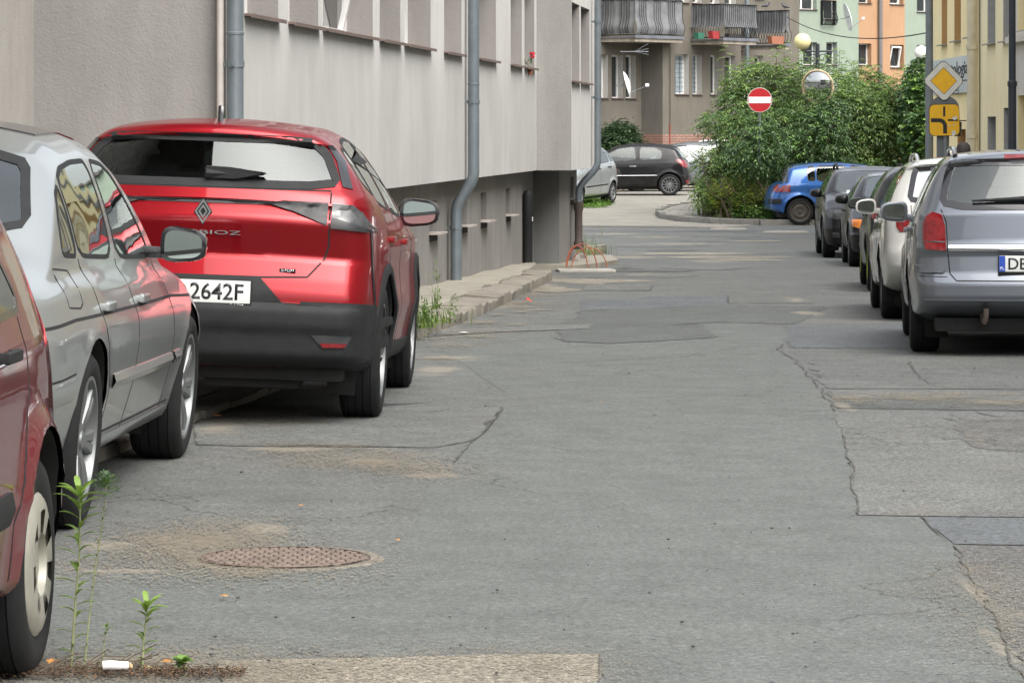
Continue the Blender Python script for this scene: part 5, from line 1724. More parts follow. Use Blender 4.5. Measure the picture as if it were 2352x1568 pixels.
def words_back(s, x, z, h, w, m, nm='lettering', bold=0.0, plate_=None):
    def f(root, S, bvh):
        hit, no = cast(bvh, 'B', x, z)
        par = root
        if plate_:
            bm = bmesh.new(); box(bm, (x, hit.y - .004, z), (plate_[0], .010, plate_[1]), None, .002)
            par = obj('badge', bm, M_black, root)
        bm = text_bm(s, h, w, .004, Matrix.Translation((x, hit.y - (.008 if plate_ else .001), z)), bold)
        obj(nm, bm, m, par, False)
    return f
def arch_trim(w, m, off=.0):
    def f(root, S, bvh):
        for ax in 'RL':
            for ya in (0, S['wb']):
                bm = bmesh.new()
                r = S['Ra'] + w / 2 - .004
                pts = [(ya + r * math.cos(math.radians(t)), S['wr'] + .005 + r * math.sin(math.radians(t))) for t in range(-18, 199, 8)]
                ribbon(bm, bvh, ax, pts, w, .010, .05, False, .008)
                obj('arch_trim', bm, m, root)
    return f
def red_mod(x, y, z, u, v, w):
    # waist crease along the doors
    if abs(v) > .8 and -.2 < y < 3.0:
        x += math.copysign(.012 * math.exp(-((z - .88) / .06) ** 2) - .012 * math.exp(-((z - .55) / .10) ** 2), v)
    return x, y, z
SYM = dict(paint=P_red, ro=.86, wb=2.64, fo=.91, H=1.575, W=1.797, wr=.352, Ra=.40, tw=.215, rr=.245, zb=.24, rw=.59, plan=[(-.86, .895), (-.45, .96), (0, .995), (1.4, 1.0), (2.6, .99), (3.2, .955), (3.55, .88)], rad=(.16, .12, .07),
    nw=66, nu=70, rc=.085, flare=.012, crown=.05, mod=red_mod,
    top=[(-.86, 1.495), (-.5, 1.52), (0, 1.538), (.6, 1.545), (1.1, 1.53), (1.5, 1.475), (2.35, 1.08), (2.6, 1.05), (3.2, .96), (3.55, .82)],
    bot=[(-.86, .300), (-.5, .245), (3.2, .20), (3.55, .26)],
    rear=[(.20, .16), (.27, .09), (.34, .03), (.46, .02), (.50, .0), (.585, .0), (.60, .025), (.66, .028), (.73, .050), (.835, .095), (.85, .11), (1.02, .07), (1.04, .075), (1.095, .115), (1.105, .135), (1.12, .115), (1.185, .15), (1.20, .165), (1.435, .34), (1.450, .315), (1.50, .29), (1.56, .36)],
    front=[(.2, .12), (.4, .0), (.7, .0), (.9, .1), (1.1, .3)],
    belt=[(-.86, 1.19), (-.4, 1.17), (.2, 1.08), (1.2, 1.03), (2.2, 1.0), (3.55, .95)],
    windows=[dict(poly=[(-.40, 1.235), (-.04, 1.155), (-.01, 1.40), (-.20, 1.385)], sm=2),
             dict(poly=[(.03, 1.13), (.92, 1.07), (.97, 1.455), (.50, 1.45), (.06, 1.42)], sm=2),
             dict(poly=[(1.02, 1.065), (2.02, 1.03), (1.72, 1.245), (1.38, 1.42), (1.04, 1.455)], sm=2)],
    rearglass=[(-.665, 1.20), (.665, 1.20), (.59, 1.36), (.51, 1.43), (-.51, 1.43), (-.59, 1.36)], seal=.04, trim=M_black,
    windshield=[(-.76, 1.10), (.76, 1.10), (.60, 1.46), (-.60, 1.46)],
    seams_and_folds=[('B', [(.632, 1.17), (.634, .90), (.612, .83), (.535, .742), (.30, .735), (-.30, .735), (-.535, .742), (-.612, .83), (-.634, .90), (-.632, 1.17)], .009),
           ('B', [(-.632, 1.178), (.632, 1.178)], .007),
           ('R', [(.10, 1.12), (.16, .80), (.30, .62), (.42, .45), (.44, .30)]), ('R', [(1.0, 1.05), (1.02, .70), (.99, .45), (.98, .28)]),
           ('R', [(2.12, 1.0), (2.10, .60), (2.13, .30)]), ('B', [(.63, .60), (.40, .44), (-.40, .44), (-.63, .60)], .006)],
    rim='five', rimmat=M_alloy, mir=(.235, .16, .12), mirmat=M_gloss, mirz=1.055, miry=1.98, mirx=.0, cabin=(.0, 2.1),
    handles=[(1.18, .90), (.20, .93)],
    extra=[
        lens('bumper_cladding', 'B', mirror_x(RB), M_black, .016, .02, False),
        lens('plate_recess', 'B', [(-.415, .614), (.415, .614), (.30, .735), (-.30, .735)], M_black, .014, .02, False),
        lens('sill_cladding', 'R', [(.44, .21), (2.22, .21), (2.22, .33), (1.4, .345), (.52, .38), (.44, .42)], M_black, .010),
        lens('bumper_side', 'R', [(-.84, .27), (-.42, .27), (-.40, .42), (-.44, .60), (-.80, .62)], M_black, .010),
        lens('pillar_trim', 'B', [(.685, 1.20), (.735, 1.19), (.68, 1.33), (.61, 1.41), (.585, 1.41), (.64, 1.33)], M_gloss, .006, .02),
        lens('taillight', 'B', [(.30, 1.108), (.40, 1.122), (.622, 1.118), (.622, 1.005), (.45, 1.07)], M_smoke, .010, .03),
        lens('taillight', 'B', [(.642, 1.118), (.745, 1.108), (.79, 1.075), (.852, .985), (.642, 1.005)], M_clearl, .010, .03),
        lens('taillight', 'B', [(.642, 1.045), (.80, 1.00), (.856, .972), (.642, .992)], M_smoke, .014, .03),
        strip('light_bar', 'B', [(-.60, 1.108), (.60, 1.108)], .020, M_smoke, .003, .003, False),
        lens('fog_lamp', 'B', [(.565, .455), (.765, .452), (.735, .392), (.625, .388)], M_smoke, .020, .03),
        lens('reflector', 'B', [(.61, .415), (.742, .415), (.728, .396), (.628, .394)], M_redl, .026, .03),
        strip('bumper_groove', 'B', [(-.84, .565), (-.50, .575), (.50, .575), (.84, .565)], .012, M_seam, .0135, .0, False),
        strip('bumper_groove', 'B', [(-.62, .47), (-.40, .478), (.40, .478), (.55, .47)], .008, M_seam, .0135, .0, False),
        strip('pillar_line', 'R', [(-.56, .98), (-.52, .74), (-.47, .60)], .03, M_gloss, .005, .004),
        red_badge, words_back('SYMBIOZ', .0, .952, .020, .385, M_alloy), words_back('E-TECH', .435, .772, .011, .062, M_chrome, 'lettering', .01, (.082, .018)),
        plate(0, .655, ('2642F', .268, .092), [('DACIA', .072, .195)]), arch_trim(.055, M_black),
        wiper('B', [(.0, 1.235), (.10, 1.235), (.28, 1.238)]), aerial(0.02, -.28, 'fin'),
    ])
def wiper_box(root, S, bvh):
    hit, no = cast(bvh, 'B', .10, 1.25)
    bm = bmesh.new(); prism(bm, [(-.11, -.035), (.05, -.028), (.20, -.003), (.20, .008), (.02, .03), (-.11, .035)], -.045, .0)
    bmesh.ops.bevel(bm, geom=bm.edges[:], offset=.008, segments=2, affect='EDGES')
    o = obj('wiper_housing', bm, M_black, root); o.location = (.10, hit.y - .0, 1.252)
SYM['extra'].append(wiper_box)
make_car('red_crossover', 'glossy red crossover parked at the grey wall, black wing mirror, plate ending 2642F', SYM, (-1.568, 18.3, g(18.3)), head(.031), .035)

# --- silver saloon ---------------------------------------------------------------
P_sil = paint('metallic_silver', (.38, .405, .40), .70, .32, .7, .2)
BMW = dict(paint=P_sil, ro=1.11, wb=2.83, fo=.835, H=1.485, W=1.80, wr=.330, Ra=.372, tw=.235, rr=.236, zb=.19, rw=.665, rad=(.20, .16, .09),
    nw=44, nu=84, rc=.12, flare=.006, crown=.06,
    top=[(-1.11, .985), (-.95, 1.01), (-.66, 1.04), (-.52, 1.07), (-.10, 1.30), (.14, 1.415), (.50, 1.472), (1.05, 1.49), (1.4, 1.465), (1.65, 1.40), (2.35, 1.02), (2.5, .97), (3.2, .88), (3.66, .72)],
    bot=[(-1.11, .28), (-.8, .20), (3.3, .19), (3.66, .22)],
    rear=[(.2, .16), (.35, .06), (.50, .0), (.58, .0), (.62, .03), (.9, .05), (1.0, .06)],
    front=[(.2, .06), (.4, .0), (.6, .03), (.8, .1)],
    belt=[(-1.11, .97), (-.3, 1.0), (.2, .985), (2.1, .935), (2.6, .93), (3.66, .80)],
    side=[(0, .88), (.12, .935), (.40, .985), (.62, 1.0), (.74, .99), (.80, .97), (.92, .93), (1, .875)],
    windows=[dict(poly=[(-.14, 1.012), (.15, .998), (.15, 1.26), (.05, 1.225), (-.07, 1.13)], sm=2),
             dict(poly=[(.20, .998), (.98, .968), (1.00, 1.345), (.62, 1.34), (.36, 1.32), (.20, 1.28)], sm=2),
             dict(poly=[(1.10, .965), (2.08, .935), (1.88, 1.075), (1.52, 1.285), (1.36, 1.33), (1.09, 1.345)], sm=2)],
    rearglass=[(-.66, 1.09), (.66, 1.09), (.55, 1.37), (-.55, 1.37)], seal=.03, trim=M_black, mirx=.075,
    windshield=[(-.66, 1.0), (.66, 1.0), (.55, 1.36), (-.55, 1.36)],
    seams_and_folds=[('R', [(-1.05, .775), (-.35, .79), (2.2, .765), (2.95, .735)], .012),  # the body-side fold: its shaded crease painted as a dark line
           ('R', [(.165, .99), (.20, .80), (.30, .62), (.43, .50), (.45, .28)], .009), ('R', [(1.05, .96), (1.06, .60), (1.04, .40), (1.0, .25)], .009),
           ('R', [(2.10, .93), (2.14, .60), (2.16, .27)], .009), ('R', [(-.38, .95), (-.40, .835), (-.20, .825), (-.13, .84), (-.11, .955), (-.38, .97)], .006),
           ('R', [(-1.05, .585), (-.40, .60)], .008)],
    rim='double', rimmat=M_alloy, mir=(.205, .148, .12), mirmat=M_gloss, mirz=1.0, miry=1.92, cabin=(.1, 2.1),
    handles=[(1.24, .80), (.33, .81)],
    extra=[strip('rub_strip', 'R', [(.47, .515), (2.12, .50)], .052, P_sil, .006, .012), strip('rub_strip', 'R', [(-1.0, .545), (-.42, .548)], .075, P_sil, .006, .012),
           strip('rub_strip', 'R', [(2.19, .50), (2.40, .50)], .052, P_sil, .006, .012),
           lens('sill_panel', 'R', [(.44, .155), (2.36, .155), (2.38, .27), (2.30, .285), (.46, .30), (.42, .25)], P_sil, .014),
           lens('sunroof', 'T', [(-.50, .62), (.50, .62), (.52, 1.42), (-.52, 1.42)], M_gloss, .006, .06, False),
           strip('sill_line', 'R', [(.47, .315), (2.36, .30)], .008, M_seam, .004, 0),
           lens('taillight', 'B', [(.50, .93), (.70, .92), (.70, .78), (.50, .76)], M_redl, .006),
           ])
make_car('silver_saloon', 'silver four-door saloon between the maroon car and the red crossover', BMW, (-2.475, 12.97, g(13)), head(.039), .065)

# --- maroon hatchback, nose towards the viewer --------------------------------------
P_mar = paint('maroon_paint', (.125, .010, .016), .25, .30, 1.0, .35)
MAR = dict(paint=P_mar, ro=.66, wb=2.44, fo=.78, H=1.44, W=1.665, wr=.300, Ra=.365, tw=.185, rr=.190, zb=.20, rw=.71, rad=(.18, .14, .10), flare=.030, rc=.10,
    top=[(-.66, 1.36), (-.3, 1.42), (.3, 1.435), (1.0, 1.44), (1.4, 1.37), (2.0, .99), (2.7, .90), (3.22, .72)],
    bot=[(-.66, .30), (-.4, .22), (2.9, .20), (3.22, .24)],
    rear=[(.2, .10), (.35, .0), (.55, .0), (.60, .03), (.85, .05), (.95, .08), (1.35, .27)],
    front=[(.2, .06), (.4, .0), (.6, .03), (.8, .1)],
    belt=[(-.66, .98), (.2, .96), (2.0, .92), (3.22, .78)],
    windows=[dict(poly=[(.02, .99), (.42, .975), (.42, 1.33), (.20, 1.31)], sm=2), dict(poly=[(.47, .975), (1.04, .96), (1.0, 1.36), (.47, 1.345)], sm=2),
             dict(poly=[(1.12, .955), (1.85, .93), (1.62, 1.11), (1.28, 1.34), (1.10, 1.355)], sm=2)],
    rearglass=[(-.58, .99), (.58, .99), (.48, 1.32), (-.48, 1.32)],
    windshield=[(-.6, .99), (.6, .99), (.5, 1.36), (-.5, 1.36)],
    seams_and_folds=[('R', [(.15, .97), (.18, .75), (.32, .60), (.44, .45), (.45, .25)]), ('L', [(.10, .97), (.14, .78), (.30, .60), (.42, .45), (.43, .25)]), ('L', [(1.08, .95), (1.08, .3)]), ('L', [(-.60, .60), (-.32, .60)])],
    rim='cover', rimmat=M_cap, mirz=.97, handles=[(.42, .885), (1.25, .87)], handlemat=M_black,
    extra=[strip('rub_strip', 'R', [(.50, .50), (2.0, .50)], .085, M_black, .008, .010), strip('rub_strip', 'R', [(-.5, .50), (-.37, .50)], .085, M_black, .008, .010),
           lens('taillight', 'B', [(.52, .93), (.66, .92), (.68, .66), (.58, .66)], M_redl, .006),
           lens('headlight', 'F', [(.45, .70), (.76, .70), (.78, .58), (.48, .56)], M_clearl, .006), aerial(0, .1, 'rod', M_black)])
# left side of the car faces the road: rear axle 9.45 m away, nose nearer
make_car('maroon_hatchback', 'dark red hatchback cropped at the left edge with a grey plastic wheel cover', MAR, (-1.30 - .80, 9.47, g(9.5)), math.pi - .035)

# --- grey estate, right -------------------------------------------------------------
P_ast = paint('blue_grey_metallic', (.145, .162, .188), .6, .30, .9, .2)
def tow_hook(root, S, bvh):
    bm = bmesh.new()
    tube(bm, [(-.36, -S['ro'] + .35, .32), (-.36, -S['ro'] + .12, .27), (-.36, -S['ro'] + .07, .25), (-.35, -S['ro'] + .05, .29), (-.35, -S['ro'] + .05, .34)], [.03, .028, .022, .02, .02], 10)
    obj('tow_hook', bm, M_rust, root)
AST = dict(paint=P_ast, ro=.93, wb=2.70, fo=.88, H=1.47, W=1.753, wr=.315, Ra=.36, tw=.215, rr=.20, zb=.20, rw=.69, rad=(.16, .13, .08), nw=48, rc=.10,
    top=[(-.93, 1.44), (-.5, 1.465), (.3, 1.475), (1.0, 1.475), (1.45, 1.42), (2.3, 1.02), (2.5, .98), (3.1, .88), (3.58, .70)],
    bot=[(-.93, .33), (-.6, .24), (3.2, .20), (3.58, .24)],
    rear=[(.2, .14), (.34, .06), (.42, .0), (.52, .0), (.56, .03), (.60, .055), (.73, .07), (.745, .055), (.80, .055), (.81, .07), (1.02, .10), (1.05, .13), (1.38, .34), (1.42, .30), (1.47, .36)],
    front=[(.2, .06), (.4, .0), (.6, .03), (.8, .1)],
    belt=[(-.93, 1.06), (.2, 1.0), (2.2, .94), (3.58, .80)],
    windows=[dict(poly=[(-.55, 1.07), (-.04, 1.03), (-.02, 1.365), (-.34, 1.35)], sm=2), dict(poly=[(.04, 1.025), (.90, .985), (.93, 1.385), (.05, 1.37)], sm=2),
             dict(poly=[(1.0, .98), (2.0, .95), (1.80, 1.09), (1.42, 1.33), (1.2, 1.375), (1.0, 1.385)], sm=2)],
    rearglass=[(-.655, 1.055), (.655, 1.055), (.60, 1.30), (.565, 1.37), (-.565, 1.37), (-.60, 1.30)], seal=.05,
    windshield=[(-.64, 1.0), (.64, 1.0), (.53, 1.39), (-.53, 1.39)],
    seams_and_folds=[('B', [(-.66, 1.035), (-.625, .95), (-.615, .74), (-.60, .585), (-.555, .535), (.555, .535), (.60, .585), (.615, .74), (.625, .95), (.66, 1.035)], .009),
           ('L', [(.02, 1.02), (.06, .8), (.22, .62), (.40, .45), (.40, .28)]), ('L', [(.96, .98), (.96, .3)]), ('L', [(2.05, .95), (2.06, .3)]), ('B', [(-.86, .565), (-.62, .562)], .006)],
    rim='split', mirz=1.0, miry=1.90, mirmat=P_ast, mir=(.22, .155, .12), cabin=(-.6, 2.0), handles=[(.22, .89), (1.15, .87)], handlemat=P_ast,
    extra=[lens('taillight', 'B', [(-.655, 1.0), (-.632, .92), (-.625, .745), (-.765, .755), (-.785, .82), (-.785, .93), (-.76, .99), (-.72, 1.015)], M_redl, .014, .03),
           strip('light_band', 'B', [(-.632, .80), (-.77, .805)], .010, M_clearl, .016, .001),
           strip('chrome_strip', 'B', [(-.61, .765), (.61, .765)], .042, M_chrome, .004, .012, False),
           lens('bumper_pad', 'B', [(-.85, .645), (-.645, .645), (-.635, .61), (-.65, .59), (-.85, .59)], P_ast, .014, .04),
           lens('brake_light', 'B', [(-.21, 1.425), (.21, 1.425), (.21, 1.398), (-.21, 1.398)], M_redl, .010, .05, False),
           wiper('B', [(.08, 1.10), (-.10, 1.10), (-.44, 1.085)]), roof_rails(-.40, 1.15, M_gloss, .55), tow_hook,
           plate(0, .655, ('DB', .135, -.128)), strip('bumper_crease', 'B', [(-.78, .40), (.78, .40)], .02, P_ast, .004, .006, False)])
make_car('grey_estate', 'blue-grey estate car with chrome tailgate strip at the right edge, plate starting DB', AST, (2.904 + .855, 25.3, g(25.3)), head(.093))

# --- white estate, ahead of it --------------------------------------------------------
P_whi = paint('pearl_white', (.48, .48, .455), .10, .30, 1.0, .15)
WHI = dict(AST, paint=P_whi, W=1.79, H=1.48, mirmat=P_whi, handlemat=P_whi, glass=M_glassd, rearglass_mat=M_glassd, rim='five', mir=(.20, .145, .11),
    rear=[(.2, .22), (.34, .10), (.5, .0), (.62, .0), (.70, .03), (.95, .08), (1.05, .12), (1.38, .42), (1.42, .36), (1.47, .42)],
    bot=[(-.93, .40), (-.6, .26), (3.2, .20), (3.58, .24)],
    seams_and_folds=[('L', [(.02, 1.02), (.06, .8), (.22, .62), (.40, .45), (.40, .28)]), ('L', [(.96, .98), (.96, .3)]), ('B', [(-.64, 1.03), (-.62, .60), (.62, .60), (.64, 1.03)])],
    extra=[lens('taillight', 'B', [(-.60, .94), (-.60, .80), (-.74, .795), (-.77, .84), (-.77, .92), (-.74, .95)], M_redl, .010, .04),
           roof_rails(-.34, 1.15, M_chrome, .56), plate(0, .72, ('DW', .13, -.12))])
make_car('white_estate', 'pearl white estate car with silver roof rails in front of the blue-grey estate', WHI, (3.356 + .875, 31.6, g(31.6)), head(.07))

# --- dark hatchback with lime rims ------------------------------------------------------
P_dk = paint('anthracite_paint', (.017, .019, .022), .1, .35, .45, .12)
P_bk = paint('black_paint', (.005, .005, .006), .0, .35, .42, .10)
M_lime = simple('lime_lacquer', (.42, .62, .03), .35)
HAT = dict(paint=P_dk, ro=.72, wb=2.51, fo=.80, H=1.44, W=1.73, wr=.31, Ra=.352, tw=.205, rr=.20, zb=.20, rw=.68, rad=(.16, .13, .09), nu=48, nw=26, nv=14,
    top=[(-.72, 1.36), (-.3, 1.42), (.3, 1.445), (1.0, 1.44), (1.4, 1.37), (2.1, 1.0), (2.8, .90), (3.31, .72)],
    bot=[(-.72, .30), (-.4, .22), (2.9, .20), (3.31, .24)],
    rear=[(.2, .10), (.35, .0), (.55, .0), (.60, .03), (.90, .06), (1.0, .12), (1.36, .38), (1.44, .36)],
    front=[(.2, .06), (.4, .0), (.6, .03), (.8, .1)],
    belt=[(-.72, 1.0), (.2, .97), (2.0, .92), (3.31, .78)],
    windows=[dict(poly=[(-.12, 1.02), (.85, .97), (.88, 1.36), (.25, 1.345)], sm=2), dict(poly=[(.95, .965), (1.88, .935), (1.65, 1.12), (1.28, 1.34), (.95, 1.36)], sm=2)],
    rearglass=[(-.60, 1.02), (.60, 1.02), (.52, 1.35), (-.52, 1.35)], windshield=[(-.62, .99), (.62, .99), (.52, 1.36), (-.52, 1.36)],
    seams_and_folds=[('L', [(.10, .97), (.14, .78), (.30, .60), (.42, .45), (.43, .25)]), ('L', [(.91, .96), (.91, .3)]), ('B', [(-.62, 1.0), (-.60, .62), (.60, .62), (.62, 1.0)])],
    rim='five', mirz=.98, miry=1.86, handles=[(.30, .87), (1.08, .86)], extra=[lens('taillight', 'B', [(-.55, .94), (-.80, .95), (-.82, .83), (-.58, .82)], M_redl, .008)])
LIM = dict(HAT, rimmat=M_lime, rim='split', windows=[dict(poly=[(-.12, 1.02), (.85, .97), (.88, 1.36), (.25, 1.345)], sm=2), dict(poly=[(.95, .965), (1.88, .935), (1.65, 1.12), (1.28, 1.34), (.95, 1.36)], sm=2)])
make_car('dark_hatchback', 'dark grey hatchback with lime green wheel rims beyond the white estate', LIM, (4.06 + .83, 39.6, g(39.6)), head(.07))

# --- black saloon facing the viewer --------------------------------------------------------
def headlamps(y):
    return []
E46 = dict(paint=P_bk, ro=1.05, wb=2.72, fo=.76, H=1.40, W=1.74, wr=.315, Ra=.355, tw=.21, rr=.21, zb=.17, rw=.66, rad=(.18, .14, .09), nu=60, nw=30, nv=16, fc=.22,
    top=[(-1.05, 1.0), (-.5, 1.05), (.2, 1.33), (.6, 1.39), (1.05, 1.40), (1.5, 1.35), (2.2, 1.0), (2.9, .88), (3.4, .74), (3.48, .70)],
    bot=[(-1.05, .28), (-.8, .20), (3.1, .17), (3.48, .20)],
    rear=[(.2, .10), (.45, 0), (.9, .04)], front=[(.2, .08), (.4, .0), (.5, .0), (.52, .04), (.70, .08), (.8, .12)],
    belt=[(-1.05, .96), (.2, .95), (2.1, .92), (3.48, .76)],
    windows=[dict(poly=[(-.02, .985), (.92, .96), (.92, 1.33), (.35, 1.32)], sm=2), dict(poly=[(1.0, .955), (1.95, .93), (1.75, 1.08), (1.4, 1.30), (1.0, 1.33)], sm=2)],
    rearglass=[(-.58, 1.06), (.58, 1.06), (.50, 1.33), (-.50, 1.33)], windshield=[(-.63, .98), (.63, .98), (.53, 1.34), (-.53, 1.34)],
    seams_and_folds=[('R', [(.10, .95), (.14, .78), (.30, .60), (.42, .45), (.43, .25)]), ('R', [(.96, .95), (.96, .3)]), ('R', [(2.0, .93), (2.02, .28)]),
           ('F', [(-.72, .70), (-.40, .735), (.40, .735), (.72, .70)]), ('F', [(-.83, .52), (.83, .52)], .012)],
    rim='double', mirz=.98, miry=1.84, handles=[(.30, .82), (1.1, .81)],
    extra=[lens('headlight', 'F', [(.34, .69), (.66, .69), (.68, .56), (.36, .55)], M_clearl, .006), lens('indicator', 'F', [(.685, .69), (.79, .685), (.82, .59), (.70, .56)], M_orange, .010),
           lens('indicator', 'R', [(3.05, .69), (3.28, .685), (3.26, .57), (3.12, .60)], M_orange, .008),
           lens('grille', 'F', [(.02, .70), (.17, .70), (.20, .62), (.15, .56), (.03, .56)], M_chrome, .008),
           lens('air_intake', 'F', [(-.42, .36), (.42, .36), (.36, .24), (-.36, .24)], M_seam, .004, .05, False), plate(0, .44, ('DBA', .2, -.06), None, 0, True)])
make_car('black_saloon', 'black saloon facing the viewer with an orange indicator at its headlamp', E46, (5.00 + .84 + .10, 50.9 + 2.72, g(52.5)), math.pi - .06)

# --- black estate with roof rails facing the viewer --------------------------------------------
def sticker(root, S, bvh):
    p, no = cast(bvh, 'F', .30, 1.06)
    bm = patch(bvh, 'F', [(.22, 1.10), (.44, 1.10), (.45, 1.05), (.22, 1.05)], .006, .05)
    obj('windscreen_sticker', bm, M_plate, root)
SUV = dict(E46, H=1.50, W=1.76, rw=.68, ro=.85, wr=.33, Ra=.375, zb=.22, fc=.18,
    top=[(-.85, 1.42), (-.4, 1.48), (.6, 1.50), (1.2, 1.50), (1.6, 1.43), (2.25, 1.08), (2.9, .98), (3.4, .84), (3.48, .80)],
    rear=[(.2, .10), (.45, 0), (1.0, .06), (1.4, .30)], front=[(.2, .08), (.4, .0), (.5, .0), (.72, .06), (.9, .12)],
    belt=[(-1.05, 1.04), (.2, 1.02), (2.1, .98), (3.48, .84)],
    windows=[dict(poly=[(-.50, 1.07), (.92, 1.03), (.92, 1.42), (-.25, 1.40)], sm=2), dict(poly=[(1.0, 1.02), (1.98, 1.0), (1.78, 1.15), (1.45, 1.38), (1.0, 1.42)], sm=2)],
    rearglass=[(-.60, 1.06), (.60, 1.06), (.52, 1.38), (-.52, 1.38)], windshield=[(-.65, 1.05), (.65, 1.05), (.55, 1.43), (-.55, 1.43)],
    rim='five', mirz=1.05, miry=1.88,
    extra=[lens('headlight', 'F', [(.45, .80), (.78, .79), (.84, .66), (.50, .62)], M_clearl, .006), lens('air_intake', 'F', [(-.42, .40), (.42, .40), (.36, .28), (-.36, .28)], M_seam, .004, .05, False),
           strip('arch_trim', 'R', [(.5, .28), (2.2, .28)], .08, M_black, .008, .004), sticker, roof_rails(-.45, 1.2, M_black, .55, .07),
           lens('fog_lamp', 'F', [(.60, .42), (.72, .42), (.72, .34), (.60, .34)], M_clearl, .008)])
make_car('black_estate', 'black estate car with roof rails facing the viewer, farthest of the right-hand row', SUV, (5.13 + .85 + .12, 57.2 + 2.72, g(58)), math.pi - .05)

# --- blue hatchback side-on ------------------------------------------------------------------------
P_blu = paint('blue_paint', (.016, .09, .30), .45, .30, 1.0, .2)
MEG = dict(HAT, paint=P_blu, ro=.74, wb=2.625, fo=.84, H=1.457, W=1.777, wr=.315, Ra=.375, flare=.03, rim='steel', rimmat=M_steel, rr=.235, rw=.70, nw=40,
    top=[(-.74, 1.36), (-.4, 1.40), (.3, 1.455), (1.0, 1.465), (1.6, 1.41), (2.3, 1.03), (2.9, .93), (3.465, .74)],
    bot=[(-.74, .33), (-.4, .22), (2.9, .20), (3.465, .24)],
    rear=[(.2, .10), (.35, .0), (.55, .0), (.70, .03), (.85, .10), (.95, .19), (1.0, .30), (1.36, .44), (1.42, .42)],
    belt=[(-.74, .98), (.2, 1.0), (2.0, .96), (3.465, .80)],
    windows=[dict(poly=[(.19, 1.03), (.36, 1.025), (.36, 1.37), (.22, 1.355), (.17, 1.28)], sm=2), dict(poly=[(.40, 1.02), (1.10, 1.0), (1.12, 1.38), (.40, 1.375)], sm=1), dict(poly=[(1.2, 1.0), (2.15, .97), (1.9, 1.15), (1.5, 1.36), (1.2, 1.385)], sm=2)],
    rearglass=[(-.62, 1.02), (.62, 1.02), (.58, 1.37), (-.58, 1.37)],
    seams_and_folds=[('R', [(-.14, 1.0), (-.12, .80)]), ('R', [(.16, 1.02), (.20, .80), (.34, .66), (.44, .45), (.44, .25)]), ('R', [(1.15, 1.0), (1.15, .3)]), ('R', [(-.62, .75), (-.30, .74)]), ('R', [(-.14, .80), (-.3, .80)], .006)],
    handles=[(.62, .84), (1.40, .83)],
    extra=[lens('taillight', 'R', [(-.58, .77), (-.23, .77), (-.225, .94), (-.40, .91)], M_redl, .012, .04), lens('taillight', 'B', [(.80, .78), (.55, .80), (.52, .93), (.70, .94), (.78, .88)], M_redl, .008),
           lens('pillar_glass', 'R', [(-.40, .98), (-.28, .985), (-.25, 1.36), (-.31, 1.38)], M_gloss, .006),
           lens('bumper_pad', 'R', [(-.70, .60), (-.42, .61), (-.44, .49), (-.70, .48)], M_black, .008), aerial(0, -.05, 'rod', M_black)])
make_car('blue_hatchback', 'bright blue hatchback with bare steel wheels parked side-on against the shrubs', MEG, (ray_t(1834) * 81.4, 81.4 + .80, g(82)), -math.pi / 2 + .04)

# --- black three-door side-on -------------------------------------------------------------------------
CLI = dict(HAT, paint=P_bk, ro=.62, wb=2.575, fo=.80, H=1.493, W=1.72, wr=.31, Ra=.36, rim='multi', rr=.222, rw=.70, nw=40,
    top=[(-.62, 1.37), (-.2, 1.44), (.4, 1.49), (1.0, 1.495), (1.5, 1.43), (2.3, 1.02), (2.9, .92), (3.375, .74)],
    bot=[(-.62, .30), (-.3, .22), (2.9, .20), (3.375, .24)],
    rear=[(.2, .10), (.35, .0), (.55, .0), (.75, .03), (.95, .08), (1.05, .16), (1.37, .36), (1.42, .34)],
    belt=[(-.62, 1.0), (.2, 1.0), (2.0, .96), (3.375, .80)],
    windows=[dict(poly=[(.24, 1.04), (.84, 1.01), (.84, 1.37), (.40, 1.355), (.22, 1.25)], sm=3), dict(poly=[(.96, 1.0), (2.02, .97), (1.8, 1.15), (1.4, 1.36), (1.0, 1.38)], sm=2)],
    rearglass=[(-.60, 1.06), (.60, 1.06), (.52, 1.36), (-.52, 1.36)], mirz=1.0,
    seams_and_folds=[('L', [(.88, 1.36), (.90, 1.0), (.88, .50), (.86, .26)], .009), ('L', [(-.58, .52), (-.36, .56)]), ('L', [(-.5, .66), (-.34, .82)])],
    handles=[(1.04, .83)], handlemat=M_chrome,
    extra=[lens('taillight', 'L', [(-.48, .78), (-.36, .83), (-.17, 1.0), (-.22, 1.04), (-.42, 1.0)], M_redl, .012, .04), lens('taillight', 'B', [(-.80, .80), (-.60, .80), (-.55, .98), (-.78, 1.02)], M_redl, .008),
           strip('rub_strip', 'L', [(.35, .575), (1.9, .56)], .012, M_chrome, .006, .004), lens('bumper_reflector', 'L', [(-.55, .36), (-.47, .36), (-.47, .44), (-.55, .44)], M_redl, .008, .04)])
make_car('black_hatchback', 'black three-door hatchback side-on with many-spoked silver rims on the paved yard', CLI, (ray_t(1541) * 99.2, 99.2 + .80, g(100)), math.pi / 2 - .05)

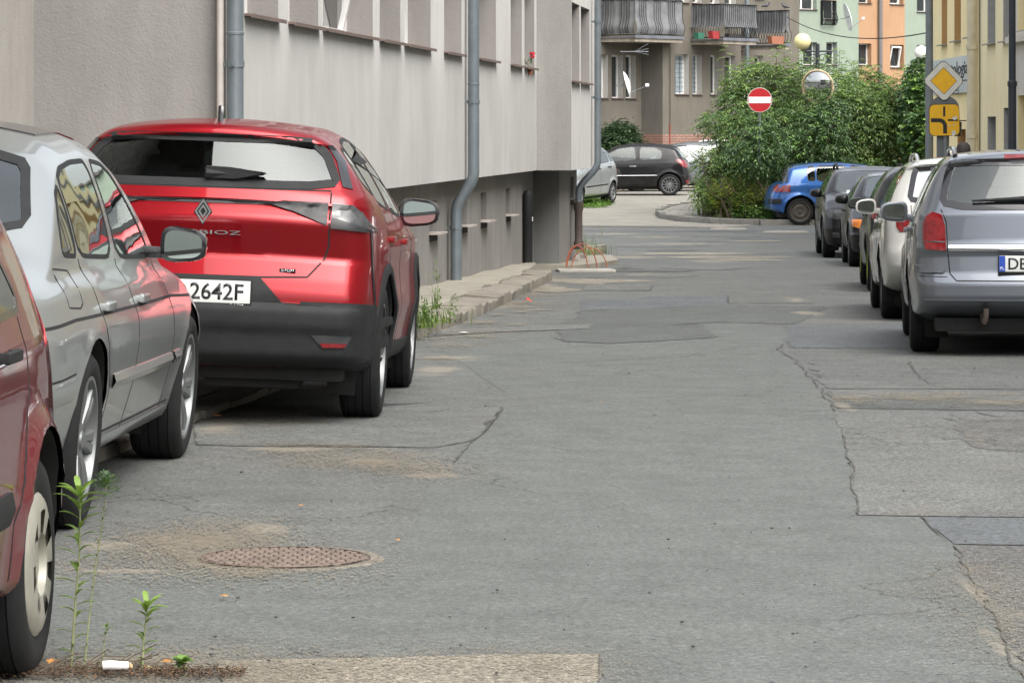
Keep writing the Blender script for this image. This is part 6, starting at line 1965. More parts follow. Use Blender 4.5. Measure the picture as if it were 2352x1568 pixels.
# --- silver minicar behind the building corner ------------------------------------------------------------
ACL = dict(HAT, paint=P_sil, ro=.62, wb=2.42, fo=.57, H=1.575, W=1.72, wr=.29, Ra=.335, rim='split', rr=.19, rw=.66,
    top=[(-.62, 1.46), (-.2, 1.54), (.4, 1.575), (1.0, 1.57), (1.5, 1.46), (2.3, 1.08), (2.7, .95), (2.99, .80)],
    bot=[(-.62, .30), (-.3, .22), (2.7, .20), (2.99, .24)],
    rear=[(.2, .10), (.35, .0), (.55, .0), (.75, .03), (.95, .08), (1.05, .14), (1.45, .42)],
    belt=[(-.62, 1.12), (.2, 1.08), (2.0, 1.0), (2.99, .85)],
    windows=[dict(poly=[(-.25, 1.14), (.05, 1.12), (.05, 1.44), (-.10, 1.40)], sm=2), dict(poly=[(.12, 1.11), (.86, 1.08), (.86, 1.47), (.12, 1.45)], sm=2), dict(poly=[(.96, 1.07), (2.0, 1.03), (1.8, 1.18), (1.3, 1.44), (.96, 1.47)], sm=2)],
    rearglass=[(-.58, 1.12), (.58, 1.12), (.50, 1.46), (-.50, 1.46)], windshield=[(-.62, 1.08), (.62, 1.08), (.52, 1.46), (-.52, 1.46)],
    handles=[(.22, .98), (1.05, .95)], handlemat=M_black, mirz=1.1,
    extra=[strip('rub_strip', 'L', [(.40, .52), (2.0, .50)], .035, M_black, .006, .004), lens('taillight', 'B', [(-.80, 1.0), (-.60, 1.0), (-.60, .76), (-.82, .78)], M_redl, .008)])
ACL['seams_and_folds'] = [('L', [(.07, 1.1), (.10, .85), (.25, .70), (.38, .5), (.38, .25)]), ('L', [(.91, 1.07), (.91, .25)])]
hx, hy = -.38, -.925
wl = apt(1400, 455, 93.5)
make_car('silver_minicar', 'small tall silver car poking out behind the grey building corner', ACL, (wl.x - .74 * .925, wl.y + .74 * .38, g(93.5)), math.atan2(-hx, hy))
# --- silver car behind the black one and a dark roof farther back
P_sil2 = paint('grey_silver', (.17, .185, .195), .5, .36, .5, .2)
SIL2 = dict(HAT, paint=P_sil2, H=1.49, ro=.95, wb=2.6, fo=.85, W=1.75,
    top=[(-.95, 1.36), (-.3, 1.45), (.3, 1.485), (1.0, 1.485), (1.5, 1.42), (2.35, 1.02), (2.9, .92), (3.45, .74)], bot=[(-.95, .30), (-.3, .22), (2.9, .20), (3.45, .24)],
    windows=[dict(poly=[(-.30, 1.04), (.18, 1.02), (.18, 1.37), (.0, 1.34)], sm=2), dict(poly=[(.25, 1.02), (1.0, .99), (1.02, 1.385), (.25, 1.37)], sm=2), dict(poly=[(1.1, .99), (2.1, .965), (1.85, 1.14), (1.45, 1.36), (1.1, 1.385)], sm=2)],
    extra=[strip('rub_strip', 'L', [(-.8, .50), (-.4, .50)], .02, M_chrome, .006, .004), lens('taillight', 'L', [(-.9, .80), (-.6, .80), (-.5, .95), (-.88, .95)], M_redl, .008)])
SIL2['seams_and_folds'] = [('L', [(.2, 1.0), (.25, .7), (.4, .5), (.4, .25)]), ('L', [(1.05, 1.0), (1.05, .25)])]
make_car('silver_hatchback', 'silver car half hidden between the black three-door and the shrubs', SIL2, (ray_t(1655) * 105.5, 105.5, g(105)), math.pi / 2 + .08)
GRY = dict(SIL2, paint=P_dk, seams_and_folds=[], extra=[roof_rails(-.4, 1.2, M_chrome)])
make_car('dark_estate', 'dark car of which only the roof shows behind the silver one', GRY, (ray_t(1690) * 110, 110.0, g(110)), math.pi / 2 + .03)
# ---------------------------------------------------------------- signs, lamps, posts
M_pole = simple('grey_pole', (.17, .19, .20), .5, .3, .2, 4)
M_yel = simple('sign_yellow', (.72, .40, .012), .45, 0, .08, 8)
M_swh = simple('sign_white', (.55, .55, .52), .5, 0, .12, 6)
M_sred = simple('sign_red', (.42, .012, .018), .4, 0, .10, 5)
M_back = simple('sign_back', (.12, .13, .14), .6, .2, .1)
YS = 67.0; kS = YS / FPX
def sgn(px, py): return ((px - 2167) * kS, -(py - HZ) * kS)
X0 = ray_t(2167) * YS
root = thing('priority_sign', 'yellow and white diamond priority sign over a square yellow turn-left plate', 'road sign', (X0, YS, CAM_H))
poly = [sgn(2118, 186), sgn(2167, 136), sgn(2216, 186), sgn(2169, 236)]
def scale_poly(P, k):
    cx = sum(p[0] for p in P) / len(P); cy = sum(p[1] for p in P) / len(P)
    return [(cx + (x - cx) * k, cy + (y - cy) * k) for x, y in P]
def rpoly(P, it=3):
    for _ in range(it):
        o = []
        for i in range(len(P)):
            p, q = P[i], P[(i + 1) % len(P)]
            k = .06 if it == 3 else .1
            o += [(p[0] * (1 - k) + q[0] * k, p[1] * (1 - k) + q[1] * k), (p[0] * k + q[0] * (1 - k), p[1] * k + q[1] * (1 - k))]
        P = o
    return P
bm = bmesh.new(); prism(bm, rpoly(poly, 2), -.012, .0); d = obj('diamond_plate', bm, M_ink, root, False)
bm = bmesh.new(); prism(bm, rpoly(scale_poly(poly, .965), 2), -.0135, -.0125); obj('white_border', bm, M_swh, d, False)
inn = [sgn(2144, 187), sgn(2167, 157), sgn(2198, 187), sgn(2170, 217)]
inn = scale_poly(poly, .60)
bm = bmesh.new(); prism(bm, scale_poly(inn, 1.045), -.0145, -.0138); obj('inner_line', bm, M_ink, d, False)
bm = bmesh.new(); prism(bm, inn, -.0158, -.0148); obj('yellow_field', bm, M_yel, d, False)
sq = [sgn(2134, 313), sgn(2134, 240), sgn(2203, 239), sgn(2205, 312)]
bm = bmesh.new(); prism(bm, rpoly(sq, 2), -.010, .0); t = obj('turn_plate', bm, M_ink, root, False)
bm = bmesh.new(); prism(bm, rpoly(scale_poly(sq, .97), 2), -.0115, -.0105); obj('yellow_field', bm, M_yel, t, False)
bm = bmesh.new()
def qd(a, b, c, d_): prism(bm, [sgn(a, b), sgn(c, b), sgn(c, d_), sgn(a, d_)], -.014, -.012)
qd(2166, 245, 2171, 268); qd(2177, 274, 2200, 278.5)
# the bent thick stroke
pts_o, pts_i = [sgn(2138, 272)], [sgn(2138, 281)]
for k in range(9):
    a = math.pi / 2 * (1 - k / 8)
    pts_o.append((sgn(2157, 0)[0] + (2175 - 2157) * kS * math.cos(a), sgn(0, 290)[1] + (290 - 272) * kS * math.sin(a)))
    pts_i.append((sgn(2157, 0)[0] + (2166 - 2157) * kS * math.cos(a), sgn(0, 290)[1] + (290 - 281) * kS * math.sin(a)))
pts_o.append(sgn(2175, 307)); pts_i.append(sgn(2166, 307))
prism(bm, pts_o + pts_i[::-1], -.014, -.012)
obj('road_symbol', bm, M_ink, t, False)
bm = bmesh.new(); r_ = random.Random(5)
for (x, y, s) in ((2193, 272, .045), (2190, 305, .055), (2180, 289, .02), (2191, 287, .022)):
    c = sgn(x, y); P = [(c[0] + s * r_.uniform(.6, 1.2) * math.cos(a), c[1] + s * r_.uniform(.6, 1.2) * math.sin(a)) for a in [k * .7 for k in range(9)]]
    prism(bm, P, -.017, -.0145); obj('sticker_scrap', bm, M_swh, t, False); bm = bmesh.new()
bm = bmesh.new(); prism(bm, [(sgn(2169, 0)[0] + .28 * math.cos(a), sgn(0, 243)[1] + .22 * math.sin(a) - .03) for a in [math.pi * k / 16 for k in range(17)]], .004, .016); obj('round_back_plate', bm, M_back, root, False)
bm = bmesh.new(); tube(bm, [(.04, .04, -2.1), (.04, .04, .5), (.02, .04, 1.3)], .035, 12); obj('post', bm, M_pole, root)
bm = bmesh.new(); box(bm, (.0, .09, -.95), (.24, .05, 1.7), None, .01); obj('rear_panel', bm, M_back, root)
# tall grey pole beside it
Yp = 70.0
bm = bmesh.new(); tube(bm, [(0, 0, -.9), (0, 0, 9)], [.085, .065], 16)
o = tag(obj('utility_pole', bm, M_pole), 'tall grey pole at the corner of the yellow house, left of the diamond sign', 'pole'); o.location = (ray_t(2134.5) * Yp, Yp, 0)
# dark lamp post at the right
Yl = 58.0
root = thing('lamp_post', 'dark cast lamp post before the cream house at the right edge', 'lamp post', (ray_t(2325) * Yl, Yl, g(Yl)))
H0 = -g(Yl)
zj = CAM_H - (195 - HZ) * Yl / FPX + H0
bm = bmesh.new(); lathe(bm, [(.095, 0), (.095, .25), (.075, .35), (.068, zj - .03), (.082, zj - .02), (.082, zj + .05), (.060, zj + .07), (.052, 6.5)], 20); obj('shaft', bm, simple('dark_iron', (.035, .042, .05), .45, .3), root)
bm = bmesh.new(); tube(bm, [(0, 0, 6.4), (0, 0, 6.8), (-.3, 0, 7.0), (-.7, 0, 6.9)], .03, 8); obj('arm', bm, MATS['dark_iron'], root)
bm = bmesh.new(); lathe(bm, [(0, .25), (.16, .20), (.25, 0), (.16, -.20), (0, -.25)], 20, Matrix.Translation((-.72, 0, 6.65))); obj('globe', bm, M_white, root)
# globe lamps rising behind the shrubs
def globe_lamp(px, py, Y, R, m, label, arm=None, postpx=None):
    p = apt(px, py, Y)
    gx = ray_t(postpx or px) * Y
    root = thing('globe_lamp', label, 'street lamp', (gx, Y, g(Y)))
    bm = bmesh.new()
    lathe(bm, [(R * math.sin(math.pi * k / 16), R * -math.cos(math.pi * k / 16)) for k in range(17)], 32, Matrix.Translation((p.x - gx, 0, p.z - g(Y))))
    obj('globe', bm, m, root)
    bm = bmesh.new(); zt = p.z - g(Y)
    if postpx:
        zt2 = zt - R * .7
        tube(bm, [(0, 0, 0), (0, 0, zt2 + .1)], .055, 10)
        dx = p.x - gx
        tube(bm, [(0, 0, zt2 - .1), (dx, 0, zt2 - .1)], .025, 8); tube(bm, [(dx, 0, zt2 - .1), (dx, 0, zt - R + .02)], .05, 8)
        tube(bm, [(-dx * 0, 0, zt2 - .1), (-dx, 0, zt2 - .1)], .025, 8)
        for sx in (1, -1):
            for (cx, cz, rr) in ((.30, -.28, .12), (.60, -.22, .09), (.22, -.50, .08)):
                tube(bm, [(sx * dx * cx + rr * .9 * math.cos(a) * (1 - a / 9), 0, zt2 + cz + rr * math.sin(a) * (1 - a / 9)) for a in [k * .5 for k in range(14)]], .012, 5)
            tube(bm, [(0, 0, zt2 - .75), (sx * dx * .45, 0, zt2 - .45), (sx * dx * .95, 0, zt2 - .14)], .016, 6)
    else: tube(bm, [(0, 0, 0), (0, 0, zt - R + .02)], [.07, .05], 10); lathe(bm, [(.05, 0), (.12, .02), (.05, .08)], 12, Matrix.Translation((0, 0, zt - R - .04)))
    obj('post', bm, MATS['dark_iron'], root)
    return root
globe_lamp(1843, 96, 93, .225, simple('yellowed_globe', (.68, .60, .32), .35, 0, .06), 'yellowed globe lamp on a scrolled black bracket above the shrubs', None, 1878)
globe_lamp(2117, 122, 96, .20, simple('white_globe', (.78, .78, .76), .35, 0, .04), 'white globe lamp partly behind the tall grey pole')
# no-entry sign among the leaves
Yn = 84.2
root = thing('no_entry_sign', 'round red no-entry sign with a white bar in front of the shrubs', 'road sign', (ray_t(1745) * Yn, Yn, g(Yn)))
zc = CAM_H - (230 - HZ) * Yn / FPX - g(Yn); R = 28.5 * Yn / FPX
def disc(bm, R, y0, y1, n=48): prism(bm, [(R * math.cos(2 * math.pi * k / n), zc + R * math.sin(2 * math.pi * k / n)) for k in range(n)], y0, y1)
bm = bmesh.new(); disc(bm, R, -.012, 0); dd = obj('disc', bm, M_swh, root, False)
bm = bmesh.new(); disc(bm, R * .955, -.0145, -.0125); obj('red_field', bm, M_sred, dd, False)
bm = bmesh.new(); box(bm, (0, -.0165, zc + .0), (R * 1.80, .003, R * .52)); obj('white_bar', bm, M_white, dd, False)
bm = bmesh.new(); tube(bm, [(0, .04, 0), (0, .04, zc + R * .8)], .03, 10); obj('post', bm, M_pole, root)
# traffic mirror
Ym = 86.4
root = thing('traffic_mirror', 'round convex traffic mirror with a worn pale rim, half swallowed by the shrubs', 'traffic mirror', (ray_t(1878) * Ym, Ym, g(Ym)))
zc = CAM_H - (199 - HZ) * Ym / FPX - g(Ym); R = 38 * Ym / FPX
Rm = Matrix.Translation((0, 0, zc)) @ Matrix.Rotation(math.radians(-25), 4, 'Z') @ Matrix.Rotation(math.radians(90 + 7), 4, 'X')
bm = bmesh.new(); lathe(bm, [(0, .10), (R * .35, .088), (R * .7, .05), (R * .95, .0)], 48, Rm); obj('mirror_face', bm, simple('traffic_mirror', (.55, .56, .55), .06, 1.0, .15, 3), root)
bm = bmesh.new(); lathe(bm, [(R * .93, .005), (R * .95, .035), (R * 1.03, .03), (R * 1.05, 0), (R * 1.0, -.03), (0, -.05)], 48, Rm); obj('rim', bm, simple('worn_rim', (.50, .40, .26), .7, 0, .5, 14), root)
bm = bmesh.new(); tube(bm, [(0, .12, 0), (0, .12, zc + .2)], .035, 10); box(bm, (0, .08, zc), (.2, .12, .06)); obj('post', bm, M_pole, root)
# overhead wire
a, b = apt(1808, 40, 112), apt(2132, 75, 71)
bm = bmesh.new(); tube(bm, [a + (b - a) * t + Vector((0, 0, -.35 * 4 * t * (1 - t))) for t in [k / 24 for k in range(25)]], .013, 5)
tag(obj('overhead_wire', bm, M_seam), 'black wire sagging from the balcony block to the grey pole', 'wire')
# orange conduit hoops on the pale slab
pb = gpt(1345, 624)
bm = bmesh.new(); box(bm, (0, 0, .012), (.78, .5, .05), Matrix.Rotation(.1, 3, 'Z'), .02)
o = tag(obj('cover_slab', bm, MATS['pale_concrete']), 'flat pale concrete slab under the orange hoops', 'slab'); o.location = pb
M_hoop = simple('orange_conduit', (.27, .062, .028), .55, 0, .15)
for i, (xa, xb, hh, dy, lb) in enumerate(((-.27, .03, .30, 0, 'short upright orange plastic hoop'), (-.26, .16, .32, .06, 'middle orange plastic hoop leaning right'), (-.20, .30, .27, -.05, 'long low orange plastic hoop bowing right'))):
    bm = bmesh.new()
    pts = []
    for k in range(17):
        t = k / 16; a = math.pi * t
        pts.append((xa + (xb - xa) * (t * .65 + .35 * (1 - math.cos(a)) / 2), dy + .1 * math.sin(a), .06 + hh * (math.sin(a) ** .7)))
    tube(bm, pts, .0075, 8)
    o = tag(obj('orange_hoop', bm, M_hoop), lb + ' on the pale slab', 'conduit'); o.location = pb
# small litter
def litter(name, cat, px, py, s, m, label, seed, squash=.25):
    r_ = random.Random(seed); p = gpt(px, py)
    bm = bmesh.new()
    ring = [bm.verts.new((s * r_.uniform(.7, 1.1) * math.cos(a), s * r_.uniform(.7, 1.1) * math.sin(a) * .8, s * squash * r_.uniform(0, 1))) for a in [k * 2 * math.pi / 7 for k in range(7)]]
    c = bm.verts.new((0, 0, s * squash * 1.3))
    for i in range(7): bm.faces.new((ring[i], ring[(i + 1) % 7], c))
    o = tag(obj(name, bm, m, None, False), label, cat); o.location = (p.x, p.y, p.z + .014); return o
M_paper = simple('paper', (.68, .67, .64), .8); M_leafd = simple('dry_leaf', (.36, .17, .045), .8, 0, .3, 30)
litter('paper_scrap', 'litter', 1117, 703, .065, M_paper, 'white paper scrap by the kerb stones, the farther one', 1, .7)
litter('paper_scrap', 'litter', 1045, 738, .075, M_paper, 'white paper scrap by the kerb stones near the red car', 2, .5)
litter('paper_scrap', 'litter', 1066, 769, .05, M_paper, 'small flat white scrap on the road beside the long pale patch', 3, .2)
litter('red_wrapper', 'litter', 1212, 698, .055, simple('red_foil', (.45, .05, .02), .4), 'small red wrapper on the road near the kerb stones', 4, .8)
for i, (x, y, s, lb) in enumerate(((692, 1169, .013, 'dry orange leaf above the manhole cover'), (912, 1249, .014, 'dry orange leaf right of the manhole cover'), (515, 1379, .017, 'dry brown leaf below the manhole cover'), (500, 962, .03, 'dry leaf behind the silver saloon front wheel'), (1383, 930, .012, 'tiny dry leaf in the middle of the road'))):
    litter('dry_leaf', 'leaf', x, y, s, M_leafd, lb, 10 + i, .3)
# white paper roll and debris at the front edge
p = gpt(265, 1556)
root = thing('paper_roll', 'crushed white cigarette-like paper tube lying at the bottom left edge', 'litter', (p.x, p.y, p.z + .022), .12)
bm = bmesh.new(); tube(bm, [(-.034, 0, .012), (-.01, 0, .013), (.012, 0, .011), (.034, .003, .010)], [.0125, .013, .012, .0115], 12); obj('tube', bm, M_paper, root)
bm = bmesh.new(); tube(bm, [(.034, .003, .010), (.042, .005, .008), (.045, .0, .004)], [.0105, .007, .003], 8); obj('torn_end', bm, simple('torn_paper', (.42, .30, .18), .8), root)
litter('leaf_blade', 'leaf', 345, 1546, .020, simple('pale_blade', (.50, .42, .22), .8), 'pale dry blade on the dirt beside the paper tube', 31, .3)
litter('dry_leaf', 'leaf', 385, 1540, .018, M_leafd, 'curled brown leaf against the small green weed', 32, .9)
litter('dry_leaf', 'leaf', 120, 1538, .02, M_leafd, 'brown leaf in the dirt by the maroon car tyre', 33, .7)
# person standing beyond the grey estate (only the hair shows above the roof)
def person(p, label):
    root = thing('person', label, 'person', p)
    bm = bmesh.new()
    V = [(0, 0, .95), (0, 0, 1.15), (0, 0, 1.38), (0, 0, 1.47), (0, .01, 1.56), (0, .02, 1.63), (.17, 0, 1.40), (.22, .02, 1.15), (.23, .08, .90), (.24, .10, .82), (-.17, 0, 1.40), (-.22, .02, 1.15), (-.23, .08, .90), (-.24, .10, .82), (.09, 0, .88), (.10, .02, .50), (.10, -.01, .10), (.10, .10, .04), (-.09, 0, .88), (-.10, .02, .50), (-.10, -.01, .10), (-.10, .10, .04)]
    E = [(0, 1), (1, 2), (2, 3), (3, 4), (4, 5), (2, 6), (6, 7), (7, 8), (8, 9), (2, 10), (10, 11), (11, 12), (12, 13), (0, 14), (14, 15), (15, 16), (16, 17), (0, 18), (18, 19), (19, 20), (20, 21)]
    R_ = [.14, .13, .13, .055, .085, .075, .055, .042, .032, .03, .055, .042, .032, .03, .085, .06, .042, .04, .085, .06, .042, .04]
    me = bpy.data.meshes.new('body'); me.from_pydata(V, E, [])
    o = bpy.data.objects.new('body', me); COL.objects.link(o); o.parent = root
    md = o.modifiers.new('skin', 'SKIN'); o.modifiers.new('sub', 'SUBSURF').levels = 1
    if not me.skin_vertices: me.attributes
    for i, sv_ in enumerate(me.skin_vertices[0].data if me.skin_vertices else []): sv_.radius = (R_[i], R_[i])
    me.materials.append(simple('dark_clothes', (.05, .055, .07), .85))
    bm = bmesh.new()
    lathe(bm, [(0, .13), (.05, .122), (.085, .085), (.098, .03), (.098, -.04), (.09, -.09)], 20, Matrix.Translation((0, .005, 1.61)))
    obj('hair', bm, simple('dark_hair', (.025, .02, .018), .7, 0, .2, 60, .4), root)
Yq = 47.0
person((ray_t(2213) * Yq, Yq, CAM_H - (326 - HZ) * Yq / FPX - 1.74), 'person seen only as dark hair above the roof of the grey estate')
# ---------------------------------------------------------------- plants
def leaf_mat(name, col, trans=.25, rough=.5):
    m = bpy.data.materials.new(name); m.use_nodes = True; nt = m.node_tree
    b = nt.nodes['Principled BSDF']
    at = nt.nodes.new('ShaderNodeAttribute'); at.attribute_name = 'tint'
    c = mix(nt, 1.0, col, at.outputs['Color'], 'MULTIPLY')
    nt.links.new(c, b.inputs['Base Color']); b.inputs['Roughness'].default_value = rough
    b.inputs['Specular IOR Level'].default_value = .5
    tl = nt.nodes.new('ShaderNodeBsdfTranslucent'); nt.links.new(c, tl.inputs[0])
    mx = nt.nodes.new('ShaderNodeMixShader'); mx.inputs[0].default_value = trans
    out = nt.nodes['Material Output']
    nt.links.new(b.outputs[0], mx.inputs[1]); nt.links.new(tl.outputs[0], mx.inputs[2]); nt.links.new(mx.outputs[0], out.inputs[0])
    return m
def leaves_mesh(name, pos, dirs, ups, ln, wd, tint, m, parent=None):
    """rhombic, slightly folded leaves: arrays (n,3)"""
    n = len(pos)
    d = dirs / np.linalg.norm(dirs, axis=1, keepdims=True)
    s = np.cross(d, ups); s /= (np.linalg.norm(s, axis=1, keepdims=True) + 1e-9)
    u = np.cross(s, d)
    ln = np.asarray(ln).reshape(-1, 1) * np.ones((n, 1)); wd = np.asarray(wd).reshape(-1, 1) * np.ones((n, 1))
    A = pos; T = pos + d * ln - u * ln * .12
    M1 = pos + d * ln * .42 + s * wd / 2 + u * wd * .12; M2 = pos + d * ln * .42 - s * wd / 2 + u * wd * .12
    V = np.stack([A, M1, T, M2], 1).reshape(-1, 3)
    me = bpy.data.meshes.new(name)
    me.vertices.add(4 * n); me.vertices.foreach_set('co', V.astype(np.float32).ravel())
    base = np.arange(n) * 4
    F = np.stack([base, base + 1, base + 2, base, base + 2, base + 3], 1).reshape(-1)
    me.loops.add(6 * n); me.loops.foreach_set('vertex_index', F.astype(np.int32))
    me.polygons.add(2 * n); me.polygons.foreach_set('loop_start', (np.arange(2 * n) * 3).astype(np.int32)); me.polygons.foreach_set('loop_total', np.full(2 * n, 3, np.int32))
    me.update(calc_edges=True)
    ca = me.color_attributes.new('tint', 'FLOAT_COLOR', 'POINT')
    tc = np.repeat(np.concatenate([tint, np.ones((n, 1))], 1), 4, 0)
    ca.data.foreach_set('color', tc.astype(np.float32).ravel())
    me.materials.append(m); me.validate()
    o = bpy.data.objects.new(name, me); link(o, parent)
    return o
M_bark = simple('bark', (.09, .07, .05), .9, 0, .4, 12, .5)
def rnd_unit(r, n):
    v = r.normal(size=(n, 3)); return v / np.linalg.norm(v, axis=1, keepdims=True)
def shrub(name, label, cat, blobs, nshoot, m, leaflets=9, lf=.085, lw=.026, rach=.26, tintbase=(1, 1, 1), tips=(1.5, 1.35, 1.0), seed=1, group=None, sprays=0, droop=.5, stems=10, surf=.55):
    """blobs: (x, y, z, rx, ry, rz) world ellipsoids making the crown; compound leaves on shoots"""
    r = np.random.default_rng(seed)
    b = np.array(blobs, float)
    cx, cy = b[:, 0].mean(), b[:, 1].mean()
    gz = g(cy) + .1
    root = thing(name, label, cat, (cx, cy, gz), 0, group)
    off = np.array([cx, cy, gz])
    vol = (b[:, 3] * b[:, 4] * b[:, 5]) ** (2 / 3); pr = vol / vol.sum()
    k = r.choice(len(b), nshoot, p=pr)
    dirv = rnd_unit(r, nshoot); rad = (surf + (1 - surf) * r.random(nshoot) ** .5) * (1 + .17 * r.normal(size=nshoot))
    P = b[k, :3] + dirv * b[k, 3:] * rad[:, None]
    ok = P[:, 2] > gz + .02
    P, dirv, k, rad = P[ok], dirv[ok], k[ok], rad[ok]
    n = len(P)
    # clump tint: low-frequency
    ph = np.sin(P[:, 0] * 3.1 + seed) * np.sin(P[:, 2] * 3.7 + 1.3 * seed) * np.sin(P[:, 1] * 2.3)
    out = dirv * np.array([1, 1, .6]) + np.array([0, 0, .25]) + r.normal(size=(n, 3)) * .55
    out /= np.linalg.norm(out, axis=1, keepdims=True)
    pos, dr, up, tn, lns, wds = [], [], [], [], [], []
    L = leaflets
    topness = np.clip((P[:, 2] - gz) / (b[:, 2] + b[:, 5] - gz).max(), 0, 1)
    rl = rach * r.uniform(.7, 1.25, n)
    young = (r.random(n) < .16 + .25 * topness * (rad > .9)).astype(float)
    for j in range(L):
        t = (j // 2 + 1) / (L // 2 + 1)
        base = P + out * (rl * t)[:, None] - np.array([0, 0, 1]) * (rl * t * t * droop)[:, None]
        tan = out - np.array([0, 0, 1]) * (2 * t * droop); tan /= np.linalg.norm(tan, axis=1, keepdims=True)
        sd = np.cross(tan, np.array([0, 0, 1])); sd /= np.linalg.norm(sd, axis=1, keepdims=True) + 1e-9
        sg = 1 if j % 2 else -1
        if j == L - 1: sg = 0
        dj = tan * (.55 if sg else 1) + sd * sg * .9 + r.normal(size=(n, 3)) * .15 - np.array([0, 0, .25])
        pos.append(base); dr.append(dj); up.append(np.tile([0, 0, 1.0], (n, 1)) + r.normal(size=(n, 3)) * .35)
        v = (1 + .38 * ph + r.normal(size=n) * .22).clip(.45, 1.6)[:, None]
        tc = np.array(tintbase)[None] * v * (1 - young[:, None]) + np.array(tips)[None] * v * young[:, None]
        tn.append(tc); lns.append(lf * r.uniform(.75, 1.2, n)); wds.append(lw * r.uniform(.8, 1.2, n))
    pos = np.concatenate(pos) - off
    leaves_mesh('foliage', pos, np.concatenate(dr), np.concatenate(up), np.concatenate(lns), np.concatenate(wds), np.concatenate(tn).clip(0, 3), m, root)
    bm = bmesh.new()
    rr = random.Random(seed)
    for i in range(stems):
        q = b[rr.randrange(len(b))]
        tip = Vector((q[0] + rr.uniform(-.8, .8) * q[3], q[1] + rr.uniform(-.8, .8) * q[4], q[2] + rr.uniform(.1, .95) * q[5])) - Vector(off)
        st = Vector((rr.uniform(-.5, .5) * q[3] + (q[0] - cx) * .7, rr.uniform(-.4, .4), -.1))
        mid = (st + tip) / 2 + Vector((rr.uniform(-.2, .2), rr.uniform(-.2, .2), .2))
        tube(bm, [st, (st + mid) / 2 + Vector((rr.uniform(-.05, .05), 0, 0)), mid, (mid + tip) / 2, tip], [.035, .03, .022, .014, .005], 6)
        for t in (.5, .7, .85):
            c0 = mid + (tip - mid) * (t - .5) * 2
            tube(bm, [c0, c0 + Vector((rr.uniform(-.4, .4), rr.uniform(-.4, .4), rr.uniform(.1, .4)))], [.012, .004], 5)
    obj('stems', bm, M_bark, root)
    return root
def W(px, py, Y): return apt(px, py, Y)
def blob(px, py, Y, rpx, rpy, ry=None):
    p = apt(px, py, Y); k = Y / FPX
    return (p.x, p.y, p.z, rpx * k, ry or max(.5, rpx * k * .8), rpy * k)
M_lf1 = leaf_mat('shrub_leaf', (.105, .175, .052), .30, .40)
M_lf2 = leaf_mat('dark_leaf', (.060, .115, .038), .2, .42)
M_lf3 = leaf_mat('fresh_leaf', (.13, .21, .035), .35, .5)
M_lf4 = leaf_mat('box_leaf', (.028, .060, .020), .15, .5)
shrub('elder_shrub', 'tall feathery shrub with pale young tips around the traffic mirror, middle of the hedge mass', 'shrub',
      [blob(1880, 300, 87, 130, 130), blob(1800, 260, 88, 90, 110), blob(1960, 330, 87, 110, 120), blob(1850, 400, 86, 120, 90), blob(1900, 210, 89, 70, 60)], 4300, M_lf1, 9, .120, .036, .34, seed=1, stems=22)
shrub('elder_shrub', 'lower wide shrub spreading left below the no-entry sign', 'shrub',
      [blob(1720, 330, 85.5, 62, 75), blob(1690, 410, 85.2, 60, 60), blob(1745, 400, 85, 90, 90), blob(1640, 282, 86.5, 28, 16), blob(1705, 250, 87.5, 45, 50), blob(1740, 200, 88.5, 60, 55), blob(1790, 330, 86, 70, 80)], 4200, M_lf1, 9, .118, .035, .33, seed=2, stems=20, tintbase=(.9, .95, 1.0))
shrub('elder_shrub', 'right part of the shrub mass behind the parked row', 'shrub',
      [blob(2010, 320, 88, 90, 120), blob(2060, 350, 88, 70, 110), blob(1985, 230, 90, 50, 70), blob(2030, 250, 90, 45, 60), blob(2070, 270, 88, 30, 50)], 3000, M_lf1, 9, .13, .038, .34, seed=3, stems=16, tintbase=(.95, .95, .9))
shrub('broadleaf_bush', 'dark broad-leaved bush between the shrubs and the grey pole', 'shrub',
      [blob(2104, 260, 86, 26, 100), blob(2112, 330, 85, 34, 85), blob(2112, 190, 87, 22, 55), blob(2090, 230, 87, 16, 50)], 1100, M_lf2, 6, .13, .085, .18, seed=4, stems=9, tintbase=(1.1, 1.15, 1.0), tips=(2.6, 2.3, 1.2))
shrub('dark_shrub', 'dark spreading foliage low in front of the mirror shrub', 'shrub',
      [blob(1850, 440, 84.5, 110, 60), blob(1730, 445, 84.0, 75, 55), blob(1940, 430, 85, 100, 60), blob(1745, 340, 83.4, 60, 62), blob(1875, 330, 84.6, 70, 70), blob(1910, 262, 85.2, 34, 34)], 3600, M_lf2, 7, .10, .04, .22, seed=5, stems=8, tips=(1.9, 1.8, 1.2))
SHR = [o for o in bpy.data.objects if o.name.startswith('elder_shrub') and o.parent is None]
SHR.sort(key=lambda o: {'tall': 0, 'lower': 1, 'right': 2}[o['label'].split()[0]])
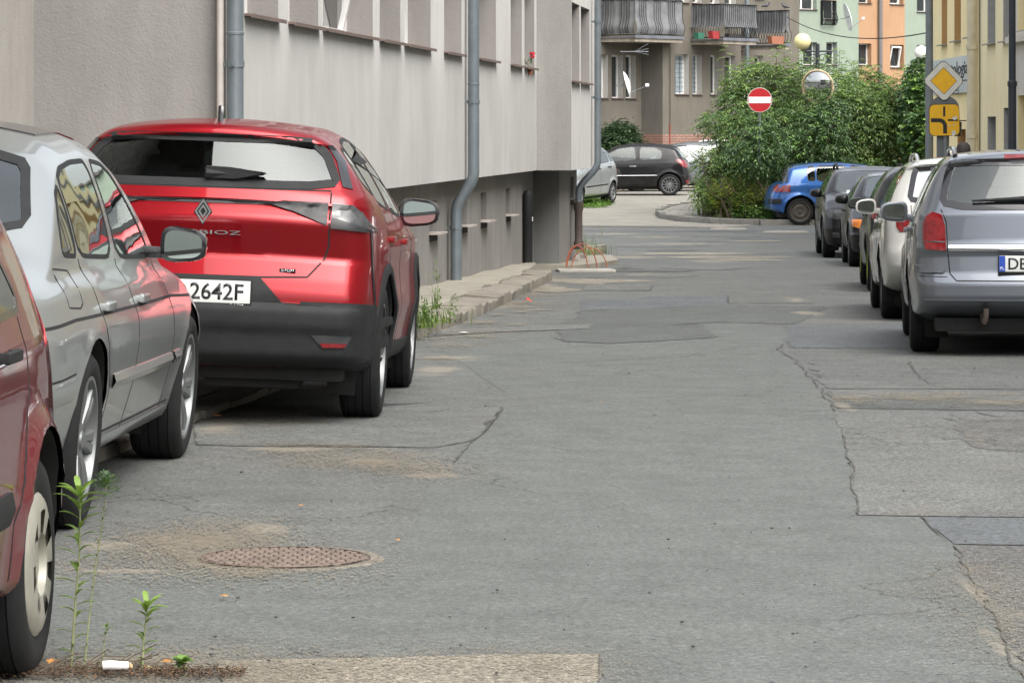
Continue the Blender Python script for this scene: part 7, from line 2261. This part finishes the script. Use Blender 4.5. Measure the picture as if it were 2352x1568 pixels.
# sprays standing above the crown
for i, (x, yb_, yt) in enumerate(((1663, 260, 105), (1780, 200, 108), (1800, 210, 96), (1845, 190, 118), (1690, 250, 150), (1925, 200, 112), (1900, 190, 128), (2050, 260, 170), (2002, 250, 150), (1960, 230, 140), (2080, 230, 150), (1730, 230, 160))):
    Y = 87.5; r = np.random.default_rng(50 + i)
    a, b_ = apt(x, yb_, Y), apt(x + r.uniform(-6, 6), yt, Y)
    n = 16; t = np.linspace(.1, 1, n)
    base = np.array(a)[None] * (1 - t)[:, None] + np.array(b_)[None] * t[:, None]
    pos, dr, tn = [], [], []
    for q in range(n):
        az = q * 2.4 + i
        d = np.array([math.cos(az), math.sin(az), .35]); L_ = .34 * (1.15 - t[q] * .7)
        for j in range(9):
            tt = (j // 2 + 1) / 5
            p_ = base[q] + d * L_ * tt - np.array([0, 0, L_ * tt * tt * .5])
            sd = np.array([-d[1], d[0], 0]) * (1 if j % 2 else -1) * (0 if j == 8 else 1)
            pos.append(p_); dr.append(d * .5 + sd + np.array([0, 0, -.35]) + r.normal(size=3) * .12); k = .9 + .9 * t[q] + r.normal() * .1; tn.append([k * 1.15, k * 1.05, k * .8])
    root = SHR[1] if x < 1750 else (SHR[2] if x > 1975 else SHR[0])
    pos = np.array(pos) - np.array(a)
    sh = leaves_mesh('shoot', pos, np.array(dr), np.tile([0, 0, 1.0], (len(pos), 1)), .10, .032, np.array(tn), M_lf1, root)
    sh.location = Vector(a) - root.location
    bm = bmesh.new(); tube(bm, [(0, 0, -.6), (0, 0, 0), (b_ - a) * .5, (b_ - a)], [.012, .01, .008, .003], 5); obj('stem', bm, M_bark, sh)
# yellow-flowering weeds and ground ivy at the island edge
shrub('yellow_weeds', 'bright yellow-green goldenrod weeds at the left tip of the kerbed island', 'weeds',
      [blob(1690, 452, 83.4, 55, 32), blob(1655, 462, 83.6, 35, 30), blob(1735, 460, 83.2, 40, 28)], 1500, M_lf3, 7, .07, .014, .16, seed=6, stems=30, tintbase=(.9, .9, .9), tips=(1.9, 1.25, .6), droop=-.2)
shrub('leafy_weeds', 'thin leafy stems at the left edge of the shrubs by the yard', 'weeds',
      [blob(1622, 400, 84.6, 22, 60), blob(1640, 375, 85, 16, 30), blob(1615, 450, 84.2, 18, 30)], 420, M_lf1, 7, .09, .028, .18, seed=16, stems=14, tips=(1.8, 1.6, 1.1))
def cover(name, label, poly, n, m, ln, wd, hgt, seed, tint=(1, 1, 1), z0=.12):
    r = np.random.default_rng(seed)
    P = np.array([tuple(p) for p in poly]); mn, mx = P.min(0), P.max(0)
    pts = []
    while len(pts) < n:
        q = mn + r.random(2) * (mx - mn); c = False
        for i in range(len(P)):
            a, b_ = P[i], P[i - 1]
            if (a[1] > q[1]) != (b_[1] > q[1]) and q[0] < (b_[0] - a[0]) * (q[1] - a[1]) / (b_[1] - a[1]) + a[0]: c = not c
        if c: pts.append(q)
    pts = np.array(pts)
    z = np.array([g(p[1]) for p in pts]) + z0 + r.random(n) ** 1.5 * hgt
    pos = np.column_stack([pts, z]); d = rnd_unit(r, n); d[:, 2] = np.abs(d[:, 2]) * .6 + .05
    tn = (1 + r.normal(size=(n, 1)) * .2) * np.array(tint)[None]
    o = leaves_mesh(name, pos, d, np.tile([0, 0, 1.0], (n, 1)), ln * r.uniform(.6, 1.3, n), wd * r.uniform(.7, 1.2, n), tn.clip(.2, 3), m)
    return tag(o, label, name.replace('_', ' '), kind='stuff')
pk = gpt(1640, 513); pk2 = gpt(1745, 516)
cover('ground_ivy', 'low ivy-like ground cover along the kerb under the shrubs', [(pk.x + .4, pk.y + .35), (pk2.x + .3, pk2.y + .2), (9, pk2.y + .5), (9, 85.5), (6, 85.5)], 9000, M_lf1, .075, .055, .28, 7, (1.0, 1.15, .9))
cover('yard_grass', 'grass strip beside the small silver car', [(1.0, 90), (2.35, 90.4), (2.7, 92.5), (2.4, 96.5), (-3, 96)], 9000, M_lf3, .12, .012, .06, 8, (.8, 1.0, .7), .0)
# clipped round bush by the beige wall
shrub('clipped_bush', 'round clipped dark green bush before the beige wall', 'shrub', [blob(1422, 330, 104, 46, 44), blob(1405, 338, 104, 40, 36)], 9000, M_lf4, 6, .06, .03, .09, seed=9, stems=5, surf=.8, tips=(1.3, 1.25, 1.1))
# weeds in the niche beyond the black post
def grass_tuft(name, label, px, py, w, hgt, n, m, seed, heads=False, dz=.1, wide=.006):
    p = gpt(px, py, dz); r = np.random.default_rng(seed)
    root = thing(name, label, 'weeds', p)
    b0 = np.column_stack([r.normal(size=n) * w * .4, r.normal(size=n) * w * .5, np.zeros(n)])
    V, F, C = [], [], []
    for i in range(n):
        h = hgt * r.uniform(.35, 1.1); az = r.uniform(0, 6.28); lean = r.uniform(.05, .45) * h
        ux, uy = math.cos(az), math.sin(az); k = len(V); wd = wide * r.uniform(.6, 1.4)
        for t in (0, .4, .75, 1):
            c = b0[i] + np.array([ux * lean * t * t, uy * lean * t * t, h * t]); s = wd * (1 - t) + .0006
            V += [c + np.array([-uy * s, ux * s, 0]), c - np.array([-uy * s, ux * s, 0])]
        for j in range(3): F.append((k + 2 * j, k + 2 * j + 1, k + 2 * j + 3, k + 2 * j + 2))
        q = r.uniform(.7, 1.3); yl = r.random() < .3
        C += [[q * (1.6 if yl else 1), q * (1.3 if yl else 1), q * .9, 1]] * 8
    me = bpy.data.meshes.new('blades'); me.from_pydata([tuple(v) for v in V], [], F)
    ca = me.color_attributes.new('tint', 'FLOAT_COLOR', 'POINT'); ca.data.foreach_set('color', np.array(C, np.float32).ravel())
    me.materials.append(m); o = bpy.data.objects.new('blades', me); link(o, root)
    if heads:
        pos, dr = [], []
        for i in range(heads):
            c = np.array([r.normal() * w * .4, r.normal() * w * .3, hgt * r.uniform(.3, 1.0)])
            for j in range(12): pos.append(c + r.normal(size=3) * np.array([.015, .015, .05])); dr.append(rnd_unit(r, 1)[0] + [0, 0, .8])
        leaves_mesh('leaves', np.array(pos), np.array(dr), np.tile([0, 0, 1.0], (len(pos), 1)), .04, .014, np.ones((len(pos), 3)) * [1.1, 1.1, .8], m, root)
    return root
grass_tuft('weed_clump', 'tall dry weeds in the niche right of the black post', 1250, 585, .9, .50, 420, M_lf3, 1, 26)
grass_tuft('weed_clump', 'low grass tuft between the niche and the far plinth corner', 1285, 583, .8, .28, 300, M_lf1, 2, 10)
grass_tuft('weed_clump', 'ragged weeds growing over the kerb beside the red car wheel', 985, 742, .26, .15, 110, M_lf1, 3, 20)
grass_tuft('weed_clump', 'thin tall weed on the pavement beside the red car', 1000, 712, .03, .34, 14, M_lf1, 4, 2)
grass_tuft('weed_clump', 'small weed lower on the kerb nearest the red car wheel', 972, 752, .15, .10, 60, M_lf1, 5, 14)
grass_tuft('weed_clump', 'small tuft at the kerb of the island', 1700, 508, .25, .12, 60, M_lf3, 6, 6, .0)
# tall foreground weeds
M_wst = simple('weed_stem', (.20, .22, .11), .7, 0, .2, 20)
def tall_weed(px, py, pts, label, seed, leafh=(.2, 1.0), ln=.075, wd=.017, n=34, tip=8, col=(1, 1, 1), stem_r=.0042, dead=False, head=False):
    p = gpt(px, py); Yw = p.y
    r = np.random.default_rng(seed)
    root = thing('tall_weed', label, 'weed', p)
    C = [apt(x, y, Yw) - p + Vector((0, .02 * math.sin(i), 0)) for i, (x, y) in enumerate(pts)]
    C[0] = Vector((0, 0, -.01))
    def at(t):
        f = t * (len(C) - 1); i = min(int(f), len(C) - 2); return C[i].lerp(C[i + 1], f - i)
    bm = bmesh.new(); k = 14; tube(bm, [at(i / k) for i in range(k + 1)], [stem_r * (1 - .7 * i / k) for i in range(k + 1)], 7); obj('stem', bm, M_wst, root)
    pos, dr, L_, W_, T_ = [], [], [], [], []
    for i in range(n):
        t = leafh[0] + (leafh[1] - leafh[0]) * i / n
        az = i * 2.4 + r.normal() * .2
        sz = .62 + .45 * t if not dead else .6
        d = np.array([math.cos(az), math.sin(az) * .7, .45 + .5 * t])
        pos.append(np.array(at(t))); dr.append(d); L_.append(ln * sz * r.uniform(.7, 1.15)); W_.append(wd * sz * r.uniform(.8, 1.1)); q = .75 + .6 * t + r.normal() * .08
        T_.append(np.array(col) * q)
    for i in range(tip):
        az = i * 2.4; e = .4 + 1.0 * i / max(1, tip)
        pos.append(np.array(at(1 - .05 * (1 - i / tip)))); dr.append(np.array([math.cos(az) * .9, math.sin(az) * .7, e])); L_.append(ln * r.uniform(.9, 1.2)); W_.append(wd * .95); T_.append(np.array(col) * 1.45)
    leaves_curved(np.array(pos), np.array(dr), np.array(L_), np.array(W_), np.array(T_).clip(0, 3), M_lf3, root)
    if head:
        q = np.array(at(1.0)); m_ = 260
        c = rnd_unit(r, m_) * np.array([.035, .035, .032]) * r.random((m_, 1)) ** .4 + q
        leaves_mesh('flower_head', c, c - q + [0, 0, .02], np.tile([0, 0, 1.0], (m_, 1)), .012, .006, np.ones((m_, 3)) * [.75, .8, 1.1], M_lf1, root)
    return root
def leaves_curved(pos, dr, L_, W_, T_, m, root):
    """lance-shaped leaves that arch over, several faces each"""
    V, F, C = [], [], []
    for p, d, L, w, t in zip(pos, dr, L_, W_, T_):
        d = d / np.linalg.norm(d); s = np.cross(d, [0, 0, 1]); s /= np.linalg.norm(s) + 1e-9
        k = len(V); K = 6
        for j in range(K + 1):
            f = j / K
            c = p + d * L * f - np.array([0, 0, 1]) * L * .35 * f * f
            hw = w / 2 * math.sin(math.pi * min(1, f * .93 + .05)) ** .8
            V += [c + s * hw + [0, 0, hw * .4], c, c - s * hw + [0, 0, hw * .4]]
            C += [[t[0], t[1], t[2], 1]] * 3
        for j in range(K):
            a = k + 3 * j
            F += [(a, a + 1, a + 4, a + 3), (a + 1, a + 2, a + 5, a + 4)]
    me = bpy.data.meshes.new('leaves'); me.from_pydata([tuple(v) for v in V], [], F)
    ca = me.color_attributes.new('tint', 'FLOAT_COLOR', 'POINT'); ca.data.foreach_set('color', np.array(C, np.float32).ravel())
    me.materials.append(m); me.polygons.foreach_set('use_smooth', [True] * len(me.polygons))
    o = bpy.data.objects.new('leaves', me); link(o, root)
tall_weed(163, 1535, [(163, 1535), (170, 1400), (180, 1280), (184, 1180), (183, 1130)], 'tallest fresh green weed beside the maroon car wheel', 1, (.05, .96), .090, .019, 34, 7)
tall_weed(192, 1540, [(192, 1540), (205, 1400), (222, 1270), (238, 1180), (247, 1110)], 'tall thin weed with a dark fuzzy head, leaning right of the tallest one', 2, (.08, .85), .040, .009, 44, 3, (.6, .65, .6), .0028, True, True)
tall_weed(232, 1535, [(232, 1535), (238, 1480), (243, 1440)], 'short wispy weed between the tall weeds and the paper tube', 3, (.1, .9), .022, .008, 12, 4, (.7, .7, .7), .002)
tall_weed(326, 1540, [(326, 1540), (328, 1480), (334, 1420), (338, 1395)], 'knee-high fresh weed right of the paper tube', 4, (.05, .92), .072, .017, 16, 7)
tall_weed(412, 1552, [(412, 1552), (412, 1535), (416, 1522)], 'small crumpled green weed at the bottom edge', 5, (.1, .95), .035, .022, 14, 7, (.75, .85, .8))
# dirt, twigs and dead leaves along the bottom left edge
r = np.random.default_rng(12)
n = 2600
xs = r.uniform(-1.55, -.72, n); ysd = 9.32 + r.random(n) ** 1.4 * .16 * np.clip(1.5 - (xs + 1.5), .3, 1.5) + .02 * r.normal(size=n)
pos = np.column_stack([xs, ysd, np.array([g(y) for y in ysd]) + .012 + r.random(n) * .012])
d = rnd_unit(r, n); d[:, 2] *= .2
leaves_mesh('plant_debris', pos, d, np.tile([0, 0, 1.0], (n, 1)), r.uniform(.006, .022, n), r.uniform(.003, .008, n), (np.array([[.9, .62, .42]]) * r.uniform(.3, 1.6, (n, 1))), leaf_mat('debris', (.11, .095, .075), .05, .9))
tag(bpy.data.objects['plant_debris'], 'brown crumbs and twigs gathered along the bottom left edge', 'debris', kind='stuff')
bm = bmesh.new(); rr = random.Random(6)
for i in range(16):
    x, y = rr.uniform(-1.28, -.98), rr.uniform(9.36, 9.46); a = rr.uniform(-.5, .7); L_ = rr.uniform(.04, .14)
    tube(bm, [(x, y, .012), (x + L_ * .5 * math.cos(a), y + .02, .02 + L_ * .2), (x + L_ * math.cos(a), y + .01, .02 + L_ * .5 * abs(math.sin(a + .6)))], .0016, 5)
tag(obj('twigs', bm, M_bark), 'thin dry twigs lying at the foot of the tall weeds', 'twigs')
# loose stones scattered on the road
bm = bmesh.new(); rr = random.Random(9)
for i in range(80):
    y = rr.uniform(700, 1560) if i % 3 else rr.uniform(1200, 1560); x = rr.uniform(430, 2340); p = gpt(x, y); s = rr.uniform(.002, .0065)
    vs = bmesh.ops.create_icosphere(bm, subdivisions=1, radius=s)['verts']
    for v in vs: v.co = Vector((v.co.x * rr.uniform(.8, 1.5), v.co.y * 1.1, v.co.z * .6)) + Vector((p.x, p.y, p.z + .008 + s * .3))
tag(obj('loose_stones', bm, simple('stone_chips', (.045, .045, .043), .9, 0, .4, 3), None, False), 'dark stone chips scattered over the road', 'stone chips', kind='stuff')
